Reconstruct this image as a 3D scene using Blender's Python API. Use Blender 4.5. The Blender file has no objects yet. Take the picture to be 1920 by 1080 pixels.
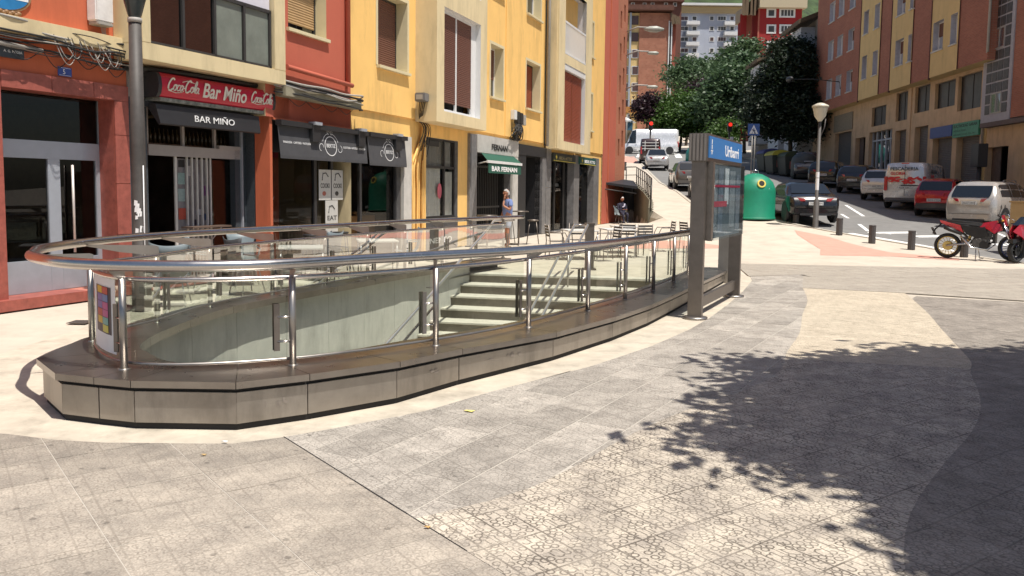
import bpy, bmesh, math, random
import numpy as np
from mathutils import Vector, Matrix
from mathutils.geometry import delaunay_2d_cdt
random.seed(7); np.random.seed(7)
scn = bpy.context.scene
COL = scn.collection
R_ = math.radians

# ---------------------------------------------------------------- camera, sky, sun
cam_d = bpy.data.cameras.new('camera'); cam = bpy.data.objects.new('camera', cam_d); COL.objects.link(cam)
F_PX, CY, HZ = 1550.0, 483.0, 353.0
pit = math.atan((CY - HZ) / F_PX); rol = 0.012
fw = Vector((0, math.cos(pit), -math.sin(pit))); u0 = Vector((0, math.sin(pit), math.cos(pit))); r0 = Vector((1, 0, 0))
rr = r0 * math.cos(rol) + u0 * math.sin(rol); uu = -r0 * math.sin(rol) + u0 * math.cos(rol)
M = Matrix((rr, uu, -fw)).transposed().to_4x4(); M.translation = Vector((0, 0, 1.75))
cam.matrix_world = M
cam_d.sensor_width = 36; cam_d.lens = F_PX / 1920 * 36; cam_d.shift_y = -(540 - CY) / 1920
cam_d.clip_start = 0.1; cam_d.clip_end = 1500
scn.camera = cam
scn.render.resolution_x = 1024; scn.render.resolution_y = 576

SUN_EL, SUN_AZ = R_(69.0), R_(135.5)      # azimuth clockwise from +Y
sd = Vector((math.sin(SUN_AZ) * math.cos(SUN_EL), math.cos(SUN_AZ) * math.cos(SUN_EL), math.sin(SUN_EL)))
w = bpy.data.worlds.new('World'); scn.world = w; w.use_nodes = True
nt = w.node_tree; bg = nt.nodes['Background']
sky = nt.nodes.new('ShaderNodeTexSky'); sky.sky_type = 'NISHITA'; sky.sun_disc = False
sky.sun_elevation = SUN_EL; sky.sun_rotation = SUN_AZ; sky.air_density = 1.0; sky.dust_density = 1.5
nt.links.new(sky.outputs[0], bg.inputs[0]); bg.inputs[1].default_value = 0.082
sl = bpy.data.lights.new('sun', 'SUN'); sl.energy = 4.9; sl.angle = R_(0.5); sl.color = (1.0, 0.94, 0.855)
so = bpy.data.objects.new('sun', sl); COL.objects.link(so); so.rotation_euler = sd.to_track_quat('Z', 'Y').to_euler()
so.location = (0, 0, 30)
scn.view_settings.view_transform = 'Standard'; scn.view_settings.look = 'None'
scn.view_settings.exposure = 0.33; scn.view_settings.gamma = 1.0; scn.view_settings.use_curve_mapping = False

# ---------------------------------------------------------------- materials
def L(c): return tuple((v / 255 / 12.92) if v / 255 <= .04045 else ((v / 255 + .055) / 1.055) ** 2.4 for v in c)
def S(r, g, b, k=0.72): return tuple(min(.9, v * k) for v in L((r, g, b))) + (1,)
MATS = {}
def mat(name, col, rough=.6, metal=0., var=.12, scale=6., bump=0., bscale=40., spec=.5, stain=0., coat=0., tone=False):
    if name in MATS: return MATS[name]
    m = bpy.data.materials.new(name); m.use_nodes = True; n = m.node_tree; p = n.nodes['Principled BSDF']
    p.inputs['Roughness'].default_value = rough; p.inputs['Metallic'].default_value = metal
    p.inputs['Specular IOR Level'].default_value = spec; p.inputs['Coat Weight'].default_value = coat
    geo = n.nodes.new('ShaderNodeNewGeometry')
    if var > 0:
        t = n.nodes.new('ShaderNodeTexNoise'); t.inputs['Scale'].default_value = scale; t.inputs['Detail'].default_value = 6; t.inputs['Roughness'].default_value = .65
        n.links.new(geo.outputs['Position'], t.inputs['Vector'])
        r = n.nodes.new('ShaderNodeMapRange'); r.inputs[1].default_value = .3; r.inputs[2].default_value = .7
        r.inputs[3].default_value = 1 - var; r.inputs[4].default_value = 1 + var
        n.links.new(t.outputs[0], r.inputs[0])
        mx = n.nodes.new('ShaderNodeVectorMath'); mx.operation = 'SCALE'; mx.inputs[0].default_value = col[:3]
        n.links.new(r.outputs[0], mx.inputs['Scale'])
        out = mx.outputs[0]
        if stain > 0:
            t2 = n.nodes.new('ShaderNodeTexNoise'); t2.inputs['Scale'].default_value = 1.3; t2.inputs['Detail'].default_value = 8; t2.inputs['Roughness'].default_value = .7
            mp = n.nodes.new('ShaderNodeMapping'); mp.inputs['Scale'].default_value = (1.5, 1.5, .35)
            n.links.new(geo.outputs['Position'], mp.inputs[0]); n.links.new(mp.outputs[0], t2.inputs['Vector'])
            r2 = n.nodes.new('ShaderNodeMapRange'); r2.inputs[1].default_value = .5; r2.inputs[2].default_value = .68; r2.inputs[3].default_value = 1; r2.inputs[4].default_value = 1 - stain
            n.links.new(t2.outputs[0], r2.inputs[0])
            m2 = n.nodes.new('ShaderNodeVectorMath'); m2.operation = 'SCALE'; n.links.new(out, m2.inputs[0]); n.links.new(r2.outputs[0], m2.inputs['Scale']); out = m2.outputs[0]
        if tone:
            at = n.nodes.new('ShaderNodeAttribute'); at.attribute_name = 'tone'
            m3 = n.nodes.new('ShaderNodeVectorMath'); m3.operation = 'SCALE'; n.links.new(out, m3.inputs[0]); n.links.new(at.outputs['Fac'], m3.inputs['Scale']); out = m3.outputs[0]
        n.links.new(out, p.inputs['Base Color'])
        if metal > .3:
            r3 = n.nodes.new('ShaderNodeMapRange'); r3.inputs[3].default_value = rough * .75; r3.inputs[4].default_value = rough * 1.35
            n.links.new(t.outputs[0], r3.inputs[0]); n.links.new(r3.outputs[0], p.inputs['Roughness'])
    else: p.inputs['Base Color'].default_value = col
    if bump > 0:
        b = n.nodes.new('ShaderNodeBump'); b.inputs['Strength'].default_value = bump; b.inputs['Distance'].default_value = .01
        t = n.nodes.new('ShaderNodeTexNoise'); t.inputs['Scale'].default_value = bscale; t.inputs['Detail'].default_value = 5
        n.links.new(geo.outputs['Position'], t.inputs['Vector']); n.links.new(t.outputs[0], b.inputs['Height']); n.links.new(b.outputs[0], p.inputs['Normal'])
    MATS[name] = m; return m
def glassmat(name, tint, refl=1.0, base=.05, rough=.0, fk=1.0):
    if name in MATS: return MATS[name]
    m = bpy.data.materials.new(name); m.use_nodes = True; n = m.node_tree; n.nodes.clear()
    o = n.nodes.new('ShaderNodeOutputMaterial'); tr = n.nodes.new('ShaderNodeBsdfTransparent'); tr.inputs[0].default_value = tint + (1,)
    g = n.nodes.new('ShaderNodeBsdfGlossy'); g.inputs['Roughness'].default_value = rough; g.inputs[0].default_value = (refl, refl, refl, 1)
    fr = n.nodes.new('ShaderNodeFresnel'); fr.inputs[0].default_value = 1.5
    ad = n.nodes.new('ShaderNodeMath'); ad.operation = 'ADD'; ad.inputs[1].default_value = base; ad.use_clamp = True
    ml = n.nodes.new('ShaderNodeMath'); ml.operation = 'MULTIPLY'; ml.inputs[1].default_value = fk; n.links.new(fr.outputs[0], ml.inputs[0])
    mx = n.nodes.new('ShaderNodeMixShader'); n.links.new(ml.outputs[0], ad.inputs[0]); n.links.new(ad.outputs[0], mx.inputs[0])
    n.links.new(tr.outputs[0], mx.inputs[1]); n.links.new(g.outputs[0], mx.inputs[2]); n.links.new(mx.outputs[0], o.inputs[0])
    MATS[name] = m; return m
def brickmat(name, c1, c2, mortar, scale=4., ax='s', ang=0., bw=.25, bh=.075):
    m = bpy.data.materials.new(name); m.use_nodes = True; n = m.node_tree; p = n.nodes['Principled BSDF']; p.inputs['Roughness'].default_value = .85
    geo = n.nodes.new('ShaderNodeNewGeometry'); sp = n.nodes.new('ShaderNodeSeparateXYZ'); n.links.new(geo.outputs['Position'], sp.inputs[0])
    ad = n.nodes.new('ShaderNodeMath'); ad.operation = 'ADD'; n.links.new(sp.outputs[0], ad.inputs[0]); n.links.new(sp.outputs[1], ad.inputs[1])
    cb = n.nodes.new('ShaderNodeCombineXYZ'); n.links.new(ad.outputs[0], cb.inputs[0]); n.links.new(sp.outputs[2], cb.inputs[1])
    b = n.nodes.new('ShaderNodeTexBrick'); b.inputs['Scale'].default_value = 1; b.inputs['Brick Width'].default_value = bw; b.inputs['Row Height'].default_value = bh
    b.inputs['Mortar Size'].default_value = .008; b.inputs['Color1'].default_value = c1; b.inputs['Color2'].default_value = c2; b.inputs['Mortar'].default_value = mortar
    n.links.new(cb.outputs[0], b.inputs['Vector'])
    t = n.nodes.new('ShaderNodeTexNoise'); t.inputs['Scale'].default_value = .8; t.inputs['Detail'].default_value = 5; n.links.new(geo.outputs['Position'], t.inputs['Vector'])
    r = n.nodes.new('ShaderNodeMapRange'); r.inputs[3].default_value = .75; r.inputs[4].default_value = 1.25; n.links.new(t.outputs[0], r.inputs[0])
    mx = n.nodes.new('ShaderNodeVectorMath'); mx.operation = 'SCALE'; n.links.new(b.outputs[0], mx.inputs[0]); n.links.new(r.outputs[0], mx.inputs['Scale'])
    n.links.new(mx.outputs[0], p.inputs['Base Color']); MATS[name] = m; return m
def tilemat(name, ca, cb_, line, ang, cell, vs=17., rnd=.55, lw=.06, linefac=.75, bump=.5, ring=0.):
    """patterned hydraulic tile: dark grooves round pebble-like cells, blotches of lighter wear"""
    m = bpy.data.materials.new(name); m.use_nodes = True; n = m.node_tree; p = n.nodes['Principled BSDF']; p.inputs['Roughness'].default_value = .8
    k = n.links.new
    geo = n.nodes.new('ShaderNodeNewGeometry')
    v = n.nodes.new('ShaderNodeTexVoronoi'); v.feature = 'DISTANCE_TO_EDGE'; v.inputs['Scale'].default_value = vs; v.inputs['Randomness'].default_value = rnd
    rot = n.nodes.new('ShaderNodeMapping'); rot.inputs['Rotation'].default_value = (0, 0, ang); k(geo.outputs['Position'], rot.inputs[0]); k(rot.outputs[0], v.inputs['Vector'])
    r = n.nodes.new('ShaderNodeMapRange'); r.inputs[1].default_value = lw * .45; r.inputs[2].default_value = lw * 1.4; k(v.outputs[0], r.inputs[0])
    if ring > 0:
        # pressed tile: winding chains of small rings, straight ribs between them
        rt_ = n.nodes.new('ShaderNodeMapping'); rt_.inputs['Rotation'].default_value = (0, 0, R_(54.5)); rt_.inputs['Scale'].default_value = (1 / .36,) * 3; k(geo.outputs['Position'], rt_.inputs[0])
        sx_ = n.nodes.new('ShaderNodeSeparateXYZ'); k(rt_.outputs[0], sx_.inputs[0])
        def mth(op, x, y=None, z=None):
            q = n.nodes.new('ShaderNodeMath'); q.operation = op
            for i_, v_ in enumerate((x, y, z)):
                if v_ is None: continue
                if isinstance(v_, (int, float)): q.inputs[i_].default_value = v_
                else: k(v_, q.inputs[i_])
            return q.outputs[0]
        def ramp(x, lo, hi):
            q = n.nodes.new('ShaderNodeMapRange'); q.inputs[1].default_value = lo; q.inputs[2].default_value = hi; k(x, q.inputs[0]); return q.outputs[0]
        v2 = n.nodes.new('ShaderNodeTexVoronoi'); v2.feature = 'F1'; v2.voronoi_dimensions = '2D'; v2.inputs['Scale'].default_value = 7.; v2.inputs['Randomness'].default_value = .42; k(rt_.outputs[0], v2.inputs['Vector'])
        s3 = ramp(mth('ABSOLUTE', mth('SUBTRACT', v2.outputs['Distance'], .37)), .04, .11)
        U, V_ = sx_.outputs[0], sx_.outputs[1]
        wob = mth('ADD', U, mth('MULTIPLY', mth('SINE', mth('MULTIPLY', V_, 2 * math.pi)), .17))
        band = ramp(mth('ABSOLUTE', mth('SUBTRACT', mth('PINGPONG', wob, .5), .25)), .17, .19)      # 0 inside a chain
        rings_ = mth('MAXIMUM', s3, band)
        last = rings_
        for e_ in (mth('PINGPONG', U, .5), mth('PINGPONG', V_, .5), mth('PINGPONG', mth('ADD', V_, .5), .5)):
            last = mth('MINIMUM', last, ramp(e_, .008, .022))
        dg = ramp(mth('PINGPONG', mth('MULTIPLY', V_, 6.), .5), .04, .09)
        last = mth('MINIMUM', last, mth('MAXIMUM', dg, mth('SUBTRACT', 1., band)))
        class _o: outputs = [last]
        r = _o
    t = n.nodes.new('ShaderNodeTexNoise'); t.inputs['Scale'].default_value = 3.2; t.inputs['Detail'].default_value = 9; t.inputs['Roughness'].default_value = .74; k(geo.outputs['Position'], t.inputs['Vector'])
    rt = n.nodes.new('ShaderNodeMapRange'); rt.inputs[1].default_value = .38; rt.inputs[2].default_value = .64; k(t.outputs[0], rt.inputs[0])
    mixc = n.nodes.new('ShaderNodeMix'); mixc.data_type = 'RGBA'; mixc.inputs[6].default_value = cb_; mixc.inputs[7].default_value = ca; k(rt.outputs[0], mixc.inputs[0])
    t3 = n.nodes.new('ShaderNodeTexNoise'); t3.inputs['Scale'].default_value = 90; t3.inputs['Detail'].default_value = 3; k(geo.outputs['Position'], t3.inputs['Vector'])
    r3 = n.nodes.new('ShaderNodeMapRange'); r3.inputs[1].default_value = .3; r3.inputs[2].default_value = .7; r3.inputs[3].default_value = .74; r3.inputs[4].default_value = 1.2; k(t3.outputs[0], r3.inputs[0])
    sc = n.nodes.new('ShaderNodeVectorMath'); sc.operation = 'SCALE'; k(mixc.outputs[2], sc.inputs[0]); k(r3.outputs[0], sc.inputs['Scale'])
    at = n.nodes.new('ShaderNodeAttribute'); at.attribute_name = 'tone'
    sc2 = n.nodes.new('ShaderNodeVectorMath'); sc2.operation = 'SCALE'; k(sc.outputs[0], sc2.inputs[0]); k(at.outputs['Fac'], sc2.inputs['Scale'])
    # old chewing gum and drops
    vg = n.nodes.new('ShaderNodeTexVoronoi'); vg.inputs['Scale'].default_value = 2.3; vg.voronoi_dimensions = '2D'; k(geo.outputs['Position'], vg.inputs['Vector'])
    rg_ = n.nodes.new('ShaderNodeMapRange'); rg_.inputs[1].default_value = .028; rg_.inputs[2].default_value = .045; rg_.inputs[3].default_value = .62; rg_.inputs[4].default_value = 1.; k(vg.outputs['Distance'], rg_.inputs[0])
    sc3 = n.nodes.new('ShaderNodeVectorMath'); sc3.operation = 'SCALE'; k(sc2.outputs[0], sc3.inputs[0]); k(rg_.outputs[0], sc3.inputs['Scale']); sc2 = sc3
    # groove strength worn away in patches
    t4 = n.nodes.new('ShaderNodeTexNoise'); t4.inputs['Scale'].default_value = 3.7; t4.inputs['Detail'].default_value = 4; k(geo.outputs['Position'], t4.inputs['Vector'])
    r4 = n.nodes.new('ShaderNodeMapRange'); r4.inputs[1].default_value = .36; r4.inputs[2].default_value = .62; r4.inputs[3].default_value = linefac * .45; r4.inputs[4].default_value = linefac; k(t4.outputs[0], r4.inputs[0])
    inv = n.nodes.new('ShaderNodeMath'); inv.operation = 'SUBTRACT'; inv.inputs[0].default_value = 1; k(r.outputs[0], inv.inputs[1])
    ml = n.nodes.new('ShaderNodeMath'); ml.operation = 'MULTIPLY'; k(inv.outputs[0], ml.inputs[0]); k(r4.outputs[0], ml.inputs[1])
    mx = n.nodes.new('ShaderNodeMix'); mx.data_type = 'RGBA'; k(ml.outputs[0], mx.inputs[0]); k(sc2.outputs[0], mx.inputs[6]); mx.inputs[7].default_value = line
    k(mx.outputs[2], p.inputs['Base Color'])
    b = n.nodes.new('ShaderNodeBump'); b.inputs['Strength'].default_value = bump; b.inputs['Distance'].default_value = .006; k(r.outputs[0], b.inputs['Height']); k(b.outputs[0], p.inputs['Normal'])
    MATS[name] = m; return m

# ---------------------------------------------------------------- mesh helpers
def nobj(name, me, parent=None, base=None):
    o = bpy.data.objects.new(name, me); COL.objects.link(o)
    if parent is not None: o.parent = parent
    return o
def base_of(o):
    return Vector(o['_b']) if o is not None and '_b' in o.keys() else Vector((0, 0, 0))
BASES = {}
def thing(name, label, cat, loc=(0, 0, 0), group=None):
    o = bpy.data.objects.new(name, None); COL.objects.link(o); o.location = loc; o.empty_display_size = .2
    o['label'] = label; o['category'] = cat
    if group: o['group'] = group
    BASES[o.name] = Vector(loc); return o
def tag(o, label=None, cat=None, group=None, kind=None):
    for k, v in (('label', label), ('category', cat), ('group', group), ('kind', kind)):
        if v: o[k] = v
    return o
class Fr:
    """facade frame: origin, direction along wall, outward normal"""
    def __init__(s, o, ang, side=1):
        a = R_(ang); s.o = Vector(o); s.d = Vector((math.sin(a), math.cos(a), 0)); s.n = Vector((math.cos(a), -math.sin(a), 0)) * side
    def p(s, a, n, z): return s.o + s.d * a + s.n * n + Vector((0, 0, z))
class MB:
    def __init__(s): s.v = []; s.f = []; s.m = []; s.sm = []
    def add(s, vs, fs, mi=0, smooth=False):
        b = len(s.v); s.v += [tuple(v) for v in vs]; s.f += [tuple(b + i for i in f) for f in fs]; s.m += [mi] * len(fs); s.sm += [smooth] * len(fs); return s
    def hexa(s, c, mi=0):
        return s.add(c, [(0, 3, 2, 1), (4, 5, 6, 7), (0, 1, 5, 4), (1, 2, 6, 5), (2, 3, 7, 6), (3, 0, 4, 7)], mi)
    def box(s, x0, x1, y0, y1, z0, z1, mi=0):
        return s.hexa([(x0, y0, z0), (x1, y0, z0), (x1, y1, z0), (x0, y1, z0), (x0, y0, z1), (x1, y0, z1), (x1, y1, z1), (x0, y1, z1)], mi)
    def fbox(s, F, a0, a1, n0, n1, z0, z1, mi=0):
        return s.hexa([F.p(a0, n0, z0), F.p(a1, n0, z0), F.p(a1, n1, z0), F.p(a0, n1, z0), F.p(a0, n0, z1), F.p(a1, n0, z1), F.p(a1, n1, z1), F.p(a0, n1, z1)], mi)
    def quad(s, a, b, c, d, mi=0): return s.add([a, b, c, d], [(0, 1, 2, 3)], mi)
    def prism(s, poly, z0, z1, mi=0, smooth=False):
        n = len(poly); vs = [(p[0], p[1], z0 if not callable(z0) else z0(p)) for p in poly] + [(p[0], p[1], z1 if not callable(z1) else z1(p)) for p in poly]
        return s.add(vs, [tuple(range(n - 1, -1, -1)), tuple(range(n, 2 * n))] + [(i, (i + 1) % n, n + (i + 1) % n, n + i) for i in range(n)], mi, smooth)
    def tube(s, path, r, n=10, mi=0, closed=False, caps=True, squash=1.):
        P = [Vector(p) for p in path]; m = len(P); rings = []; up = Vector((0, 0, 1)); prev = None
        for i, p in enumerate(P):
            if closed: t = (P[(i + 1) % m] - P[i - 1])
            else: t = P[min(i + 1, m - 1)] - P[max(i - 1, 0)]
            t = t.normalized() if t.length > 1e-9 else Vector((0, 0, 1))
            a = up if abs(t.z) < .9 else Vector((1, 0, 0))
            if prev is not None and abs(t.z) >= .9: a = prev
            x = (a - t * a.dot(t)); x = x.normalized(); y = t.cross(x); prev = x if abs(t.z) < .97 else a
            rad = r[i] if isinstance(r, (list, tuple)) else r
            rings.append([p + x * math.cos(2 * math.pi * k / n) * rad * squash + y * math.sin(2 * math.pi * k / n) * rad for k in range(n)])
        vs = [v for rg in rings for v in rg]; fs = []
        for i in range(m if closed else m - 1):
            j = (i + 1) % m
            for k in range(n): fs.append((i * n + k, i * n + (k + 1) % n, j * n + (k + 1) % n, j * n + k))
        s.add(vs, fs, mi, True)
        if caps and not closed:
            b = len(s.v) - len(vs); s.f += [tuple(b + k for k in range(n - 1, -1, -1)), tuple(b + (m - 1) * n + k for k in range(n))]; s.m += [mi] * 2; s.sm += [False] * 2
        return s
    def lathe(s, prof, c=(0, 0, 0), n=24, mi=0, axis='z', smooth=True, caps=True):
        vs = []
        for r, h in prof:
            for k in range(n):
                a = 2 * math.pi * k / n; q = (r * math.cos(a), r * math.sin(a), h)
                if axis == 'x': q = (q[2], q[0], q[1])
                elif axis == 'y': q = (q[0], q[2], q[1])
                vs.append((c[0] + q[0], c[1] + q[1], c[2] + q[2]))
        fs = [(i * n + k, i * n + (k + 1) % n, (i + 1) * n + (k + 1) % n, (i + 1) * n + k) for i in range(len(prof) - 1) for k in range(n)]
        s.add(vs, fs, mi, smooth)
        if caps:
            b = len(s.v) - len(vs); s.f += [tuple(b + k for k in range(n)), tuple(b + (len(prof) - 1) * n + k for k in range(n))]; s.m += [mi] * 2; s.sm += [False] * 2
        return s
    def build(s, name, mats, parent=None, bevel=0., recalc=True, tone=None, base=None, subsurf=0):
        b = base if base is not None else (BASES.get(parent.name, Vector((0, 0, 0))) if parent is not None else Vector((0, 0, 0)))
        me = bpy.data.meshes.new(name)
        me.from_pydata([(v[0] - b[0], v[1] - b[1], v[2] - b[2]) for v in s.v], [], s.f)
        for m in (mats if isinstance(mats, (list, tuple)) else [mats]): me.materials.append(m)
        me.polygons.foreach_set('material_index', s.m); me.polygons.foreach_set('use_smooth', s.sm)
        if recalc:
            bm = bmesh.new(); bm.from_mesh(me); bmesh.ops.recalc_face_normals(bm, faces=bm.faces)
            if bevel > 0:
                bmesh.ops.bevel(bm, geom=[e for e in bm.edges if len(e.link_faces) == 2 and e.calc_face_angle(0) > .5], offset=bevel, segments=2, affect='EDGES', clamp_overlap=True)
            bm.to_mesh(me); bm.free()
        if tone is not None:
            at = me.attributes.new('tone', 'FLOAT', 'FACE'); at.data.foreach_set('value', tone if isinstance(tone, (list, np.ndarray)) else [tone] * len(me.polygons))
        me.update()
        o = nobj(name, me, parent)
        if parent is not None: BASES[o.name] = b
        if subsurf:
            md = o.modifiers.new('smooth', 'SUBSURF'); md.levels = subsurf; md.render_levels = subsurf
        return o
def wallmesh(F, a0, a1, z0, z1, holes, n=0., depth=.3, mi=0, mr=1, mb=None):
    """front face with openings and their reveals; hole = (a0,a1,z0,z1[,depth])"""
    mb = mb or MB()
    xs = sorted({a0, a1} | {h[0] for h in holes} | {h[1] for h in holes}); xs = [x for x in xs if a0 <= x <= a1]
    zs = sorted({z0, z1} | {h[2] for h in holes} | {h[3] for h in holes}); zs = [z for z in zs if z0 <= z <= z1]
    for i in range(len(xs) - 1):
        for j in range(len(zs) - 1):
            cx, cz = (xs[i] + xs[i + 1]) / 2, (zs[j] + zs[j + 1]) / 2
            if any(h[0] < cx < h[1] and h[2] < cz < h[3] for h in holes): continue
            mb.quad(F.p(xs[i], n, zs[j]), F.p(xs[i + 1], n, zs[j]), F.p(xs[i + 1], n, zs[j + 1]), F.p(xs[i], n, zs[j + 1]), mi)
    for h in holes:
        d = h[4] if len(h) > 4 else depth
        a, b, c, e = max(h[0], a0), min(h[1], a1), max(h[2], z0), min(h[3], z1)
        q = [(a, c), (b, c), (b, e), (a, e)]
        for k in range(4):
            p1, p2 = q[k], q[(k + 1) % 4]
            mb.quad(F.p(p1[0], n, p1[1]), F.p(p2[0], n, p2[1]), F.p(p2[0], n - d, p2[1]), F.p(p1[0], n - d, p1[1]), mr)
    return mb
def text(body, F, a, n, z, size, m, parent=None, name='lettering', xdir=1, width=None, shear=0., ext=.006, bold=0., slope=0., align='LEFT', base=None, font_off=0.):
    cu = bpy.data.curves.new('t', 'FONT'); cu.body = body; cu.size = size; cu.extrude = ext; cu.shear = shear; cu.align_x = align; cu.offset = bold; cu.resolution_u = 3
    to = bpy.data.objects.new('t', cu); COL.objects.link(to); bpy.context.view_layer.update()
    me = bpy.data.meshes.new_from_object(to.evaluated_get(bpy.context.evaluated_depsgraph_get())); bpy.data.objects.remove(to); bpy.data.curves.remove(cu)
    me.name = name
    co = np.array([v.co[:] for v in me.vertices]); k = 1.
    if width and len(co): k = width / max(1e-6, co[:, 0].max() - co[:, 0].min())
    b = base if base is not None else (BASES.get(parent.name, Vector((0, 0, 0))) if parent is not None else Vector((0, 0, 0)))
    for v in me.vertices:
        x, y, q = v.co; x *= k
        v.co = F.p(a + xdir * x, n + q, z + y + slope * x) - b
    me.materials.clear(); me.materials.append(m)
    o = nobj(name, me, parent)
    if parent is not None: BASES[o.name] = b
    return o
def copy_tree(o, parent=None, loc=None, rz=None, label=None, group=None):
    c = o.copy(); COL.objects.link(c)
    if parent is not None: c.parent = parent
    if loc is not None: c.location = loc
    if rz is not None: c.rotation_euler = (0, 0, rz)
    if label: c['label'] = label
    if group: c['group'] = group
    for ch in [x for x in o.children]: copy_tree(ch, c)
    return c
def lerp(a, b, t): return a + (b - a) * t
def sst(a, b, x):
    t = min(1, max(0, (x - a) / (b - a))); return t * t * (3 - 2 * t)
XW = ([34.5, 38, 42, 47], [5.8, 6.4, 6.75, 7.0])
def hgt(x, y):
    s = y - 22.
    if s <= 0: return 0.
    b = .085 * (s - 2) if s > 4 else .085 * s * s / 8
    dn = .944 * x - .329 * y + 9.5
    S1 = sst(1.5, 3.5, dn)
    if y > 30:
        t = sst(30, 35, y); xw = float(np.interp(y, *XW)); S1 = (1 - t) * S1 + t * sst(xw - .12, xw - .02, x)
    if y > 46: S1 = max(S1, sst(46.8, 46.95, y))
    return b * S1
def smoothline(pts, n=6, closed=False):
    """Catmull-Rom"""
    P = [Vector(p) for p in pts]; m = len(P); out = []
    rng = range(m) if closed else range(m - 1)
    for i in rng:
        g = (lambda k: P[k % m]) if closed else (lambda k: P[min(max(k, 0), m - 1)])
        p0, p1, p2, p3 = g(i - 1), g(i), g(i + 1), g(i + 2)
        for j in range(n):
            t = j / n
            out.append(.5 * ((2 * p1) + (p2 - p0) * t + (2 * p0 - 5 * p1 + 4 * p2 - p3) * t * t + (3 * p1 - p0 - 3 * p2 + p3) * t ** 3))
    if not closed: out.append(P[-1])
    return out
# ---------------------------------------------------------------- palette
m_apron = mat('apron_concrete', S(216, 205, 186), .85, var=.17, scale=3, bump=.15, stain=.3)
m_plaza = mat('plaza_far', S(218, 207, 190), .85, var=.1, scale=1.2, bump=.1, stain=.15)
m_joint = mat('joint_mortar', S(206, 199, 187), .95, var=.1)
m_asph = mat('asphalt', (.19, .187, .18, 1), .9, var=.12, scale=2, bump=.3, bscale=120, stain=.15)
m_white = mat('road_paint', (.75, .75, .73, 1), .7, var=.08, scale=12)
m_pink = mat('pink_paving', S(228, 172, 154), .85, var=.08, scale=3)
m_kerb = mat('kerb_stone', S(205, 198, 184), .85, var=.1, scale=5)
m_steel = mat('brushed_steel', (.36, .335, .31, 1), .36, .92, var=.10, scale=5, bump=.02, bscale=60)
m_steel_p = mat('polished_steel', (.50, .475, .455, 1), .24, 1., var=.05, scale=8)
m_steel_d = mat('dark_steel', (.20, .175, .155, 1), .4, .8, var=.12, scale=8)
m_gap = mat('shadow_gap', (.03, .027, .025, 1), .9, var=0)
m_rubber = mat('black_rubber', (.025, .025, .026, 1), .7, var=.1)
m_wstone = mat('well_stone', S(216, 214, 204), .6, var=.1, scale=3, bump=.05, stain=.28)
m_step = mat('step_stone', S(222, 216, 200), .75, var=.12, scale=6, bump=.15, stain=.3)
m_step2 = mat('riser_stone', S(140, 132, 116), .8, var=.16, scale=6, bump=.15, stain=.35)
g_rail = glassmat('balustrade_glass', (.80, .865, .81), 1., .015, fk=.45)
g_shop = glassmat('shop_glass', (.42, .42, .41), .8, .02, fk=.38)
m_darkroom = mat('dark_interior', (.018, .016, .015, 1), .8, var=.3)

# ---------------------------------------------------------------- the ground
def k_of(y): return float(np.interp(y, [5.8, 6.6, 7.4, 8.2, 10, 12, 15, 17, 19], [1.02, 1.025, 1.045, 1.062, 1.072, 1.08, 1.1, 1.12, 1.13]))
def zk(y, zt): return 1.75 - (1.75 - zt) * k_of(y)      # the entrance sits a little lower towards its far end
near_out = [(-3.75, 6.5), (-3.32, 5.99), (-2.99, 5.88), (-2.69, 5.79), (-1.95, 5.78), (-1.51, 6.07), (-.91, 6.57), (-.45, 7.23), (.44, 8.31), (1.18, 9.45), (1.77, 10.53), (2.25, 11.56), (2.88, 12.99), (3.6, 14.6), (4.35, 16.3)]
far_out = [(-3.92, 7.5), (-3.95, 8.75), (-3.82, 9.9), (-3.45, 11.05), (-3.02, 12.2), (-2.62, 13.25), (-2.22, 14.3), (-1.88, 15.0), (-1.1, 17.0), (-.35, 18.3)]
far_in = [(-3.24, 7.12), (-3.4, 7.92), (-3.42, 8.92), (-3.3, 9.93), (-2.95, 10.96), (-2.56, 11.99), (-2.19, 13.02), (-1.82, 14.05), (-1.5, 14.75), (-.72, 16.85), (.05, 18.2)]
near_in = [(-3.0, 6.75), (-2.75, 6.45), (-2.45, 6.3), (-2.1, 6.33), (-1.8, 6.56), (-1.35, 7.05), (-.93, 7.67), (-.03, 8.78), (.63, 9.86), (1.22, 10.9), (1.72, 11.9), (2.33, 13.25), (3.05, 14.85), (3.7, 16.3)]
def _of(P, d):
    out = []
    for i in range(len(P)):
        a = Vector(P[max(i - 1, 0)]); c = Vector(P[min(i + 1, len(P) - 1)]); t = (c - a).normalized(); out.append((P[i][0] + t.y * d, P[i][1] - t.x * d))
    return out
hole = _of(near_in, .17) + [(-.80, 16.95)] + _of(list(reversed(far_in)), .2)[2:]
def sroot(name, loc=(0, 0, 0)):
    o = bpy.data.objects.new(name, None); COL.objects.link(o); o['kind'] = 'structure'; o.location = loc; BASES[o.name] = Vector(loc); return o
def inpoly(x, y, P):
    c = False; j = len(P) - 1
    for i in range(len(P)):
        if (P[i][1] > y) != (P[j][1] > y) and x < (P[j][0] - P[i][0]) * (y - P[i][1]) / (P[j][1] - P[i][1]) + P[i][0]: c = not c
        j = i
    return c
road_near = [(60, 4), (24, 9.5), (17.5, 14.6), (14.2, 19.2), (13.23, 21.29), (12.75, 25.27), (11.37, 28.24), (11.0, 29.17), (10.14, 31.84), (9.3, 33.0), (8.5, 35.6), (8.3, 38), (8.8, 44), (8.94, 49.99), (10.14, 62.47), (11.15, 72.23), (11.9, 79.89), (11.6, 88), (8, 96), (-10, 108)]
R0 = (18.5, 0.); RA = R_(4.8)
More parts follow.
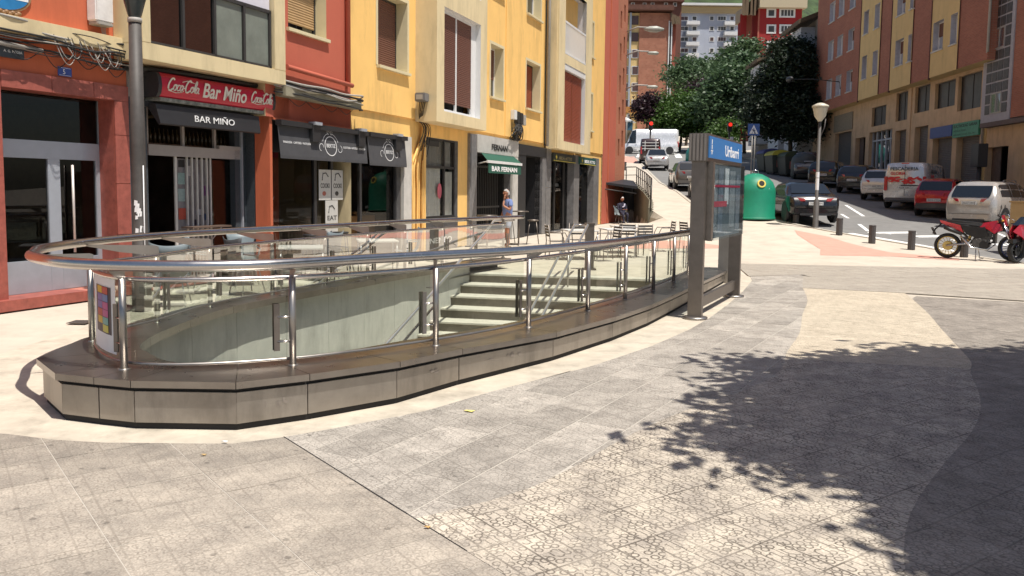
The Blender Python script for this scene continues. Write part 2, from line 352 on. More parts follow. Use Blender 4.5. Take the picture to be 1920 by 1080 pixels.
def Rp(s, off): return (R0[0] + math.sin(RA) * s - math.cos(RA) * off, R0[1] + math.cos(RA) * s + math.sin(RA) * off)
road_far = [(-10, 118), (14, 106), (24, 112), (32, 128), (50, 175), (60, 172), (42, 130), (31, 108), Rp(95, 2.2), Rp(60, 2.0), Rp(38, 2.0), Rp(30, 1.8), Rp(22, 1.0), (34, 16), (60, 12)]
road = road_near + road_far
def sheet(name, outer, holes, dz, m, step_fn, zf=hgt, parent=None):
    """triangulated sheet following the terrain"""
    vs = []; es = []
    def ring(P):
        b = len(vs); k = 0; q = []
        for i in range(len(P)):
            a, c = Vector(P[i][:2]), Vector(P[(i + 1) % len(P)][:2]); L_ = (c - a).length; n = max(1, int(L_ / 2.5))
            for t in range(n): q.append(a.lerp(c, t / n))
        vs.extend(q); es.extend([(b + i, b + (i + 1) % len(q)) for i in range(len(q))])
    ring(outer)
    for h in holes: ring(h)
    xs = [p[0] for p in outer]; ys = [p[1] for p in outer]
    for (x0, x1, y0, y1, st) in step_fn:
        x = max(x0, min(xs)) + st * .37
        while x < min(x1, max(xs)):
            y = max(y0, min(ys)) + st * .41
            while y < min(y1, max(ys)):
                if inpoly(x, y, outer) and not any(inpoly(x, y, h) for h in holes): vs.append(Vector((x, y)))
                y += st
            x += st
    V, E_, F_, *_ = delaunay_2d_cdt(vs, es, [], 0, 1e-4)
    fs = []
    for f in F_:
        cx = sum(V[i].x for i in f) / len(f); cy = sum(V[i].y for i in f) / len(f)
        if inpoly(cx, cy, outer) and not any(inpoly(cx, cy, h) for h in holes): fs.append(f)
    mb = MB(); mb.v = [(v.x, v.y, zf(v.x, v.y) + dz) for v in V]; mb.f = [tuple(f) for f in fs]; mb.m = [0] * len(fs); mb.sm = [False] * len(fs)
    return mb.build(name, m, parent)
outer = [(-70, -30), (90, -30), (90, 2), (90, 260), (-70, 260)]
grid = [(-4, 14, 20, 47.6, .8), (4.5, 7.6, 33, 47.6, .12), (-12, 45, 47, 110, 3.), (-60, 90, -25, 20, 8.), (-60, 90, 110, 250, 10.), (2, 8, 46.6, 47.2, .08)]
gnd = sheet('ground', outer, [hole, road], -.022, m_plaza, grid); tag(gnd, kind='structure')
rd = sheet('road', road, [], -.11, m_asph, [(8, 22, 18, 60, 1.2), (5, 40, 60, 110, 3.)]); tag(rd, kind='structure')
# kerb stones along the road
kb = MB(); kl = []
for i in range(2, len(road_near) - 1):
    a, c = Vector(road_near[i]), Vector(road_near[i + 1]); n = max(1, int((c - a).length / .9))
    for j in range(n): kl.append((a.lerp(c, j / n), a.lerp(c, (j + 1) / n)))
for side, P in ((0, None), (1, [Rp(95, 2.2), Rp(60, 2.0), Rp(38, 2.0), Rp(30, 1.8)])):
    if side:
        for i in range(3):
            a, c = Vector(P[i]), Vector(P[i + 1]); n = int((c - a).length / 1.)
            for j in range(n): kl.append((a.lerp(c, j / n), a.lerp(c, (j + 1) / n)))
kroot = sroot('kerb')
kl.sort(key=lambda q: q[0].length)
for idx, (a, c) in enumerate(kl[:230]):
    d = (c - a).normalized(); nn = Vector((-d.y, d.x)); a2 = a + d * .006; c2 = c - d * .006
    q = [a2 - nn * .0, c2 - nn * .0, c2 + nn * .15, a2 + nn * .15]
    mb = MB(); mb.add([(p.x, p.y, hgt(p.x, p.y) - .15) for p in q] + [(p.x, p.y, hgt(p.x, p.y) + .004) for p in q], [(4, 5, 6, 7), (0, 1, 5, 4), (1, 2, 6, 5), (2, 3, 7, 6), (3, 0, 4, 7)])
    mb.build('kerb_stone', m_kerb, kroot)
def strip(name, quads, m, dz, zf=hgt, sub=1.):
    mb = MB()
    for q in quads:
        A, B_, C_, D = [Vector(p) for p in q]; n = max(1, int(max((B_ - A).length, (C_ - D).length) / sub)); k = max(1, int(max((D - A).length, (C_ - B_).length) / sub))
        g = [[(A.lerp(B_, i / n)).lerp(D.lerp(C_, i / n), j / k) for j in range(k + 1)] for i in range(n + 1)]
        for i in range(n):
            for j in range(k):
                c = [g[i][j], g[i + 1][j], g[i + 1][j + 1], g[i][j + 1]]
                mb.add([(p.x, p.y, zf(p.x, p.y) + dz) for p in c], [(0, 1, 2, 3)])
    o = mb.build(name, m); tag(o, kind='structure'); return o
def seg(a, b, w):
    a, b = Vector(a), Vector(b); d = (b - a).normalized(); n = Vector((-d.y, d.x)) * w / 2
    return [tuple(a - n), tuple(b - n), tuple(b + n), tuple(a + n)]
marks = [seg((14.55, 34.3), (15.6, 38.8), .14), seg((12.75, 29.6), (13.25, 31.6), .14), seg((11.85, 29.0), (13.65, 24.9), .26), seg((12.6, 29.3), (13.3, 29.0), .3)]
for i in range(5): marks.append(seg((13.0 + i * .85, 29.2 - i * .85), (14.3 + i * .85, 29.4 - i * .85), .42))
marks += [seg((13.6, 33.5), (13.9, 35.), .12), seg((16.9, 28.), (17.3, 29.4), .12)]
for i in range(8): marks.append(seg((12.8 + i * 1.35, 84.5), (14.6 + i * 1.35, 95), .65))
marks.append(seg((10.8, 66), (12.6, 67), .15)); marks.append(seg((12., 58), (12.9, 67), .14))
strip('road_marking', marks, m_white, -.104)
pinkq = [[(8.6, 23.0), (10.6, 22.9), (11.0, 24.0), (9.2, 24.6)], [(10.6, 22.9), (11.9, 21.9), (12.2, 22.5), (11.0, 24.0)], [(9.2, 24.6), (11.0, 24.0), (10.6, 26.2), (9.6, 27.8)], [(9.6, 27.8), (10.6, 26.2), (10.5, 27.4), (9.9, 29.0)],
         [(1.3, 25.), (2.6, 24.), (6.8, 24.6), (5.4, 26.2)], [(12.2, 84), (9.4, 84), (7.9, 74), (10.9, 72)]]
strip('pink_paving', pinkq, m_pink, -.016)

# ---------------------------------------------------------------- the plaza paving, slab by slab
def clip(poly, win):
    """Sutherland-Hodgman: polygon clipped by the convex window"""
    out = list(poly)
    for i in range(len(win)):
        a, b = win[i], win[(i + 1) % len(win)]; inp = out; out = []
        if not inp: break
        def side(p): return (b[0] - a[0]) * (p[1] - a[1]) - (b[1] - a[1]) * (p[0] - a[0])
        s = inp[-1]
        for e in inp:
            se, ss = side(e), side(s)
            if (se >= 0) != (ss >= 0):
                t = ss / (ss - se); out.append((s[0] + (e[0] - s[0]) * t, s[1] + (e[1] - s[1]) * t))
            if se >= 0: out.append(e)
            s = e
    return out
def area(P): return .5 * sum(P[i][0] * P[(i + 1) % len(P)][1] - P[(i + 1) % len(P)][0] * P[i][1] for i in range(len(P)))
def pave(name, zone, ang, w, h, m, stagger=.5, gap=.005, jit=.0012, nobj_=290, tonef=None, tonev=.08, orig=(0, 0), piece='paving_slab', top=0.):
    gap = gap * .6
    a = R_(ang); d = Vector((math.sin(a), math.cos(a))); n = Vector((d.y, -d.x))
    root = sroot(name)
    zs = [(Vector(p) - Vector(orig)) for p in zone]; us = [p.dot(d) for p in zs]; vs = [p.dot(n) for p in zs]
    cells = []
    i0, i1 = int(min(us) // w) - 1, int(max(us) // w) + 2; j0, j1 = int(min(vs) // h) - 1, int(max(vs) // h) + 2
    zone_ccw = zone if area(zone) > 0 else zone[::-1]
    for j in range(j0, j1):
        for i in range(i0, i1):
            uo = (i + (stagger if j % 2 else 0)) * w; vo = j * h
            c = [Vector(orig) + d * (uo + du) + n * (vo + dv) for du, dv in ((gap, gap), (w - gap, gap), (w - gap, h - gap), (gap, h - gap))]
            c = [(p.x, p.y) for p in c]
            if area(c) < 0: c = c[::-1]
            q = clip(zone_ccw, c)
            if len(q) < 3: continue
            qq = [q[k] for k in range(len(q)) if math.hypot(q[k][0] - q[k - 1][0], q[k][1] - q[k - 1][1]) > .004]
            if len(qq) < 3 or abs(area(qq)) < .004: continue
            cx = sum(p[0] for p in qq) / len(qq); cy = sum(p[1] for p in qq) / len(qq)
            if cy > .3: vis = abs(area(qq)) / (cx * cx + cy * cy) ** 1.5 * (1 if abs(cx) < cy * .66 + .3 else .05)
            else: vis = 0
            cells.append((vis, qq, cx, cy))
    cells.sort(key=lambda c: -c[0])
    rest = MB(); rt = []
    for k, (v, q, cx, cy) in enumerate(cells):
        z = top + random.uniform(-jit, jit); tn = (1 + random.uniform(-tonev, tonev)) * (tonef(cx, cy) if tonef else 1); nn = len(q)
        vv = [(p[0], p[1], z) for p in q] + [(p[0], p[1], -.012) for p in q]
        ff = [tuple(range(nn))] + [(i, nn + i, nn + (i + 1) % nn, (i + 1) % nn) for i in range(nn)]
        if k < nobj_ and cy < 12: MB().add(vv, ff).build(piece, m, root, tone=tn, recalc=False, base=Vector((0, 0, 0)))
        else: rest.add(vv, ff); rt += [tn] * len(ff)
    if rest.v:
        o = rest.build(piece + '_field', m, root, tone=rt, recalc=False, base=Vector((0, 0, 0))); o['kind'] = 'stuff'
    return root
m_tileA = tilemat('pattern_tile_light', S(232, 220, 200), S(184, 174, 161), S(92, 83, 74), R_(20), .3, vs=16, rnd=.72, lw=.07, linefac=.85, ring=.30)
m_tileB = tilemat('pattern_tile_grey', S(206, 198, 186), S(170, 163, 153), S(104, 97, 89), R_(30), .3, vs=30, rnd=.8, lw=.06, linefac=.5, bump=.4, ring=.3)
m_tileC = tilemat('pattern_tile_warm', S(204, 193, 177), S(168, 159, 147), S(112, 102, 91), R_(50), .3, vs=26, rnd=.9, lw=.055, linefac=.36, bump=.3, ring=.3)
m_tileD = tilemat('pattern_tile_cream', S(232, 218, 194), S(208, 195, 173), S(120, 108, 90), R_(50), .3, vs=17, rnd=.6, lw=.06, linefac=.55, bump=.3, ring=.36)
# apron of smooth concrete round the entrance
def offs(P, d, closed=False):
    out = []
    for i in range(len(P)):
        a = Vector(P[max(i - 1, 0)]); c = Vector(P[min(i + 1, len(P) - 1)]); t = (c - a).normalized(); out.append((P[i][0] + t.y * d, P[i][1] - t.x * d))
    return out
apr_w = [.45, .42, .38, .32, .3, .3, .32, .36, .42, .48, .52, .55, .55, .5, .4]
apr_near = [(p[0] + (q[0] - p[0]) * w_, p[1] + (q[1] - p[1]) * w_) for p, q, w_ in zip(near_out, offs(near_out, 1.), apr_w)]
apr_big = [(p[0] + (q[0] - p[0]) * (w_ + .12), p[1] + (q[1] - p[1]) * (w_ + .12)) for p, q, w_ in zip(near_out, offs(near_out, 1.), apr_w)]
apr_poly = [(-5.25, 6.8), (-4.62, 6.08)] + [(-3.9, 5.78)] + apr_big[1:] + [(4.9, 16.9), (4.6, 19), (-1, 20), (-3.8, 14), (-5.2, 10.5)]
apr = sheet('concrete_apron', apr_poly, [hole], -.004, m_apron, [], zf=lambda x, y: 0.); tag(apr, kind='structure')
# zone boundaries (plan)
joint = [(-1.86, 6.0), (-.54, 4.3), (.35, 3.15), (1.6, 1.5)]
curve = [(-.5, 4.25), (.15, 4.75), (.9, 5.85), (1.55, 6.65), (2.09, 7.2), (2.65, 8.0), (3.02, 8.93), (3.6, 10.2), (4.16, 11.71), (4.8, 13.3), (5.31, 14.99)]
curve_s = [tuple(p[:2]) for p in smoothline([(x, y, 0) for x, y in curve], 3)]
rcurve = [(6.66, 13.65), (6.1, 12.0), (5.5, 10.4), (5.07, 9.21), (4.8, 8.5), (4.5, 7.97), (4.05, 7.0), (3.5, 6.1), (2.82, 5.24), (2.2, 4.4), (1.8, 3.6), (1.5, 2.6)]
rcurve_s = [tuple(p[:2]) for p in smoothline([(x, y, 0) for x, y in rcurve], 3)]
apn = apr_near[1:]
JJ = (-1.58, 5.65)
zoneL = [(-8, 1.5), (1.55, 1.5)] + [joint[2], joint[1], JJ] + [apr_near[4], apr_near[3], apr_near[2], apr_near[1], (-3.9, 5.9), (-4.6, 6.2), (-5.2, 6.9), (-8, 7.6)]
zoneM = [JJ, joint[1]] + curve_s + [(6.2, 17.5), (4.9, 16.9)] + apr_near[::-1][:10]
zoneR = [(1.5, 1.6), joint[2], (-.5, 4.25)] + curve_s[1:] + [(6.66, 13.65 + .7)] + rcurve_s[:-1] + [(1.5, 2.6)]
cream_cut = 8.6
zoneR1 = [(1.5, 1.6), joint[2], (-.5, 4.25)] + [p for p in curve_s[1:] if p[1] < cream_cut] + [p for p in rcurve_s[:-1] if p[1] < cream_cut - .4]
zoneR2 = [p for p in rcurve_s[:-1] if p[1] < cream_cut - .4][:1] + [[p for p in curve_s[1:] if p[1] < cream_cut][-1]] + [p for p in curve_s if p[1] >= cream_cut] + [(6.9, 14.4)] + [p for p in rcurve_s if p[1] >= cream_cut - .4]
zoneS = [(1.55, 1.5), (1.5, 2.6)] + rcurve_s[::-1][1:] + [(6.9, 14.0), (11, 12.2), (13.5, 10.), (13.5, 1.5)]
pave('grey_paving', zoneM, 30, .62, .40, m_tileB, orig=(-1.0, 5.92), tonev=.16, gap=.009)
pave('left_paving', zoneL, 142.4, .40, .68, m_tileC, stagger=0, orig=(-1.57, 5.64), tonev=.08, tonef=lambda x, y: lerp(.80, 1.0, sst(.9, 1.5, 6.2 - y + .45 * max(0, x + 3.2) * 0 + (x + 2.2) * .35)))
pave('pattern_paving', zoneR1, 54.5, .36, .36, m_tileA, stagger=0, orig=(-.13, 4.07), gap=.003, tonev=.07, piece='pattern_tile')
pave('cream_paving', zoneR2, 54.5, .36, .36, m_tileD, stagger=0, orig=(-.13, 4.07), gap=.003, tonev=.04, piece='cream_tile')
m_tileS = tilemat('pattern_tile_side', S(184, 175, 163), S(150, 142, 132), S(84, 78, 71), R_(30), .3, vs=30, rnd=.8, lw=.06, linefac=.6, bump=.4, ring=.3)
pave('side_paving', zoneS, 66, .36, .36, m_tileS, stagger=0, orig=(4, 5), gap=.003, tonev=.06, piece='side_tile')
m_bandg = tilemat('band_grey', S(196, 187, 172), S(178, 169, 156), S(130, 122, 110), 0, .3, vs=20, rnd=.8, lw=.05, linefac=.3)
zoneT = [(4.9, 17.0), (6.2, 17.5), (5.31, 15.02), (6.9, 14.45), (11, 12.25), (13.5, 10.05), (17, 14.4), (13.7, 19.2), (9, 19.6), (5.4, 20)]
pave('band_paving', zoneT, 74, .8, .4, m_bandg, orig=(8, 15), nobj_=200, tonev=.05, piece='band_slab')
mort = sheet('mortar_bed', zoneL, [], -.0022, m_joint, [], zf=lambda x, y: 0.); tag(mort, kind='structure')
for nm_, zn in (('mortar_bed', zoneM), ('mortar_bed', zoneR1), ('mortar_bed', zoneR2), ('mortar_bed', zoneS), ('mortar_bed', zoneT)):
    mo = sheet(nm_, zn, [], -.0022, m_joint, [], zf=lambda x, y: 0.); tag(mo, kind='structure')
# the expansion joint
strip('expansion_joint', [seg(JJ, (-.54, 4.3), .007), seg((-.54, 4.3), (-.2, 3.86), .005)], m_gap, .0035, zf=lambda x, y: 0.)
# small square and round covers in the concrete, litter
def cover(x, y, r, sq, lab):
    mb = MB()
    if sq: mb.box(x - r, x + r, y - r, y + r, -.003, .004)
    else: mb.lathe([(r, -.003), (r, .004)], (x, y, 0), 20)
    t = thing('drain_cover', lab, 'drain cover', (x, y, 0)); mb.build('lid', m_steel_d, t)
cover(-5.45, 10.35, .12, True, 'small square metal cover in the pale concrete left of the entrance')
cover(-5.55, 11.55, .3, False, 'round manhole cover in the concrete beside the red doorway')
for (x, y, lab, col, s) in ((-.32, 6.35, 'yellow leaf lying on the grey slabs', (.75, .65, .2, 1), .045), (-1.94, 5.5, 'crumpled white paper scrap on the apron edge', (.8, .8, .8, 1), .022), (-1.98, 5.22, 'small brown leaf on the paving below the steel plinth', (.45, .3, .12, 1), .02), (-.42, 4.12, 'dry orange leaf beside the dark expansion joint', (.5, .3, .1, 1), .018)):
    mb = MB(); pts = [(-1, 0), (-.5, .45), (.3, .5), (1, .05), (.4, -.45), (-.4, -.4)]
    mb.add([(x + p[0] * s, y + p[1] * s, .012 + .006 * math.sin(3 * i)) for i, p in enumerate(pts)] + [(x + p[0] * s, y + p[1] * s, .009 + .006 * math.sin(3 * i)) for i, p in enumerate(pts)], [(0, 1, 2, 3, 4, 5), (6, 7, 8, 9, 10, 11)] + [(i, (i + 1) % 6, 6 + (i + 1) % 6, 6 + i) for i in range(6)])
    o = mb.build('litter' if 'paper' in lab else 'fallen_leaf', mat('leaf' + lab[:9], col, .7, var=.1)); tag(o, lab, 'litter' if 'paper' in lab else 'leaf')
# ---------------------------------------------------------------- the sunken metro entrance
def cz(p): return zk(p[1], .385)
ent = thing('entrance_plinth', 'low curved steel-clad plinth round the sunken stairs, under the glass balustrade', 'plinth', (-1.95, 5.78, 0))
full = near_out + [] ; loop_out = far_out[::-1] + near_out
def panel(a, c, zb, zt, thick, mb=None, inset=.004):
    a, c = Vector(a), Vector(c); d = (c - a).normalized(); n = Vector((d.y, -d.x)); a = a + d * inset; c = c - d * inset
    q = [a, c, c - n * thick, a - n * thick]; mb = mb or MB()
    return mb.add([(q[0].x, q[0].y, zb), (q[1].x, q[1].y, zb), (q[2].x, q[2].y, zb), (q[3].x, q[3].y, zb), (q[0].x, q[0].y, zt[0]), (q[1].x, q[1].y, zt[1]), (q[2].x, q[2].y, zt[1]), (q[3].x, q[3].y, zt[0])],
                  [(0, 3, 2, 1), (4, 5, 6, 7), (0, 1, 5, 4), (1, 2, 6, 5), (2, 3, 7, 6), (3, 0, 4, 7)])
m_clad = mat('clad_steel', (.36, .325, .285, 1), .42, .85, var=.18, scale=2.2, stain=.3, bump=.03, bscale=9)
scuffs = mat('scuff_mark', (.12, .1, .09, 1), .7, var=.2)
core = MB(); inner_n = near_in
def offp(P, d): return offs(P, d)
out_off = offp(loop_out, -.035)
for i in range(len(loop_out) - 1):
    a, c = loop_out[i], loop_out[i + 1]
    za, zc_ = cz(a) - .085, cz(c) - .085
    b1, b2 = out_off[i], out_off[i + 1]
    panel(offp([a, c], -.012)[0], offp([a, c], -.012)[1], .045, (za, zc_), .02).build('cladding_panel', m_clad, ent, bevel=.002)
    core.hexa([(b1[0], b1[1], -.02), (b2[0], b2[1], -.02), (b2[0] * .97 - .03, b2[1] + .1, -.02), (b1[0] * .97 - .03, b1[1] + .1, -.02), (b1[0], b1[1], cz(a) - .03), (b2[0], b2[1], cz(c) - .03), (b2[0] * .97 - .03, b2[1] + .1, cz(c) - .03), (b1[0] * .97 - .03, b1[1] + .1, cz(a) - .03)])
core.build('plinth_core', m_gap, ent)
# coping: one folded sheet per bay, overhanging both ways
def near_pair(P, Q):
    """resample the two rims into matching points"""
    def res(L_, n):
        Ls = [0]
        for i in range(len(L_) - 1): Ls.append(Ls[-1] + math.hypot(L_[i + 1][0] - L_[i][0], L_[i + 1][1] - L_[i][1]))
        o = []
        for k in range(n + 1):
            t = Ls[-1] * k / n; i = max(0, min(len(L_) - 2, int(np.searchsorted(Ls, t)) - 1)); u = (t - Ls[i]) / (Ls[i + 1] - Ls[i])
            o.append((lerp(L_[i][0], L_[i + 1][0], u), lerp(L_[i][1], L_[i + 1][1], u)))
        return o
    return res
def closest(p, L_):
    best = None
    for i in range(len(L_) - 1):
        a, c = Vector(L_[i]), Vector(L_[i + 1]); q = Vector(p); t = max(0, min(1, (q - a).dot(c - a) / (c - a).length_squared)); r = a.lerp(c, t); d = (r - q).length
        if best is None or d < best[0]: best = (d, (r.x, r.y))
    return best[1]
loop_in = list(reversed(far_in)) + near_in
loop_in_s = [(p.x, p.y) for p in smoothline([(q[0], q[1], 0) for q in loop_in], 4)]
cop_out = offp(loop_out, .03)
for i in range(len(loop_out) - 1):
    a, c = Vector(cop_out[i]), Vector(cop_out[i + 1]); ai, ci = Vector(closest(loop_out[i], loop_in_s)), Vector(closest(loop_out[i + 1], loop_in_s))
    g = .003; n = 4; mb = MB()
    for k in range(n):
        t0, t1 = k / n, (k + 1) / n
        t0 = t0 + (g / max(.1, (c - a).length) if k == 0 else 0); t1 = t1 - (g / max(.1, (c - a).length) if k == n - 1 else 0)
        o0, o1 = a.lerp(c, t0), a.lerp(c, t1); i0, i1 = ai.lerp(ci, t0), ai.lerp(ci, t1)
        # follow the curved inner rim
        i0 = Vector(closest(i0, loop_in_s)); i1 = Vector(closest(i1, loop_in_s))
        z0, z1 = cz(o0), cz(o1); zi0, zi1 = cz(i0), cz(i1)
        vs = [(o0.x, o0.y, z0 - .05), (o0.x, o0.y, z0), (i0.x, i0.y, zi0 + .012), (i0.x, i0.y, zi0 - .07), (o1.x, o1.y, z1 - .05), (o1.x, o1.y, z1), (i1.x, i1.y, zi1 + .012), (i1.x, i1.y, zi1 - .07)]
        fs = [(0, 1, 5, 4), (1, 2, 6, 5), (2, 3, 7, 6), (3, 0, 4, 7)]
        if k == 0: fs.append((0, 3, 2, 1))
        if k == n - 1: fs.append((4, 5, 6, 7))
        mb.add(vs, fs)
    mb.build('coping_sheet', mat('coping_steel', (.33, .30, .27, 1), .28, .95, var=.14, scale=3.5, stain=.12, bump=.015, bscale=14), ent)
# scratches, dents and scuff stains on some panels
def mark(pa, pb, zfrac, w_, h_, seed):
    rnd = random.Random(seed); a = Vector(pa); c = Vector(pb); d = (c - a).normalized(); n = Vector((d.y, -d.x)); z0 = .09; z1 = cz(pa) - .12
    for k in range(5):
        t = rnd.uniform(.3, .7); x = a.lerp(c, t) + n * -.008; z = lerp(z0, z1, zfrac + rnd.uniform(-.12, .12)); ww = w_ * rnd.uniform(.25, 1) ; hh = h_ * rnd.uniform(.3, 1)
        pts = [(math.cos(q) * ww * rnd.uniform(.5, 1.), math.sin(q) * hh * rnd.uniform(.5, 1.)) for q in [i * math.pi / 4 for i in range(8)]]
        MB().add([(x.x + d.x * u, x.y + d.y * u, z + v) for u, v in pts], [tuple(range(8))]).build('scuff', m_scuff, ent)
m_scuff = mat('scuff_soft', (.33, .29, .255, 1), .5, .6, var=.2)
mark(near_out[4], near_out[5], .5, .02, .035, 3); mark(near_out[6], near_out[7], .65, .05, .02, 5); mark(near_out[7], near_out[8], .65, .06, .03, 9)

# the well: walls of stone slabs, joints open
wellr = sroot('stairwell')
wall_far = offp(list(reversed(far_in))[1:], .16)   # set back under the coping
wall_near = offp(near_in, .15)
def wellwall(P, flip=1, rows=((-.06, -1.15), (-1.16, -2.3), (-2.31, -3.9)), wid=.95, name='wall_slab', top=-.05):
    S_ = smoothline([(p[0], p[1], 0) for p in P], 4); Ls = [0]
    for i in range(len(S_) - 1): Ls.append(Ls[-1] + (S_[i + 1] - S_[i]).length)
    def at(t):
        i = max(0, min(len(S_) - 2, int(np.searchsorted(Ls, t)) - 1)); return S_[i].lerp(S_[i + 1], (t - Ls[i]) / max(1e-6, Ls[i + 1] - Ls[i]))
    n = int(Ls[-1] / wid)
    for i in range(n):
        t0, t1 = Ls[-1] * i / n + .003, Ls[-1] * (i + 1) / n - .003
        for r, (zt, zb) in enumerate(rows):
            a, m_, c = at(t0), at((t0 + t1) / 2), at(t1)
            if r == 0: zt0 = cz(a) - .06
            else: zt0 = zt
            mb = MB(); d = (c - a).normalized(); nn = Vector((d.y, -d.x, 0)) * flip * .03
            q = [a, m_, c]
            mb.add([(p.x, p.y, zb) for p in q] + [(p.x, p.y, zt0) for p in q] + [(p.x + nn.x, p.y + nn.y, zb) for p in q] + [(p.x + nn.x, p.y + nn.y, zt0) for p in q],
                   [(0, 1, 4, 3), (1, 2, 5, 4), (6, 9, 10, 7), (7, 10, 11, 8), (3, 4, 10, 9), (4, 5, 11, 10), (0, 3, 9, 6), (2, 8, 11, 5)])
            mb.build(name, m_wstone, wellr)
wellwall(wall_far); wellwall(wall_near, wid=1.2)
# soil behind the slabs, closing the joints, and the floor
bk = MB()
for P, o_ in ((offp(wall_far, .05), 1), (offp(wall_near, .05), 1)):
    for i in range(len(P) - 1): bk.add([(P[i][0], P[i][1], -4), (P[i + 1][0], P[i + 1][1], -4), (P[i + 1][0], P[i + 1][1], .2), (P[i][0], P[i][1], .2)], [(0, 1, 2, 3)])
bk.build('backing', m_gap, wellr)
stairs = sroot('staircase')
so_, su, sv = Vector((-.9, 16.93)), Vector((.978, -.21)).normalized(), Vector((-.21, -.978)).normalized()
zz = 0.; rise = .18; tread = .46
for i in range(17):
    o0 = so_ + sv * (i * tread) ; x0, x1 = -.55, 5.2
    def pt(u, v): q = so_ + su * u + sv * v; return (q.x, q.y)
    z1 = -i * rise
    if i > 0:
        tp = [pt(x0, (i - 1) * tread - .0), pt(x1, (i - 1) * tread), pt(x1, i * tread + .03), pt(x0, i * tread + .03)]
        MB().prism(tp, z1 - .035, z1).build('step', m_step, stairs, bevel=.006)
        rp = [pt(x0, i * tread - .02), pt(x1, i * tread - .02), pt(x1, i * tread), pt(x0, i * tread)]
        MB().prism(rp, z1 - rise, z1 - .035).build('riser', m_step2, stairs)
    else:
        tp = [pt(x0 + .3, -.35), pt(x1 - .6, -.35), pt(x1 - .6, .03), pt(x0 + .3, .03)]
        MB().prism(tp, -.04, .0005).build('step', m_step, stairs, bevel=.005)
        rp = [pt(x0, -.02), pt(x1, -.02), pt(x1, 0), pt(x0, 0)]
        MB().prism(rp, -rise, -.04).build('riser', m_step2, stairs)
fl = sheet('stairwell_floor', [(-5, 5.5), (5, 5.5), (6, 17.5), (-1, 17.5), (-5, 12)], [], -3.0, m_wstone, [], zf=lambda x, y: 0.); tag(fl, kind='structure')

# ---------------------------------------------------------------- balustrade
bal = thing('glass_balustrade', 'long steel and glass balustrade with fat outer handrail standing on the curved plinth', 'balustrade', (-1.7, 6.36, .34))
rail_near = [(-4.07, 7.01), (-3.9, 6.68), (-3.56, 6.32), (-3.3, 6.13), (-3.04, 6.02), (-2.77, 5.97), (-2.33, 5.98), (-1.95, 6.1), (-1.64, 6.33), (-1.17, 6.85), (-.6, 7.45), (-.05, 8.02), (.33, 8.5), (.87, 9.25), (1.4, 10.1), (1.93, 11.05), (2.4, 11.95), (2.84, 12.85), (3.3, 13.9), (3.75, 15.1), (4.15, 16.3)]
rail_far = [(.25, 19.05), (-.45, 18.0), (-1.1, 16.85), (-1.7, 15.85), (-2.25, 14.6), (-2.75, 13.4), (-3.25, 12.35), (-3.7, 11.5), (-4.1, 10.6), (-4.36, 9.6), (-4.46, 8.85), (-4.46, 8.23), (-4.33, 7.55)]
rl = smoothline([(p[0], p[1], zk(p[1], 1.17)) for p in rail_far + rail_near], 5)
MB().tube(rl, .043, 16).build('handrail', m_steel_p, bal)
posts_near = [(-3.79, 7.39), (-2.91, 6.13), (-1.7, 6.36), (-.68, 7.38), (.18, 8.58), (.92, 9.88), (1.52, 10.98), (2.08, 12.07), (2.63, 13.35), (3.15, 14.7), (3.6, 16.0)]
posts_far = [(-3.72, 8.6), (-3.62, 9.85), (-3.22, 11.05), (-2.78, 12.25), (-2.35, 13.4), (-1.9, 14.6), (-1.35, 15.9), (-.85, 17.1), (-.2, 18.3)]
gl_line = list(reversed(offp(posts_far[::-1], -.06)))   # reoriented below
gl = smoothline([(p[0], p[1], 0) for p in posts_far[::-1] + posts_near], 8)
gl2 = []
for i in range(len(gl)):
    t = (gl[min(i + 1, len(gl) - 1)] - gl[max(i - 1, 0)]).normalized(); gl2.append(gl[i] - Vector((t.y, -t.x, 0)) * .05)
topr = [Vector((p.x, p.y, zk(p.y, 1.055))) for p in gl2]
MB().tube(topr, .02, 10).build('glass_top_rail', m_steel_p, bal)
botr = [Vector((p.x, p.y, zk(p.y, .43))) for p in gl2]
MB().tube(botr, .012, 8).build('glass_shoe', m_steel, bal)
npost = len(posts_far) + len(posts_near); order = posts_far[::-1] + posts_near
for i in range(npost - 1):
    seg_ = gl2[i * 8:(i + 1) * 8 + 1]
    mb = MB()
    for k in range(len(seg_) - 1):
        a, c = seg_[k], seg_[k + 1]
        if k == 0: a = a.lerp(c, .12)
        if k == len(seg_) - 2: c = c.lerp(a, .12)
        mb.add([(a.x, a.y, zk(a.y, .425)), (c.x, c.y, zk(c.y, .425)), (c.x, c.y, zk(c.y, 1.045)), (a.x, a.y, zk(a.y, 1.045))], [(0, 1, 2, 3)], 0, True)
    mb.build('glass_pane', g_rail, bal, recalc=False)
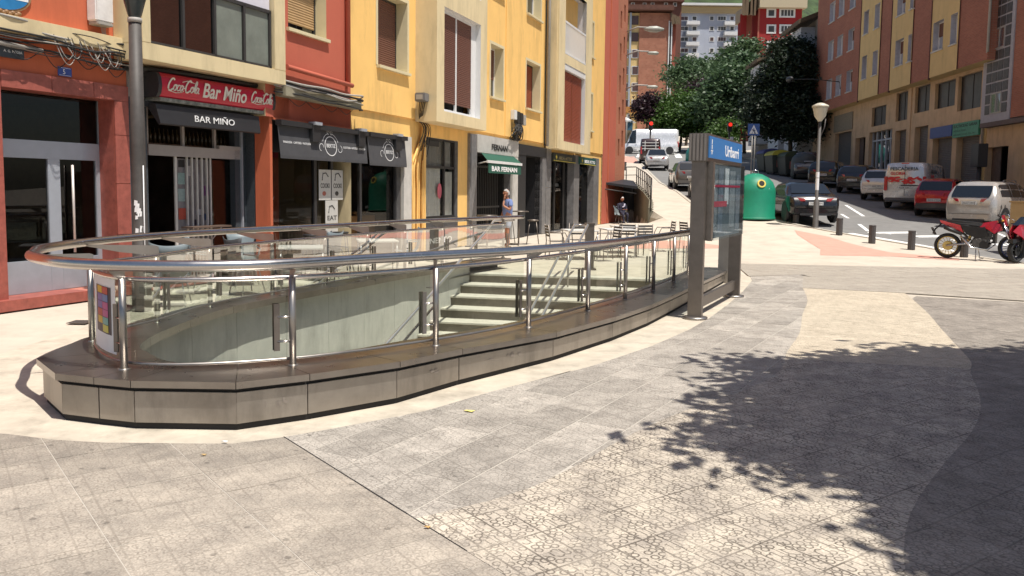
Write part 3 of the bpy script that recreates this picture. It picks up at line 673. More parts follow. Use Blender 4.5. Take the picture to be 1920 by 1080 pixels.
for i, p in enumerate(order):
    j = min(max(i, 1), npost - 2); t = Vector((order[j + 1][0] - order[j - 1][0], order[j + 1][1] - order[j - 1][1], 0)).normalized(); n = Vector((t.y, -t.x, 0))
    P = Vector((p[0], p[1], 0)); zb, zt = zk(p[1], .385), zk(p[1], 1.06)
    pm = MB().tube([P + Vector((0, 0, zb)), P + Vector((0, 0, zt))], .027, 14); pm.lathe([(.045, zb), (.045, zb + .012)], (P.x, P.y, 0), 14)
    po = pm.build('post', m_steel, bal)
    # fin plate reaching out to the handrail
    d = Vector(closest((P.x, P.y), [(q.x, q.y) for q in rl])); q_ = Vector((d.x, d.y, 0)); o_ = (q_ - P); ln = o_.length
    o_ = o_.normalized() if ln > .02 else n; side = Vector((-o_.y, o_.x, 0)) * .004
    fin = [(0, zt - .01), (ln * .5, zt + .02), (ln + .005, zk(p[1], 1.135)), (ln + .01, zk(p[1], 1.15)), (0, zk(p[1], 1.15)), (-.03, zk(p[1], 1.14)), (-.03, zt)]
    vs = [tuple(P + o_ * a + side + Vector((0, 0, z))) for a, z in fin] + [tuple(P + o_ * a - side + Vector((0, 0, z))) for a, z in fin]; nf = len(fin)
    MB().add(vs, [tuple(range(nf)), tuple(range(2 * nf - 1, nf - 1, -1))] + [(k, (k + 1) % nf, nf + (k + 1) % nf, nf + k) for k in range(nf)]).build('rail_bracket', m_steel, bal)
    # clamp: two flat bars on the glass joint, held by two pins
    if i != npost - 1:
        c0 = P - t * .115 - n * .05; h0, h1 = zk(p[1], .50), zk(p[1], .86); mb = MB()
        for sg in (-1, 1):
            b0 = c0 + n * (.022 * sg); ax = [b0 - t * .022 - n * .006, b0 + t * .022 - n * .006, b0 + t * .022 + n * .006, b0 - t * .022 + n * .006]
            mb.prism([(q.x, q.y) for q in ax], h0, h1)
        cl = mb.build('glass_clamp', m_steel_d if i % 3 else m_steel, bal)
        for z in (lerp(h0, h1, .2), lerp(h0, h1, .72)): MB().tube([P + Vector((0, 0, z)), c0 + n * .02 + Vector((0, 0, z))], .009, 8).build('clamp_pin', m_steel_p, bal)
# poster on the nose glass
pi0 = len(posts_far) * 8
nose = gl2[pi0 + 4: pi0 + 8]
pst = thing('poster', 'white poster with a grid of colour squares on the curved end pane of the balustrade', 'poster', tuple(nose[2]))
def curved_sheet(pts, t0, t1, z0, z1, off, n=8):
    Ls = [0]
    for i in range(len(pts) - 1): Ls.append(Ls[-1] + (pts[i + 1] - pts[i]).length)
    mb = MB(); prev = None
    for k in range(n + 1):
        t = lerp(t0, t1, k / n) * Ls[-1]; i = max(0, min(len(pts) - 2, int(np.searchsorted(Ls, t)) - 1)); p = pts[i].lerp(pts[i + 1], (t - Ls[i]) / (Ls[i + 1] - Ls[i]))
        d = (pts[i + 1] - pts[i]).normalized(); nn = Vector((d.y, -d.x, 0)) * off; q = p + nn
        if prev is not None: mb.add([(prev.x, prev.y, z0), (q.x, q.y, z0), (q.x, q.y, z1), (prev.x, prev.y, z1)], [(0, 1, 2, 3)], 0, True)
        prev = q
    return mb
curved_sheet(nose, 0, 1, .44, 1.02, .012).build('poster_paper', mat('poster_white', (.72, .72, .72, 1), .5, var=.03), pst, recalc=False)
curved_sheet(nose, .18, .86, .58, .95, .015).build('poster_panel', mat('poster_dark', (.035, .03, .045, 1), .5, var=.05), pst, recalc=False)
pc = [mat('pc%d' % i, S(*c), .5, var=.04) for i, c in enumerate([(235, 190, 60), (205, 85, 70), (130, 115, 180), (110, 140, 190), (200, 90, 150), (120, 185, 175), (225, 215, 90)])]
gridc = [(0, 1, .92, 0), (1, 1, .92, 1), (0, 2, .86, 2), (1, 2, .86, 3), (0, 3, .80, 2), (1, 3, .80, 4), (0, 4, .74, 1), (1, 4, .74, 4), (0, 5, .68, 0), (1, 5, .68, 5), (1, 6, .62, 6), (0, 6, .62, -1)]
for cx, _, z, ci in gridc:
    if ci >= 0: curved_sheet(nose, .3 + cx * .24, .53 + cx * .24, z - .028, z + .028, .018, 3).build('colour_square', pc[ci], pst, recalc=False)
m_bright = mat('bright_rail', (.72, .71, .69, 1), .3, .85, var=.03)
# stair handrails
hr = thing('stair_handrail', 'twin sloping steel handrail on thin posts in the middle of the stairs', 'handrail', (1.4, 17.3, 0))
for (a, b) in (((1.3, 17.3), (.12, 13.2)), ((1.58, 17.36), (.36, 13.25))):
    A, B_ = Vector((a[0], a[1], 1.0)), Vector((b[0], b[1], -.60)); C_ = B_ + (B_ - A) * .8
    MB().tube([A, B_, C_], .026, 10).build('rail', m_bright, hr)
MB().tube([(1.3, 17.3, 1.0), (1.35, 17.45, 1.0), (1.62, 17.5, 1.0), (1.58, 17.36, 1.0)], .018, 8).build('rail_bend', m_steel_p, hr)
for t in (.28, .95):
    x, y = lerp(1.44, .24, t), lerp(17.33, 13.2, t); z = lerp(1.0, -.6, t)
    MB().tube([(x, y, z - .95), (x, y, z - .05)], .016, 8).build('stanchion', m_steel, hr)
    MB().tube([(x - .14, y, z - .005), (x, y, z - .06), (x + .14, y, z + .02)], .012, 6).build('rail_saddle', m_steel, hr)
hl = thing('wall_handrail', 'single sloping steel handrail along the far wall of the stairwell', 'handrail', (-.4, 18.3, 0))
hp = [(.0, 18.9, 1.02), (-.42, 18.5, 1.02), (-.5, 18.0, .9), (-1.35, 13.1, -.02), (-1.9, 11.4, -.62), (-2.2, 10.4, -.95), (-2.4, 9.6, -1.02), (-2.7, 8.6, -1.3)]
MB().tube(hp, .026, 10).build('rail', m_bright, hl)
MB().tube([(p[0] + .1, p[1] - .02, p[2] - .14) for p in hp[3:]], .021, 10).build('lower_rail', m_steel_p, hl)
for p in ((-.75, 16.6, .62), (-1.25, 13.9, .1), (-1.85, 11.7, -.52)): MB().tube([p, (p[0] - .12, p[1] + .02, p[2] - .05), (p[0] - .2, p[1] + .05, p[2] - .05)], .01, 6).build('rail_bracket', m_steel, hl)
st_ = thing('steel_pillar', 'short square brown steel pillar standing at the head of the stairs', 'pillar', (1.69, 17.98, 0))
mb = MB().box(1.59, 1.78, 17.9, 18.05, 0, .98); mb.box(1.575, 1.795, 17.885, 18.065, .98, 1.02); mb.build('shaft', m_steel_d, st_, bevel=.006)
MB().box(1.54, 1.83, 17.85, 18.1, 0, .03).build('foot', m_steel_d, st_)

# ---------------------------------------------------------------- station information totem
tot = thing('station_totem', 'tall steel station sign with blue header and maps beside the plinth', 'sign', (2.52, 11.24, 0))
T = Fr((2.52, 11.24, 0), math.degrees(math.atan2(1.17, 2.41))); LT = 2.68
for a in (0, LT):
    MB().fbox(T, a - .055, a + .055, -.095, .095, 0, 2.15).build('leg', m_steel_d, tot, bevel=.004)
    MB().lathe([(.17, 0), (.17, .025), (.10, .03)], tuple(T.p(a, 0, 0)), 20).build('foot_plate', m_steel, tot)
MB().fbox(T, .05, LT - .05, -.03, .03, .12, .27).build('cross_beam', m_steel_d, tot, bevel=.003)
hd = MB(); hd.fbox(T, -.1, 2.28, -.13, .125, 2.14, 2.515); hd.build('header_box', m_steel_d, tot, bevel=.006)
rb = MB()
for k in range(5): rb.fbox(T, -.112, -.1, -.12 + k * .05, -.09 + k * .05, 2.15, 2.505)
rb.build('header_rib', mat('rib_steel', (.3, .27, .24, 1), .45, .8), tot)
m_blue = mat('sign_blue', S(60, 140, 215), .35, var=.03)
hf = MB().fbox(T, -.06, 2.24, .125, .14, 2.19, 2.48).build('header_face', m_blue, tot)
m_sw = mat('sign_white', (.8, .8, .8, 1), .5, var=0)
text('Uribarri', T, .95, .141, 2.25, .22, m_sw, hf, xdir=1, width=1.0, bold=.004, ext=.001)
mk = MB()
for k in range(3): mk.fbox(T, .07, .11, .1405, .143, 2.24 + k * .07, 2.30 + k * .07)
mk.fbox(T, .03, .15, .1405, .143, 2.28, 2.295); mk.build('header_emblem', m_sw, hf)
fr = MB()
for a in (.18, LT - .3): fr.fbox(T, a - .02, a + .02, .09, .16, 1.06, 2.14)
fr.build('map_frame', m_steel_d, tot)
fb = MB().fbox(T, .06, .19, -.10, .17, 1.07, 2.14).build('frame_upright', m_steel_d, tot, bevel=.004)
bd = MB().fbox(T, .19, LT - .28, .10, .112, 1.08, 2.12).build('map_board', mat('board_grey', (.13, .155, .175, 1), .85, var=.12, scale=4, spec=.1), tot)
mp = [((.28, .62), (1.2, 2.05), (.20, .22, .24)), ((.72, 1.02), (1.15, 2.08), (.16, .19, .23)), ((1.14, 1.42), (1.55, 2.08), (.55, .56, .58)), ((1.5, 1.9), (1.2, 2.05), (.24, .26, .28)), ((2.0, 2.3), (1.15, 2.0), (.18, .20, .23))]
for (a, b), (c, e), col in mp: MB().fbox(T, a, b, .113, .116, c, e).build('map_sheet', mat('map%.2f' % a, tuple(q_ * 1.1 for q_ in col) + (1,), .85, var=.25, scale=14, spec=.1), bd)
MB().fbox(T, .22, 2.3, .117, .119, 1.80, 1.835).build('red_strip', mat('strip_red', (.5, .05, .09, 1), .8, spec=.1), bd)  # thin crimson strips across the board
MB().fbox(T, .24, 1.3, .117, .119, 1.52, 1.60).build('red_strip', mat('strip_red', (.55, .05, .1, 1), .5), bd)
MB().fbox(T, .2, LT - .26, .165, .168, 1.06, 2.13).build('cover_glass', glassmat('cover_glass', (.88, .92, .93), .8, 0., fk=.22), tot)
# end pier of the plinth with its own display
ep = thing('display_pier', 'narrow steel display pier at the far end of the plinth behind the station sign', 'sign', (4.5, 16.2, 0))
E_ = Fr((4.16, 15.6, 0), 20)
MB().fbox(E_, 0, .5, -.25, .02, 0, .95).build('pier_base', m_steel, ep, bevel=.006)
MB().fbox(E_, 0, .5, -.2, .0, .95, 2.05).build('display_case', m_steel_d, ep, bevel=.006)
MB().fbox(E_, .06, .44, .0, .012, 1.0, 2.0).build('display_face', mat('map0.28', (.2, .2, .2, 1)), ep)
mb = MB()
for k in range(6):
    a0 = .12 + .05 * k; mb.tube([E_.p(a0, .026, .45 + .03 * (k % 2)), E_.p(a0 + .04, .026, .62 - .02 * k), E_.p(a0 + .02, .026, .5)], .006, 5)
mb.build('graffiti', m_sw, ep)
# bollards
m_iron = mat('cast_iron', (.085, .078, .076, 1), .6, .3, var=.25, scale=30, bump=.2)
def bollard(x, y, lab, h=.55, r=.105):
    z = hgt(x, y); t = thing('bollard', lab, 'bollard', (x, y, z - .02), 'bollards along the kerb')
    mb = MB(); n = 28; prof = [(1.0, 0), (1.03, .03), (1.0, h * .5), (1.02, h)]; vs = []
    for q, hh in prof:
        for k in range(n):
            a = 2 * math.pi * k / n; rad = r * q * (1.0 if k % 2 else .93); vs.append((x + rad * math.cos(a), y + rad * math.sin(a), z - .02 + hh))
    mb.add(vs, [(i * n + k, i * n + (k + 1) % n, (i + 1) * n + (k + 1) % n, (i + 1) * n + k) for i in range(3) for k in range(n)])
    mb.build('shaft', m_iron, t)
    MB().lathe([(r * 1.03, h), (r * 1.0, h + .02), (r * .8, h + .028)], (x, y, z - .02), 24).build('cap', m_iron, t)
bollard(11.95, 24.7, 'fluted iron bollard nearest the red motorcycle, left of its rear wheel')
bollard(11.35, 26.05, 'fluted iron bollard second from the motorcycles, between two others')
bollard(11.02, 27.85, 'fluted iron bollard just right of the foot of the lamp post')
bollard(10.62, 31.0, 'fluted iron bollard in front of the black saloon, left of the lamp post')
bollard(12.55, 22.9, 'fluted iron bollard half hidden behind the red motorcycle engine')
bollard(8.2, 61.5, 'small iron bollard far up the left pavement in open light', .6, .18)
bollard(6.6, 62.5, 'small iron bollard far up the left pavement beside the orange wall', .6, .18)
# ---------------------------------------------------------------- facade kit
m_orange = mat('orange_render', S(216, 114, 78, .78), .85, var=.05, scale=1.5, bump=.05, bscale=120, stain=.2)
m_red = mat('red_render', S(206, 108, 84, .76), .85, var=.05, scale=1.5, bump=.05, bscale=120, stain=.06)
m_cream = mat('cream_render', S(246, 226, 180, .72), .85, var=.04, scale=2, bump=.04, bscale=90, stain=.2)
m_yellow = mat('yellow_render', S(253, 206, 124, .86), .85, var=.05, scale=1.2, bump=.05, bscale=120, stain=.2)
m_reveal = mat('pale_reveal', S(240, 226, 185, .72), .8, var=.04)
m_marble = mat('red_marble', S(190, 106, 92, .64), .45, var=.25, scale=9, stain=.2)
m_granite = mat('black_granite', (.05, .06, .07, 1), .35, var=.9, scale=70)
m_blackf = mat('black_fascia', (.022, .022, .024, 1), .5, var=.15)
m_alu = mat('grey_aluminium', (.42, .45, .50, 1), .45, .4, var=.06)
m_alud = mat('dark_aluminium', (.045, .042, .04, 1), .5, .2, var=.1)
m_brownsh = mat('brown_shutter', S(122, 78, 62, .7), .6, var=.08, scale=20)
m_rustsh = mat('rust_shutter', S(160, 78, 48, .7), .55, var=.1, scale=5)
m_beigesh = mat('beige_shutter', S(200, 165, 120, .7), .6, var=.1)
m_whitef = mat('white_frame', (.68, .68, .67, 1), .45, var=.03)
m_cable = mat('black_cable', (.02, .02, .02, 1), .6, var=.1)
m_cablew = mat('grey_cable', (.35, .33, .3, 1), .6, var=.1)
m_greym = mat('grey_marble', S(150, 148, 148, .6), .35, var=.25, scale=6)
m_whitem = mat('white_marble', S(225, 222, 215, .7), .4, var=.12, scale=4, stain=.25)
g_win = glassmat('window_glass', (.10, .10, .11), 1., .10)
g_greenrefl = mat('green_reflection', (.17, .19, .165, 1), .25, var=.25, scale=1.2)  # opaque pane with a greenish reflection painted into its colour
def shutter(F, a0, a1, z0, z1, n, m, parent, pitch=.05, name='shutter'):
    mb = MB(); k = max(2, int((z1 - z0) / pitch)); h = (z1 - z0) / k
    for i in range(k):
        z = z0 + i * h
        mb.quad(F.p(a0, n, z), F.p(a1, n, z), F.p(a1, n + .012, z + h * .55), F.p(a0, n + .012, z + h * .55)); mb.quad(F.p(a0, n + .012, z + h * .55), F.p(a1, n + .012, z + h * .55), F.p(a1, n, z + h), F.p(a0, n, z + h))
    return mb.build(name, m, parent, recalc=False)
def window(F, a0, a1, z0, z1, parent, n=0., depth=.28, fm=None, nm=2, sh=None, shfrac=1., sill=None, fw_=.05, glass=None, sillw=.07, lab=None):
    fm = fm or m_whitef; mb = MB(); d = n - depth
    mb.fbox(F, a0, a0 + fw_, d - .04, d + .02, z0, z1); mb.fbox(F, a1 - fw_, a1, d - .04, d + .02, z0, z1); mb.fbox(F, a0 + fw_, a1 - fw_, d - .04, d + .02, z0, z0 + fw_); mb.fbox(F, a0 + fw_, a1 - fw_, d - .04, d + .02, z1 - fw_, z1)
    for i in range(1, nm): a = lerp(a0, a1, i / nm); mb.fbox(F, a - fw_ * .5, a + fw_ * .5, d - .035, d + .015, z0 + fw_, z1 - fw_)
    wo = mb.build('window', fm, parent)
    for i in range(nm):
        b0, b1 = lerp(a0, a1, i / nm) + fw_ * .5, lerp(a0, a1, (i + 1) / nm) - fw_ * .5
        if sh and shfrac > .9: continue
        MB().quad(F.p(b0, d - .01, z0 + fw_), F.p(b1, d - .01, z0 + fw_), F.p(b1, d - .01, z1 - fw_), F.p(b0, d - .01, z1 - fw_)).build('pane', glass or g_win, wo, recalc=False)
    if sh:
        for i in range(nm): shutter(F, lerp(a0, a1, i / nm) + fw_ * .6, lerp(a0, a1, (i + 1) / nm) - fw_ * .6, z1 - fw_ - (z1 - z0 - 2 * fw_) * shfrac, z1 - fw_, d + .005, sh, wo)
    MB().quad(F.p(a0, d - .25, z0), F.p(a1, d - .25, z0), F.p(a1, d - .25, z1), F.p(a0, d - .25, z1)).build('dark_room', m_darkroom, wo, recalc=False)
    if sill: MB().fbox(F, a0 - .06, a1 + .06, d + .02, n + sillw, z0 - .07, z0 - .002).build('sill', sill, wo, bevel=.004)
    return wo
def shell(F, a0, a1, z0, z1, depth, m, parent, n=0., name='rear_walls'):
    mb = MB()
    for q in (((a0, n), (a0, n - depth)), ((a0, n - depth), (a1, n - depth)), ((a1, n - depth), (a1, n))):
        (p, r), (s_, t) = q; mb.quad(F.p(p, r, z0), F.p(s_, t, z0), F.p(s_, t, z1), F.p(p, r, z1))
    mb.quad(F.p(a0, n, z1), F.p(a1, n, z1), F.p(a1, n - depth, z1), F.p(a0, n - depth, z1))
    return mb.build(name, m, parent, recalc=False)
def room(F, a0, a1, z0, z1, depth, parent, n=0., m=None, name='interior'):
    mb = MB(); m = m or m_darkroom
    mb.quad(F.p(a0, n - depth, z0), F.p(a1, n - depth, z0), F.p(a1, n - depth, z1), F.p(a0, n - depth, z1))
    mb.quad(F.p(a0, n, z0), F.p(a0, n - depth, z0), F.p(a0, n - depth, z1), F.p(a0, n, z1)); mb.quad(F.p(a1, n, z0), F.p(a1, n - depth, z0), F.p(a1, n - depth, z1), F.p(a1, n, z1))
    mb.quad(F.p(a0, n, z1), F.p(a1, n, z1), F.p(a1, n - depth, z1), F.p(a0, n - depth, z1)); mb.quad(F.p(a0, n, z0 + .01), F.p(a1, n, z0 + .01), F.p(a1, n - depth, z0 + .01), F.p(a0, n - depth, z0 + .01))
    return mb.build(name, m, parent, recalc=False)
def cables(F, pts, r, m, parent, name='cable'):
    return MB().tube([F.p(*p) for p in smoothline(pts, 5)], r, 6).build(name, m, parent)
FA = Fr((-4.94, 15.91, 0), 23.0)
nB = Vector((math.cos(R_(19.2)), -math.sin(R_(19.2)), 0))
FB = Fr(tuple(nB * -9.5), 19.2)

# ---------------------------------------------------------------- orange building with the bar
A_ = thing('apartment_building', 'orange-red corner building with red marble doorway, cream glazed bay and the bar at street level', 'building', tuple(FA.p(0, 0, 0)))
wm = wallmesh(FA, -9, .69, 0, 12, [(-5.06, -3.23, -.1, 3.03), (-2.59, .03, -.1, 3.12), (-3.19, .19, 3.64, 9.5)], depth=.32, mi=0, mr=1)
wm.build('wall', [m_orange, m_marble], A_)
rw = MB(); rw.quad(FA.p(.69, 0, 0), FA.p(.69, -.6, 0), FA.p(.69, -.6, 3.1), FA.p(.69, 0, 3.1)); rw.build('return_wall', m_orange, A_)
shell(FA, -9, .69, 0, 12, 9, m_cream, A_)
# marble door surround: lintel and jambs as slabs
for a0, a1 in ((-6.6, -5.8), (-5.8, -5.06)): MB().fbox(FA, a0 + .003, a1 - .003, 0, .035, 0, 3.27).build('marble_slab', m_marble, A_, bevel=.003)
for z0, z1 in ((.15, .95), (.95, 1.75), (1.75, 2.5), (2.5, 3.03)): MB().fbox(FA, -3.23, -2.965, .0, .035, z0 + .003, z1 - .003).build('marble_slab', m_marble, A_, bevel=.003)
for a0, a1 in ((-5.06, -4.3), (-4.3, -3.6), (-3.6, -2.965)): MB().fbox(FA, a0 + .003, a1 - .003, 0, .04, 3.03, 3.265).build('marble_slab', m_marble, A_, bevel=.003)
stp = MB().fbox(FA, -7.5, -3.9, -.32, .16, 0, .15).build('doorstep', m_marble, A_, bevel=.006)
st2 = MB()
for k in range(3): st2.fbox(FA, -3.89, -2.97, -.32, .14 - k * .02, k * .05, k * .05 + .045)
st2.build('doorstep', mat('pink_step', S(220, 140, 120, .65), .5, var=.1), A_)
# portal door
dr = MB(); D = -.32
for a0, a1, z0, z1 in ((-4.98, -4.90, .15, 2.1), (-4.13, -3.93, .15, 2.1), (-3.3, -3.18, .15, 2.1), (-4.98, -3.18, 2.1, 2.36), (-4.9, -4.13, .15, .62), (-3.93, -3.3, .15, .62), (-5.06, -4.98, 2.36, 3.03), (-3.23, -3.14, 2.36, 3.03)): dr.fbox(FA, a0, a1, D - .06, D, z0, z1)
dro = dr.build('door', m_alu, A_, bevel=.004)
MB().quad(FA.p(-4.9, D - .03, .62), FA.p(-4.13, D - .03, .62), FA.p(-4.13, D - .03, 2.1), FA.p(-4.9, D - .03, 2.1)).build('pane', g_shop, dro, recalc=False)
MB().quad(FA.p(-3.93, D - .03, .62), FA.p(-3.3, D - .03, .62), FA.p(-3.3, D - .03, 2.1), FA.p(-3.93, D - .03, 2.1)).build('pane', g_shop, dro, recalc=False)
MB().quad(FA.p(-5.0, D - .03, 2.36), FA.p(-3.2, D - .03, 2.36), FA.p(-3.2, D - .03, 3.03), FA.p(-5.0, D - .03, 3.03)).build('pane', g_shop, dro, recalc=False)
MB().tube([FA.p(-3.76, D + .05, .7), FA.p(-3.76, D + .05, 2.02)], .02, 8).build('pull_bar', mat('pull', (.75, .68, .62, 1), .4, .5), dro)
room(FA, -5.06, -3.1, .15, 3.03, 3.2, A_, n=D - .06, m=mat('brown_lobby', (.10, .065, .045, 1), .6, var=.3))
# beige ledge
MB().fbox(FA, -9, -3.19, 0, .2, 3.75, 3.97).build('ledge', m_cream, A_, bevel=.006)
# the glazed bay
by = MB()
by.fbox(FA, -3.19, .19, 0, .6, 3.64, 3.9); by.fbox(FA, -3.19, -3.02, 0, .6, 3.9, 6.6); by.fbox(FA, -.12, .19, 0, .6, 3.9, 6.6); by.fbox(FA, -3.02, -.12, 0, .6, 6.3, 6.6)
bo = by.build('bay', m_cream, A_, bevel=.006)
gb = MB()
for a in (-3.02, -2.31, -1.6, -.88, -.19): gb.fbox(FA, a, a + .05, .47, .54, 3.9, 4.93)
gb.fbox(FA, -3.02, -.14, .47, .54, 3.88, 3.95); gb.fbox(FA, -3.02, -.14, .47, .54, 4.9, 4.96)
gbo = gb.build('bay_glazing', m_alud, A_)
for a, m_ in ((-2.97, g_win), (-2.26, g_win), (-1.55, g_greenrefl), (-.83, g_greenrefl)): MB().quad(FA.p(a, .5, 3.95), FA.p(a + .66, .5, 3.95), FA.p(a + .66, .5, 4.9), FA.p(a, .5, 4.9)).build('pane', m_, gbo, recalc=False)
MB().fbox(FA, -3.02, -.14, .3, .5, 4.96, 6.3).build('blind_box', mat('lilac_panel', (.62, .60, .66, 1), .6, var=.04), A_)
room(FA, -3.02, -.14, 3.9, 4.93, .8, A_, n=.44)
# bar frontage
MB().fbox(FA, -2.965, -2.6, 0, .02, 0, 3.15).build('granite_pier', m_granite, A_)
MB().fbox(FA, -2.965, .03, .0, .03, 3.12, 3.6).build('soffit_board', mat('grey_board', (.28, .26, .24, 1), .7), A_)
bf = MB(); D = -.32
bf.fbox(FA, -2.35, -.14, D, D + .1, 2.23, 2.41); bf.fbox(FA, -.72, -.14, D, D + .12, 2.41, 2.47)
for a in (-2.35, -1.55, -.78, -.16): bf.fbox(FA, a, a + .05, D, D + .05, 2.41, 3.05)
bfo = bf.build('bar_front', mat('taupe_frame', (.36, .32, .30, 1), .55, var=.06), A_)
bd2 = MB(); w0, w1 = -1.74, -.84
for a in (w0, w0 + .28, w0 + .40, w0 + .52, w0 + .64, w0 + .76, w1 - .05): bd2.fbox(FA, a, a + .025 if a not in (w0,) else a + .05, D + .02, D + .05, .62, 2.23)
for a in [w0 + .08 * k for k in range(2, 11)]: bd2.fbox(FA, a, a + .02, D + .02, D + .05, .1, .62)
bd2.fbox(FA, w0, w1, D + .0, D + .04, .58, .66); bd2.fbox(FA, w0, w1, D, D + .04, .02, .12)
bdo = bd2.build('bar_door', mat('grille_white', (.55, .53, .50, 1), .5, var=.1), A_)
MB().fbox(FA, w0 + .05, w1 - .03, D - .03, D - .01, .12, .58).build('door_panel', mat('oxblood', (.20, .055, .03, 1), .5, var=.2), bdo)
MB().fbox(FA, w0 + .05, w1 - .03, D - .03, D - .01, .66, 2.2).build('door_pane', mat('hazy_pane', (.19, .18, .19, 1), .2, var=.35, scale=4), bdo)
rs = random.Random(4)
for (a, z, w_, h, c) in ((-1.62, 1.75, .16, .2, (150, 175, 170)), (-1.62, 1.45, .16, .22, (160, 178, 175)), (-1.62, 1.13, .17, .2, (190, 80, 60)), (-1.38, 1.9, .09, .18, (200, 190, 190)), (-1.0, 1.55, .12, .18, (120, 60, 120)), (-1.2, 1.2, .12, .1, (190, 190, 195)), (-1.0, 1.1, .1, .12, (60, 80, 120)), (-1.25, 1.0, .1, .12, (50, 40, 60)), (-1.6, 2.05, .14, .13, (40, 35, 35))):
    MB().fbox(FA, a, a + w_, D - .009, D - .004, z, z + h).build('sticker', mat('st%.2f%.2f' % (a, z), S(*c), .6, var=.15, scale=30), bdo)
MB().fbox(FA, -.83, -.30, D - .03, D - .02, .62, 2.2).build('side_pane', g_shop, A_)
MB().fbox(FA, -.30, .03, D - .03, D + .1, 0, 3.1).build('dark_jamb', m_granite, A_)
MB().fbox(FA, -.16, -.12, D + .1, D + .14, 0, 3.05).build('light_strip', m_alu, A_); MB().fbox(FA, -.01, .027, -.31, .004, 0, 3.1).build('granite_jamb', m_granite, A_)
room(FA, -2.59, .0, 0, 3.1, 3., A_, n=D - .04, m=mat('bar_room', (.05, .042, .038, 1), .8, var=.6, scale=2))
MB().fbox(FA, -.78, -.42, -1.2, -1.17, 1.5, 2.1).build('framed_picture', mat('pic', (.05, .03, .02, 1), .5), A_)
MB().fbox(FA, -2.55, .0, -2.9, -2.7, 1.3, 2.3).build('bar_wall', mat('barwall', (.28, .24, .21, 1), .7, var=.3, scale=3), A_)
bb = MB(); rs = random.Random(9)
for k in range(22):
    a = -2.3 + k * .1; z = 2.45; bb.lathe([(.028, 0), (.03, .15), (.01, .2), (.01, .26)], tuple(FA.p(a, -.55, z)), 8)
bb.fbox(FA, -2.4, -.1, -.7, -.45, 2.42, 2.45); bb.build('shelf_bottles', mat('bottles', (.06, .04, .02, 1), .2, var=.6, scale=30), A_)
tb = thing('wall_shelf', 'small folding brown shelf fixed at the bar door grille', 'shelf', tuple(FA.p(-1.3, -.2, 1.0)))
MB().fbox(FA, -1.62, -.66, D + .05, D + .32, .98, 1.01).build('board', mat('shelf_brown', (.12, .08, .06, 1), .5), tb)
MB().tube([FA.p(-1.4, D + .3, .98), FA.p(-1.45, D + .05, .7)], .012, 6).build('bracket', m_alu, tb); MB().tube([FA.p(-.9, D + .3, .98), FA.p(-.93, D + .05, .7)], .012, 6).build('bracket', m_alu, tb)
# illuminated-type sign box
cs = thing('bar_sign', 'long red light box sign with white script lettering above the bar', 'sign', tuple(FA.p(-1.3, .2, 3.15)))
sg = MB(); prof = [(.03, 3.13), (.36, 3.13), (.41, 3.2), (.43, 3.32), (.41, 3.45), (.36, 3.52), (.03, 3.52)]; a0, a1 = -2.66, .03
vs = [FA.p(a0, n, z) for n, z in prof] + [FA.p(a1, n, z) for n, z in prof]; k = len(prof)
sg.add(vs, [(i, i + 1, k + i + 1, k + i) for i in range(k - 1)], 0, True); sg.add(vs, [(k - 1, 0, k, 2 * k - 1)])
m_signred = mat('sign_red', S(215, 28, 62, .75), .35, var=.04)
so2 = sg.build('sign_box', m_signred, cs)
for a in (a0 - .07, a1):
    vs = [FA.p(a, n * 1.01, z) for n, z in prof] + [FA.p(a + .07, n * 1.01, z) for n, z in prof]
    MB().add(vs, [tuple(range(k)), tuple(range(2 * k - 1, k - 1, -1))] + [(i, (i + 1) % k, k + (i + 1) % k, k + i) for i in range(k)]).build('end_cap', m_blackf, cs)
MB().fbox(FA, a0, a1, .05, .38, 3.07, 3.13).build('base_rail', mat('grimy_rail', (.2, .2, .17, 1), .7, var=.6, scale=14), cs)
m_let = mat('sign_letter', (.78, .72, .6, 1), .5, var=0)
def script(word, a, z, h, width):
    """flowing script drawn with round strokes"""
    G = {'C': [[(.75, .85), (.6, 1.02), (.3, .9), (.08, .5), (.12, .1), (.4, -.05), (.75, .15)]], 'o': [[(.3, .5), (.1, .42), (.05, .15), (.25, 0), (.45, .2), (.3, .5), (.6, .42)]], 'c': [[(.45, .45), (.2, .48), (.05, .2), (.2, 0), (.5, .12)]],
         'a': [[(.42, .42), (.2, .5), (.04, .2), (.2, 0), (.42, .3), (.45, .48), (.42, .08), (.6, .02)]], 'l': [[(.1, .1), (.35, .8), (.25, 1.05), (.12, .7), (.12, .1), (.35, .05)]], '-': [[(.02, .28), (.22, .30)]]}
    W = {'C': .78, 'o': .5, 'c': .45, 'a': .55, 'l': .3, '-': .2}; x = 0; tot = sum(W[c] for c in word); k = width / tot; mb = MB()
    for c in word:
        for st in G[c]: MB().tube([FA.p(a + (x + u) * k + v * h * .3, .432, z + v * h) for u, v, _ in smoothline([(u, v, 0) for u, v in st], 3)], .014 if c == 'C' else .011, 5).build('letter', m_let, cs)
        x += W[c]
script('Coca-Cola', -2.56, 3.26, .19, .68); script('Coca-Cola', -.60, 3.26, .19, .58)
text('Bar Miño', FA, -1.80, .430, 3.22, .34, m_let, cs, width=1.08, shear=.3, bold=.006, ext=.004)
for aa in (-2.56, -.59):
    MB().tube([FA.p(aa + .02, .432, 3.25), FA.p(aa + .18, .432, 3.225), FA.p(aa + .32, .432, 3.245), FA.p(aa + .3, .432, 3.25)], .006, 5).build('swash', m_let, cs)
    MB().tube([FA.p(aa + .33, .43, 3.41), FA.p(aa + .45, .43, 3.445), FA.p(aa + .6, .43, 3.42)], .006, 5).build('swash', m_let, cs)
aw = thing('awning', 'folded black awning with thin white capitals below the red bar sign', 'awning', tuple(FA.p(-1.4, .2, 2.7)))
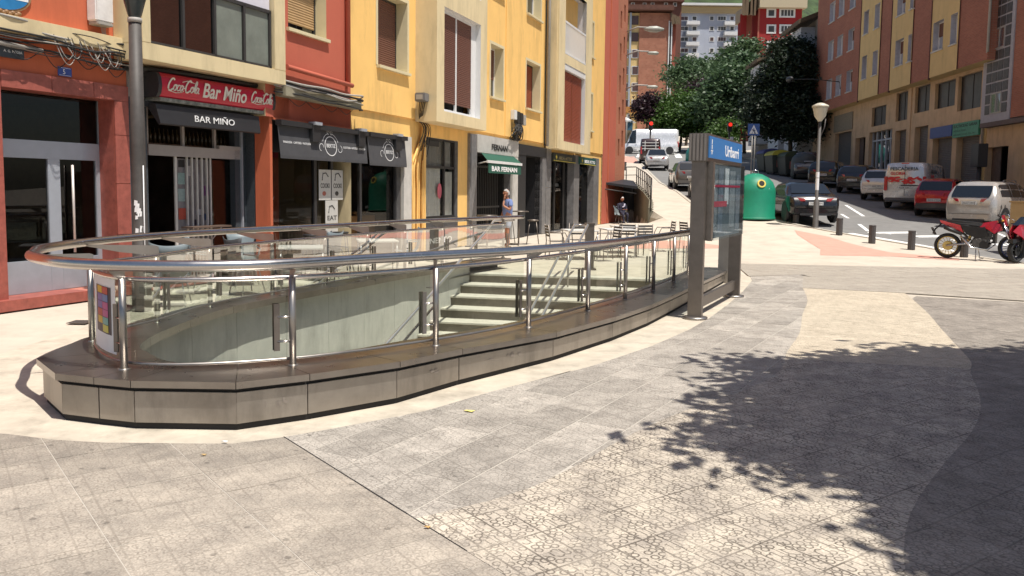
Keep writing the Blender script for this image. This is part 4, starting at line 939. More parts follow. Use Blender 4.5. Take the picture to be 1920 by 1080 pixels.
am = MB(); am.add([FA.p(-2.72, .1, 3.06), FA.p(-.28, .1, 3.06), FA.p(-.28, .34, 3.02), FA.p(-2.72, .34, 3.02), FA.p(-2.66, .38, 2.72), FA.p(-.28, .38, 2.72), FA.p(-.28, .34, 2.70), FA.p(-2.66, .34, 2.70)], [(0, 1, 2, 3), (3, 2, 5, 4), (4, 5, 6, 7), (0, 3, 4, 7), (1, 6, 5, 2)])
am.build('fabric', m_blackf, aw); MB().fbox(FA, -2.85, -.25, .04, .2, 2.98, 3.06).build('cassette', m_blackf, aw)
text('BAR MIÑO', FA, -1.93, .375, 2.80, .15, m_sw, aw, width=.95, ext=.004, bold=.0)
# cables, boxes and number plate on the orange wall
cb_ = thing('cable_bundle', 'tangled bundle of black cables sagging along the cream ledge of the orange building', 'cables', tuple(FA.p(-5, .2, 3.8)))
rs = random.Random(2)
for k in range(16):
    z = 3.55 + rs.uniform(0, .42); n0 = .05 + rs.uniform(0, .2)
    if z < 3.75: n0 += .0
    pts = [(-7.2, n0, z + rs.uniform(-.05, .05))] + [(a, .06 + rs.uniform(0, .2), z + rs.uniform(-.06, .05) - .02 * j) for j, a in enumerate((-6, -5, -4.4, -3.8, -3.3, -2.9))]
    cables(FA, pts, rs.uniform(.006, .017), m_cable if k % 4 else m_cablew, cb_)
for k in range(14):
    a = -3.85 + rs.uniform(-.45, .55); z = 3.72 + rs.uniform(-.02, .12); r = rs.uniform(.06, .16)
    cables(FA, [(a - r, .2, z), (a - r * .5, .26, z - r * 1.6), (a + r * .3, .24, z - r * 2.), (a + r, .22, z - r), (a + r * .8, .2, z)], .0055, m_cablew if k % 3 else m_cable, cb_)
for k in range(5):
    a = -5.0 + k * .5; cables(FA, [(a, .12, 3.6), (a + .2, .15, 3.42 - .05 * (k % 2)), (a + .45, .12, 3.55)], .007, m_cable, cb_)
MB().tube([FA.p(-6.9, .13, 3.62), FA.p(-5.35, .13, 3.6), FA.p(-4.5, .12, 3.58)], .035, 8).build('conduit', m_cablew, cb_)
MB().tube([FA.p(-3.1, .1, 3.56), FA.p(-2.2, .25, 3.58), FA.p(-1, .25, 3.6), FA.p(.1, .2, 3.6)], .045, 8).build('cable', m_cable, cb_)
jb = thing('junction_box', 'white plastic meter box mounted high on the orange wall', 'box', tuple(FA.p(-3.6, .1, 4.1)))
MB().fbox(FA, -3.66, -3.34, 0, .2, 4.15, 4.75).build('box', mat('box_white', (.7, .68, .66, 1), .5), jb, bevel=.02); MB().fbox(FA, -3.64, -3.36, .01, .21, 4.10, 4.15).build('box_lip', m_cablew, jb, bevel=.01)
for k in range(4): cables(FA, [(-3.48 + k * .03, .08, 4.12), (-3.47 + k * .02, .1, 3.98), (-3.5 + k * .05, .15, 3.85)], .006, m_cablew, jb)
np_ = thing('number_plate', 'small blue and white house number plate above the red doorway', 'plate', tuple(FA.p(-4.06, .01, 3.4)))
MB().fbox(FA, -4.17, -3.95, .0, .012, 3.29, 3.42).build('plate', mat('plate_blue', (.03, .07, .32, 1), .3), np_)
MB().fbox(FA, -4.155, -3.965, .012, .014, 3.30, 3.305).build('border', m_sw, np_); MB().fbox(FA, -4.155, -3.965, .012, .014, 3.405, 3.41).build('border', m_sw, np_)
text('5', FA, -4.1, .0125, 3.32, .1, m_sw, np_, ext=.001)
bp = thing('dark_plaque', 'dark plaque with small white characters under the cables at the left edge', 'plaque', tuple(FA.p(-5.2, .1, 3.5)))
MB().fbox(FA, -5.6, -4.75, .05, .1, 3.42, 3.6).build('plate', mat('plaque', (.04, .05, .06, 1), .4), bp, bevel=.005); text('A. G. MEDIA', FA, -5.05, .101, 3.49, .05, m_sw, bp, ext=.001)
ss = thing('street_sign', 'oval blue ceramic street name plaque in a brown frame at the top left', 'sign', tuple(FA.p(-5.0, .02, 4.2)))
def oval(F, a, n, z, rx, rz, th, m, parent, name):
    mb = MB(); k = 28; c = [F.p(a + rx * math.cos(2 * math.pi * i / k), n, z + rz * math.sin(2 * math.pi * i / k)) for i in range(k)]; c2 = [p + F.n * th for p in c]
    return mb.add(c + c2, [tuple(range(k)), tuple(range(2 * k - 1, k - 1, -1))] + [(i, (i + 1) % k, k + (i + 1) % k, k + i) for i in range(k)]).build(name, m, parent)
oval(FA, -4.98, 0, 4.30, .42, .27, .03, mat('plaque_frame', (.28, .16, .08, 1), .5, var=.3, scale=20), ss, 'frame'); oval(FA, -4.98, .03, 4.30, .38, .235, .008, mat('ceramic_blue', S(55, 140, 205), .25), ss, 'plate')
mb = MB().fbox(FA, -5.34, -4.62, .037, .041, 4.22, 4.37).build('name_band', m_sw, ss); text('ZUMALAKARREGI', FA, -5.3, .042, 4.255, .1, mat('ink_blue', (.03, .1, .3, 1), .5), ss, width=.64, ext=.001)
cr = MB(); rs = random.Random(3)
for k in range(12): a = -5.25 + k * .045; cr.lathe([(.03, 0), (.04, .03), (.01, .05)], tuple(FA.p(a, .02, 4.0 + .02 * (k % 2))), 8)
cr.build('scroll_bracket', mat('plaque_frame', (.28, .16, .08, 1)), ss)
# stickers on the orange pillar
pk = MB().fbox(FA, .42, .66, 0, .012, 2.45, 2.62).build('notice', m_sw, None); tag(pk, 'small white notice on the orange pillar beside the black awning', 'notice')
pk = MB().fbox(FA, .42, .66, 0, .012, 2.30, 2.43).build('notice', mat('notice_red', (.4, .03, .06, 1), .5), None); tag(pk, 'dark red notice under the white one on the orange pillar', 'notice')
gf = MB()
for k in range(7): a = .2 + rs.uniform(0, .3); z = 1.45 + rs.uniform(-.1, .12); gf.add([FA.p(a, .002, z), FA.p(a + .03, .002, z + .02), FA.p(a + .05, .002, z + .09), FA.p(a + .01, .002, z + .05)], [(0, 1, 2, 3)])
gf.build('paint_chip', m_sw, A_)

# ---------------------------------------------------------------- yellow building (and the red piece beside it)
Rd = thing('apartment_building', 'narrow red-orange house front between the cream bay and the yellow building', 'building', tuple(FB.p(15, 0, 0)))
wallmesh(FB, 13.2, 16.3, 3.04, 13, [(13.95, 15.32, 4.78, 6.25)], depth=.3, mi=0, mr=1).build('wall', [m_red, m_reveal], Rd)
window(FB, 13.95, 15.32, 4.80, 6.25, Rd, depth=.28, fm=m_alud, sh=m_beigesh, shfrac=.9, sill=m_reveal, nm=1)
shell(FB, 13.2, 16.3, 3.04, 13, 7, m_cream, Rd)
MB().fbox(FB, 13.5, 16.36, .0, .24, 3.44, 3.62).build('ledge', mat('ledge_grey', S(165, 158, 135, .7), .8, var=.2, scale=8), Rd, bevel=.006)
MB().tube([FB.p(16.08, .07, 3.95), FB.p(16.08, .07, 13)], .055, 10).build('downpipe', m_red, Rd); MB().tube([FB.p(13.75, .1, 4.02), FB.p(16.2, .1, 3.95)], .05, 10).build('wall_pipe', m_red, Rd)
cb2 = thing('cable_bundle', 'black cables running along the short grey ledge over the black cafe awnings', 'cables', tuple(FB.p(15, .2, 3.6)))
rs = random.Random(5)
for k in range(10):
    z = rs.uniform(3.4, 3.72); cables(FB, [(13.3, .12, z + .04)] + [(a, .2 + rs.uniform(0, .1), z + rs.uniform(-.04, .04)) for a in (14, 14.8, 15.6, 16.3)] + [(16.5, .1, z - .02)], rs.uniform(.008, .02), m_cable if k % 3 else m_cablew, cb2)
for k in range(4): cables(FB, [(13.8 + k * .6, .1, 3.42), (14.1 + k * .6, .12, 3.30), (14.4 + k * .6, .1, 3.42)], .007, m_cable, cb2)
Y_ = thing('apartment_building', 'long bright yellow apartment building with cream bays above a row of shops', 'building', tuple(FB.p(28, 0, 0)))
wallmesh(FB, 16.3, 40.9, 3.5, 15, [(17.54, 19.07, 4.6, 6.32), (17.54, 19.07, 8.0, 9.7), (24.98, 26.15, 4.67, 6.33), (24.98, 26.15, 8.05, 9.7), (28.6, 30.25, 4.65, 6.34), (28.6, 30.25, 8.0, 9.7), (36.95, 38.6, 4.5, 6.2), (36.95, 38.6, 7.9, 9.5), (36.95, 38.6, 11.2, 12.9)], depth=.32, mi=0, mr=1).build('wall', [m_yellow, m_reveal], Y_)
lowh = [(13.45, 18.85, -.1, 3.0), (20.34, 22.52, .0, 3.1), (23.84, 27.19, -.1, 2.85), (28.0, 31.2, -.1, 3.3), (31.85, 35.38, -.1, 3.2), (36.3, 39.03, -.1, 3.2)]
wallmesh(FB, 13.45, 40.9, 0, 3.5, lowh, n=-.06, depth=.3, mi=0, mr=1).build('ground_wall', [m_yellow, m_greym], Y_)
MB().fbox(FB, 13.38, 13.46, -.38, -.045, 0, 3.3).build('pillar', m_orange, Rd)
MB().quad(FB.p(16.3, 0, 3.5), FB.p(40.9, 0, 3.5), FB.p(40.9, -.07, 3.5), FB.p(16.3, -.07, 3.5)).build('soffit', m_yellow, Y_)
MB().fbox(FB, 13.45, 16.3, -.058, .0, 3.0, 3.44).build('red_band', m_orange, Rd)
shell(FB, 16.3, 40.9, 0, 15, 9, m_cream, Y_)
for (a0, a1, z0, z1, f, sh, c) in ((17.54, 19.07, 4.6, 6.32, m_alud, m_brownsh, 1), (17.54, 19.07, 8.0, 9.7, m_alud, m_brownsh, 1), (24.98, 26.15, 4.67, 6.33, m_whitef, m_brownsh, .62), (24.98, 26.15, 8.05, 9.7, m_whitef, m_brownsh, .5), (28.6, 30.25, 4.65, 6.34, m_alud, m_rustsh, 1), (28.6, 30.25, 8.0, 9.7, m_whitef, None, 0), (36.95, 38.6, 4.5, 6.2, m_whitef, m_brownsh, 1), (36.95, 38.6, 7.9, 9.5, m_whitef, m_brownsh, .6), (36.95, 38.6, 11.2, 12.9, m_whitef, None, .6)):
    window(FB, a0, a1, z0, z1, Y_, depth=.32, fm=f, sh=sh, shfrac=c, sill=m_reveal, nm=2 if f is m_whitef else 1, sillw=.1)
    fr_ = MB()
    for q in ((a0 - .09, a0, z0, z1 + .09), (a1, a1 + .09, z0, z1 + .09), (a0, a1, z1, z1 + .09)): fr_.fbox(FB, q[0], q[1], 0.0, .012, q[2], q[3])
    fr_.build('window_surround', m_reveal, Y_)
MB().fbox(FB, 26.36, 26.41, 0, .03, 3.5, 15).build('pilaster_edge', m_yellow, Y_)
def bay(a0, a1, off, z0, z1, opens, parent, lab='bay'):
    mb = MB(); xs = sorted({a0, a1} | {o[0] for o in opens} | {o[1] for o in opens}); wallmesh(FB, a0, a1, z0, z1, opens, n=off, depth=.18, mi=0, mr=1, mb=mb)
    mb.quad(FB.p(a0, 0, z0), FB.p(a0, off, z0), FB.p(a0, off, z1), FB.p(a0, 0, z1)); mb.quad(FB.p(a1, 0, z0), FB.p(a1, off, z0), FB.p(a1, off, z1), FB.p(a1, 0, z1)); mb.quad(FB.p(a0, 0, z0), FB.p(a1, 0, z0), FB.p(a1, off, z0), FB.p(a0, off, z0))
    return mb.build('bay', [m_cream, m_whitef], parent)
bay(19.55, 23.1, .6, 3.44, 15, [(20.02, 22.6, 3.74, 6.42), (20.02, 22.6, 7.1, 9.9)], Y_)
for z0, z1, c in ((3.74, 6.42, 1.), (7.1, 9.9, .5)):
    window(FB, 20.02, 22.35, z0, z1, Y_, n=.6, depth=.18, fm=m_whitef, sh=m_brownsh, shfrac=.93 if c == 1 else .4, nm=2, fw_=.09)
    MB().fbox(FB, 22.35, 22.6, .3, .44, z0, z1).build('bay_side_panel', m_whitef, Y_)
bay(31.1, 36.7, .4, 3.32, 15, [(32.27, 35.6, 3.66, 6.75), (32.27, 35.6, 7.12, 9.8), (32.27, 35.6, 10.5, 13)], Y_)
MB().fbox(FB, 31.15, 31.5, .4, .46, 3.32, 15).build('bay_pilaster', m_cream, Y_)
for k in range(2):
    a0, a1 = lerp(32.27, 35.5, k / 2) + .02, lerp(32.27, 35.5, (k + 1) / 2) - .02; shutter(FB, a0, a1, 3.68, 6.5, .25, m_rustsh, Y_, .06, name='louvred_door')
MB().fbox(FB, 32.27, 35.6, .22, .38, 6.52, 6.75).build('shutter_box', m_whitef, Y_)
room(FB, 32.27, 35.6, 7.12, 9.8, 1.5, Y_, n=.4, m=mat('balcony_paint', (.55, .56, .60, 1), .7, var=.05), name='balcony_recess')
br_ = MB(); br_.fbox(FB, 32.27, 35.6, .33, .39, 8.35, 8.43); br_.fbox(FB, 32.27, 35.6, .33, .39, 7.14, 7.2); 
for k in range(22): a = 32.35 + k * .15; br_.fbox(FB, a, a + .05, .34, .38, 7.2, 8.35)
br_.build('balcony_railing', m_whitef, Y_)
MB().tube([FB.p(31.0, .1, 3.4), FB.p(31.0, .1, 15)], .06, 8).build('downpipe', mat('pipe_grey', (.35, .33, .30, 1), .5), Y_); MB().tube([FB.p(30.75, .06, 3.4), FB.p(30.75, .06, 15)], .03, 6).build('cable_duct', m_cable, Y_)
# cafe front
cf = MB(); D = -.2
cf.fbox(FB, 13.45, 18.85, D - .1, D + .05, 2.4, 3.02)
for a in (13.45, 15.1, 15.75, 17.0, 18.75): cf.fbox(FB, a, a + .1, D - .05, D + .02, 0, 2.9)
cf.fbox(FB, 13.45, 18.85, D - .05, D, 0, .12)
cfo = cf.build('cafe_front', m_blackf, Y_)
for a0, a1 in ((13.55, 15.1), (15.2, 15.75), (17.1, 18.75)): MB().quad(FB.p(a0, D - .02, .12), FB.p(a1, D - .02, .12), FB.p(a1, D - .02, 2.9), FB.p(a0, D - .02, 2.9)).build('pane', g_shop, cfo, recalc=False)
room(FB, 13.45, 18.85, 0, 3.0, 4, Y_, n=D - .1, m=mat('cafe_room', (.06, .045, .035, 1), .7, var=.8, scale=1.5))
MB().fbox(FB, 13.6, 15.0, -1.6, -1.5, 1.2, 2.2).build('menu_wall', mat('menuwall', (.16, .06, .03, 1), .6, var=.5, scale=3), Y_)
MB().fbox(FB, 18.85, 19.29, -.06, .03, 0, 3.02).build('white_pier', m_whitem, Y_, bevel=.004)
cp = mat('poster_paper_w', (.50, .49, .46, 1), .6, var=.04); ink = mat('ink', (.03, .03, .03, 1), .6, var=0); ink2 = mat('ink_red', (.35, .10, .07, 1), .6)
for i, (a0, a1, z0, z1, tt, lb) in enumerate(((15.25, 15.72, 1.45, 2.1, 'COOKI', 'left one of the two upper menu posters in the cafe window'), (15.76, 16.22, 1.45, 2.1, 'COOKI', 'right one of the two upper menu posters in the cafe window'), (15.5, 16.0, .75, 1.44, 'EAT', 'lower menu poster in the cafe window, under the pair of posters'))):
    t = thing('poster', lb, 'poster', tuple(FB.p(a0, -.15, z0))); MB().fbox(FB, a0, a1, -.17, -.16, z0, z1).build('sheet', cp, t)
    text(tt, FB, a0 + .06, -.159, z0 + .26, .14, ink, t, width=a1 - a0 - .12, ext=.001, bold=.003)
    MB().tube([FB.p(a0 + .12, -.158, z0 + .42), FB.p(a0 + .15, -.158, z0 + .56), FB.p(a0 + .27, -.158, z0 + .58), FB.p(a0 + .36, -.158, z0 + .5)], .012, 5).build('drawing', ink, t)
    oval(FB, a0 + .2, -.16, z0 + .14, .07, .05, .003, ink2 if i != 1 else ink, t, 'drawing')
for (a0, a1, zt, zb, tt) in ((13.5, 16.85, 2.9, 2.27, 'l'), (16.95, 18.85, 2.9, 2.24, 'r')):
    t = thing('awning', 'wide charcoal cafe awning with ring emblem and small lines of lettering' if tt == 'l' else 'narrow charcoal cafe awning with ring emblem, right beside the wide one', 'awning', tuple(FB.p(a0, .2, zb)))
    n0, n1 = .05, .11
    am = MB(); am.add([FB.p(a0, n0, zt), FB.p(a1, n0, zt), FB.p(a1, n1, zb + .06), FB.p(a0, n1, zb + .06), FB.p(a0, n1, zb), FB.p(a1, n1, zb), FB.p(a1, n0, zt - .03), FB.p(a0, n0, zt - .03)], [(0, 1, 2, 3), (3, 2, 5, 4), (7, 6, 5, 4), (0, 3, 4, 7), (1, 6, 5, 2)])
    am.build('fabric', mat('charcoal_fabric', (.055, .055, .06, 1), .8, var=.12), t); MB().fbox(FB, a0, a1, .0, .14, zt, zt + .1).build('cassette', m_blackf, t)
    sl_ = (zb + .06 - zt) / (n1 - n0); K = Fr((0, 0, 0), 0); nrm = math.hypot(1, sl_)
    class Sl:
        """slanted awning face as a frame: height runs down the slope"""
        def p(s, a, n, z): u = (zt - z) / (zt - zb - .06); return FB.p(a, n0 + (n1 - n0) * u + n, z + n * .4)
    SF = Sl(); ac = (a0 + a1) / 2 + (.15 if tt == 'l' else .05); zc = (zt + zb) / 2 + .0
    def ring(r, th, cx, cz, sx=1.0, a_from=0., a_to=2 * math.pi, name='emblem', k=22):
        mb = MB(); pts = []
        for i in range(k + 1): q = a_from + (a_to - a_from) * i / k; pts.append((cx + r * sx * math.cos(q), cz + r * math.sin(q), math.cos(q), math.sin(q)))
        for i in range(k):
            p, q = pts[i], pts[i + 1]; mb.quad(SF.p(p[0], .006, p[1]), SF.p(q[0], .006, q[1]), SF.p(q[0] + q[2] * th * sx, .006, q[1] + q[3] * th), SF.p(p[0] + p[2] * th * sx, .006, p[1] + p[3] * th))
        return mb.build(name, m_sw, t, recalc=False)
    ring(.19, .016, ac, zc, 1.15); text('BERTIZ', SF, ac - .17, .006, zc - .03, .11, m_sw, t, width=.34, ext=.001, name='lettering')
    for sx in (-1, 1):
        ring(.26, .01, ac, zc, 1.2, (1.75 if sx < 0 else .35), (2.8 if sx < 0 else 1.4)); ring(.07, .01, ac + sx * .36, zc - .04, 1.1, 0 if sx < 0 else 3.1, 4.4 if sx < 0 else 7.5); ring(.035, .01, ac + sx * .06, zc + .28, 1, 0, 5)
    if tt == 'l':
        text('PANADERÍA · CAFETERÍA · PASTELERÍA', SF, a0 + .12, .006, zc - .02, .06, m_sw, t, width=.95, ext=.001); text('GOZOTEGIA · KAFETEGIA · OKINDEGIA', SF, ac + .5, .006, zc - .02, .06, m_sw, t, width=.95, ext=.001)
for a in (14.55, 16.4, 18.2):
    MB().fbox(FB, a, a + .3, .02, .15, 2.64, 3.0).build('awning_lamp', m_blackf, Y_); MB().fbox(FB, a + .02, a + .28, .04, .2, 2.98, 3.04).build('lamp_head', m_alu, Y_)
# yellow pillar with painted-over cables
yp = thing('cable_bundle', 'thick bundle of cables painted yellow running down the pillar beside the cafe', 'cables', tuple(FB.p(19.8, .05, 2)))
rs = random.Random(8)
for k in range(8):
    a = 19.42 + k * .1; cables(FB, [(a, -.03, 0)] + [(a + rs.uniform(-.02, .02), -.02 + rs.uniform(0, .02), z) for z in (.8, 1.6, 2.3)] + [(19.85 + k * .03, .02, 3.0), (19.95 + k * .02, .05, 3.35)], rs.uniform(.014, .03), m_yellow if k not in (2, 5) else mat('grimy_yellow', S(190, 130, 40, .6), .8, var=.4, scale=20), yp)
for k in range(10):
    a = 19.7 + rs.uniform(-.1, .5); cables(FB, [(a, .06, 3.45), (a + .1, .12, 3.25), (a + rs.uniform(-.1, .1), .05, 2.9 - rs.uniform(0, .5))], .01, m_cable, yp)
tb = thing('junction_box', 'grey terminal box on the cream bay above the painted cable pillar', 'box', tuple(FB.p(19.9, .6, 3.9)))
MB().fbox(FB, 19.25, 19.54, .12, .40, 3.92, 4.14).build('box', mat('boxgrey', (.16, .16, .165, 1), .4), tb, bevel=.02); MB().fbox(FB, 19.24, 19.25, .17, .35, 3.97, 4.09).build('cover', m_cablew, tb)
for k in range(4): cables(FB, [(19.45, .18 + k * .05, 3.95), (19.48, .14 + k * .04, 3.7), (19.6 + k * .03, .1, 3.42)], .012, m_cable, tb)
# curtained window
cw = window(FB, 20.34, 22.52, .9, 3.1, Y_, n=-.06, depth=.12, fm=m_alud, nm=1, glass=glassmat('clear_shop', (.75, .76, .74), .8, .02, fk=.5))
mb = MB(); mb.fbox(FB, 20.34, 22.52, -.2, -.15, 2.28, 2.35); mb.fbox(FB, 21.72, 21.8, -.2, -.15, .9, 3.1); mb.build('transom', m_alud, Y_)
def curtain(a0, a1, zt, zb_fn, n, m):
    mb = MB(); k = 26
    for i in range(k):
        u0, u1 = i / k, (i + 1) / k; b0, b1 = lerp(a0, a1, u0), lerp(a0, a1, u1); n0, n1 = n + .03 * math.sin(i * 1.9), n + .03 * math.sin((i + 1) * 1.9)
        mb.quad(FB.p(b0, n0, zb_fn(u0)), FB.p(b1, n1, zb_fn(u1)), FB.p(b1, n1, zt), FB.p(b0, n0, zt))
    return mb.build('curtain', m, Y_, recalc=False)
m_curt = mat('curtain_cloth', (.8, .79, .74, 1), .9, var=.1); curtain(20.38, 21.68, 2.28, lambda u: .95, -.24, m_curt); curtain(21.82, 22.48, 2.2, lambda u: .95, -.24, m_curt); curtain(20.38, 22.48, 3.05, lambda u: 2.35, -.26, mat('net_curtain', (.42, .40, .36, 1), .9, var=.1))
MB().fbox(FB, 20.34, 22.52, -.08, -.05, .03, .9).build('dark_panel', mat('stall_panel', (.05, .05, .055, 1), .4, var=.4, scale=8), Y_); MB().fbox(FB, 20.36, 21.4, -.17, -.16, 2.88, 3.04).build('faded_lettering', ink, Y_)
oval(FB, 21.45, -.17, 1.65, .14, .22, .01, mat('pink_sign', (.55, .12, .16, 1), .6), Y_, 'pink_sticker')
text('NEMEO', FB, 20.55, -.049, .2, .22, m_sw, Y_, width=1.5, ext=.002)
# Bar Fernan
MB().fbox(FB, 23.25, 23.84, -.06, .02, 0, 3.38).build('marble_pier', m_greym, Y_); MB().fbox(FB, 27.19, 27.76, -.06, .02, 0, 2.85).build('marble_pier', m_whitem, Y_)
MB().fbox(FB, 23.84, 27.76, -.06, .03, 2.85, 3.40).build('marble_lintel', m_whitem, Y_)
fs_ = thing('bar_name', 'dark capital letters spelling the bar name on the white marble lintel', 'sign', tuple(FB.p(25, .05, 3.0))); text('FERNAN', FB, 25.05, .035, 2.98, .26, ink, fs_, width=1.5, ext=.01, bold=.006)
room(FB, 23.84, 27.19, 0, 2.85, 2.5, Y_, n=-.3)
gg = MB()
for k in range(16): a = 24.0 + k * .16; gg.fbox(FB, a, a + .03, -.28, -.25, .05, 2.5)
gg.fbox(FB, 23.84, 26.6, -.28, -.25, 1.1, 1.16); gg.fbox(FB, 23.84, 26.6, -.28, -.25, 2.4, 2.46); gg.build('folding_grille', m_alud, Y_)
fa = thing('awning', 'small green awning with white capitals over the second bar doorway', 'awning', tuple(FB.p(24.5, .5, 2.4)))
m_green = mat('awning_green', S(28, 88, 70, .8), .8, var=.08)
# frame geometry solved on the facade: top at the lintel, valance hanging 0.6 m out
am = MB(); a0, a1 = 23.15, 26.3
am.add([FB.p(24.2, .02, 2.84), FB.p(27.3, .02, 2.84), FB.p(a1 + .05, .62, 2.58), FB.p(a0, .62, 2.58)], [(0, 1, 2, 3)]); am.build('fabric', m_green, fa)
MB().fbox(FB, a0, a1 + .05, .6, .65, 2.50, 2.58).build('front_bar', m_whitef, fa); MB().fbox(FB, a0 + .1, a1 - .02, .615, .63, 2.2, 2.5).build('valance', m_green, fa)
text('BAR FERNAN', FB, a0 + .35, .632, 2.27, .2, m_sw, fa, width=2.35, ext=.002, bold=.006)
MB().tube([FB.p(24.0, .0, 2.5), FB.p(a0 + .05, .6, 2.54)], .02, 6).build('arm', m_whitef, fa)
# black portal
MB().fbox(FB, 27.76, 31.2, -.08, .02, 2.95, 3.32).build('black_fascia', m_blackf, Y_); MB().fbox(FB, 27.78, 28.7, -.3, .0, 0, 2.95).build('black_panel', m_blackf, Y_); MB().fbox(FB, 30.75, 31.2, -.3, .0, 0, 2.95).build('grey_panel', m_greym, Y_)
room(FB, 28.7, 30.75, 0, 2.95, 1.5, Y_, n=-.1, m=m_blackf)
MB().fbox(FB, 28.9, 30.6, -.75, -.7, 0, 2.5).build('black_door', mat('gloss_black', (.02, .02, .02, 1), .12), Y_)
for a in (29.1, 29.65): MB().fbox(FB, a, a + .35, -.7, -.68, 1.05, 1.38).build('brass_letterbox', mat('brass', (.75, .45, .15, 1), .4, .6), Y_)
for z0, z1 in ((0, .9), (.9, 1.8), (1.8, 2.6), (2.6, 3.35)): MB().fbox(FB, 31.2, 31.85, -.06, .02, z0 + .004, z1 - .004).build('marble_slab', m_greym, Y_)
MB().fbox(FB, 35.38, 36.3, -.06, .02, 0, 3.25).build('marble_pier', m_greym, Y_); MB().fbox(FB, 39.03, 40.1, -.06, .02, 0, 3.25).build('marble_pier', m_greym, Y_)
room(FB, 31.85, 35.38, 0, 3.2, 2.5, Y_, n=-.3); room(FB, 36.3, 39.03, 0, 3.2, 2.5, Y_, n=-.3)
MB().fbox(FB, 31.85, 35.38, -.3, -.28, 0, 2.85).build('pane', g_shop, Y_); MB().fbox(FB, 36.3, 39.03, -.3, -.28, 0, 2.8).build('pane', g_shop, Y_); MB().fbox(FB, 36.6, 38.2, -1.2, -1.1, .6, 2.2).build('teal_display', mat('teal', (.05, .25, .22, 1), .5, var=.5, scale=2), Y_)
for a in (33.2, 34.6): MB().fbox(FB, a, a + .08, -.28, -.22, 0, 2.9).build('mullion', m_alud, Y_)
for (a0, a1, c, lab, cc) in ((31.9, 35.3, 'sg_dark', 'dark shop sign with dull lettering, left of the green one', (.03, .035, .03)), (36.1, 39.1, 'sg_green', 'dark green shop sign with pale lettering at the end of the yellow building', (.02, .09, .08))):
    t = thing('shop_sign', lab, 'sign', tuple(FB.p(a0, .05, 2.9))); MB().fbox(FB, a0, a1, .02, .1, 2.86, 3.2).build('board', mat(c, cc + (1,), .35), t, bevel=.004)
    MB().fbox(FB, a0, a1, .1, .108, 2.87, 2.9).build('yellow_line', mat('sign_yellow', (.6, .5, .08, 1), .5), t); text('BIDE ATTO', FB, a0 + .8, .102, 2.95, .18, mat('dulltxt', (.25, .22, .12, 1), .5) if c == 'sg_dark' else m_sw, t, width=2.0, ext=.002, bold=.006)
    mb = MB(); q = a0 + .4; mb.add([FB.p(q - .14, .104, 3.03), FB.p(q, .104, 2.92), FB.p(q + .14, .104, 3.03), FB.p(q, .104, 3.14)], [(0, 1, 2, 3)]); mb.build('emblem', mat('sign_yellow', (.6, .5, .08, 1)), t)
ub = thing('cable_boxes', 'cluster of white and grey telecom boxes above a knot of cables on yellow wall', 'boxes', tuple(FB.p(27.5, .1, 4)))
for a, z0, z1, m_ in ((26.95, 4.1, 4.42, m_whitef), (27.3, 4.0, 4.40, m_alud), (27.62, 4.0, 4.38, m_alud), (27.95, 3.98, 4.34, m_cablew)): MB().fbox(FB, a, a + .27, 0, .15, z0, z1).build('box', m_, ub, bevel=.01)
rs = random.Random(6)
for k in range(22): a = 27.2 + rs.uniform(-.4, .5); cables(FB, [(27.3 + rs.uniform(-.2, .6), .08, 4.0), (a, .15 + rs.uniform(0, .15), 3.75 + rs.uniform(-.1, .1)), (a + rs.uniform(-.4, .4), .12, 3.5 + rs.uniform(-.1, .1)), (27.4 + rs.uniform(-.3, .3), .04, 3.42)], rs.uniform(.01, .03), m_cable, ub)
# ---------------------------------------------------------------- next houses on the left side
C_ = thing('apartment_building', 'slim coral-red house front at the end of the yellow building', 'building', tuple(FB.p(42, 0, 0)))
wallmesh(FB, 40.9, 43.9, 0, 16, [], n=0).build('wall', [m_red], C_); MB().fbox(FB, 42.1, 42.25, 0, .03, 0, 16).build('expansion_strip', m_orange, C_); shell(FB, 40.9, 43.9, 0, 16, 8, m_red, C_)
D_ = thing('apartment_building', 'salmon brick house front with narrow dark windows behind the coral-red one', 'building', tuple(FB.p(45, 0, 0)))
m_salmon = brickmat('salmon_brick', S(215, 135, 100, .62), S(205, 120, 88, .62), S(200, 150, 120, .6))
hl_ = [(44.5 + .9 * (j % 2), 44.9 + .9 * (j % 2), z, z + .9) for j in range(2) for z in [3.6 + 1.7 * i + .5 * j for i in range(6)]]
wallmesh(FB, 43.9, 46.4, 0, 16, hl_, mi=0, mr=0).build('wall', [m_salmon], D_); shell(FB, 43.9, 46.4, 0, 16, 8, m_salmon, D_)
for h in hl_: window(FB, h[0], h[1], h[2], h[3], D_, depth=.2, fm=m_alud, nm=1, fw_=.03)
for z in (10.6, 9.3, 7.45):
    t = thing('wall_lamp', {10.6: 'highest curved street lamp arm on the salmon wall', 9.3: 'middle street lamp arm on the salmon wall', 7.45: 'lowest small lamp arm on the salmon wall'}[z], 'lamp', tuple(FB.p(46.2, 0, z)))
    MB().tube([FB.p(46.2, .0, z - .1), FB.p(46.2, .6, z + .1), FB.p(46.4, 1.2, z + .08)], .04, 6).build('arm', m_cablew, t); L_ = 1. if z > 10 else .55
    MB().lathe([(.05, -.5 * L_), (.16 * L_, -.2), (.18 * L_, .2), (.06, .6 * L_)], tuple(FB.p(46.5, 1.4, z)), 12, axis='x').build('lamp_head', mat('lamp_grn', (.35, .37, .33, 1), .4), t)
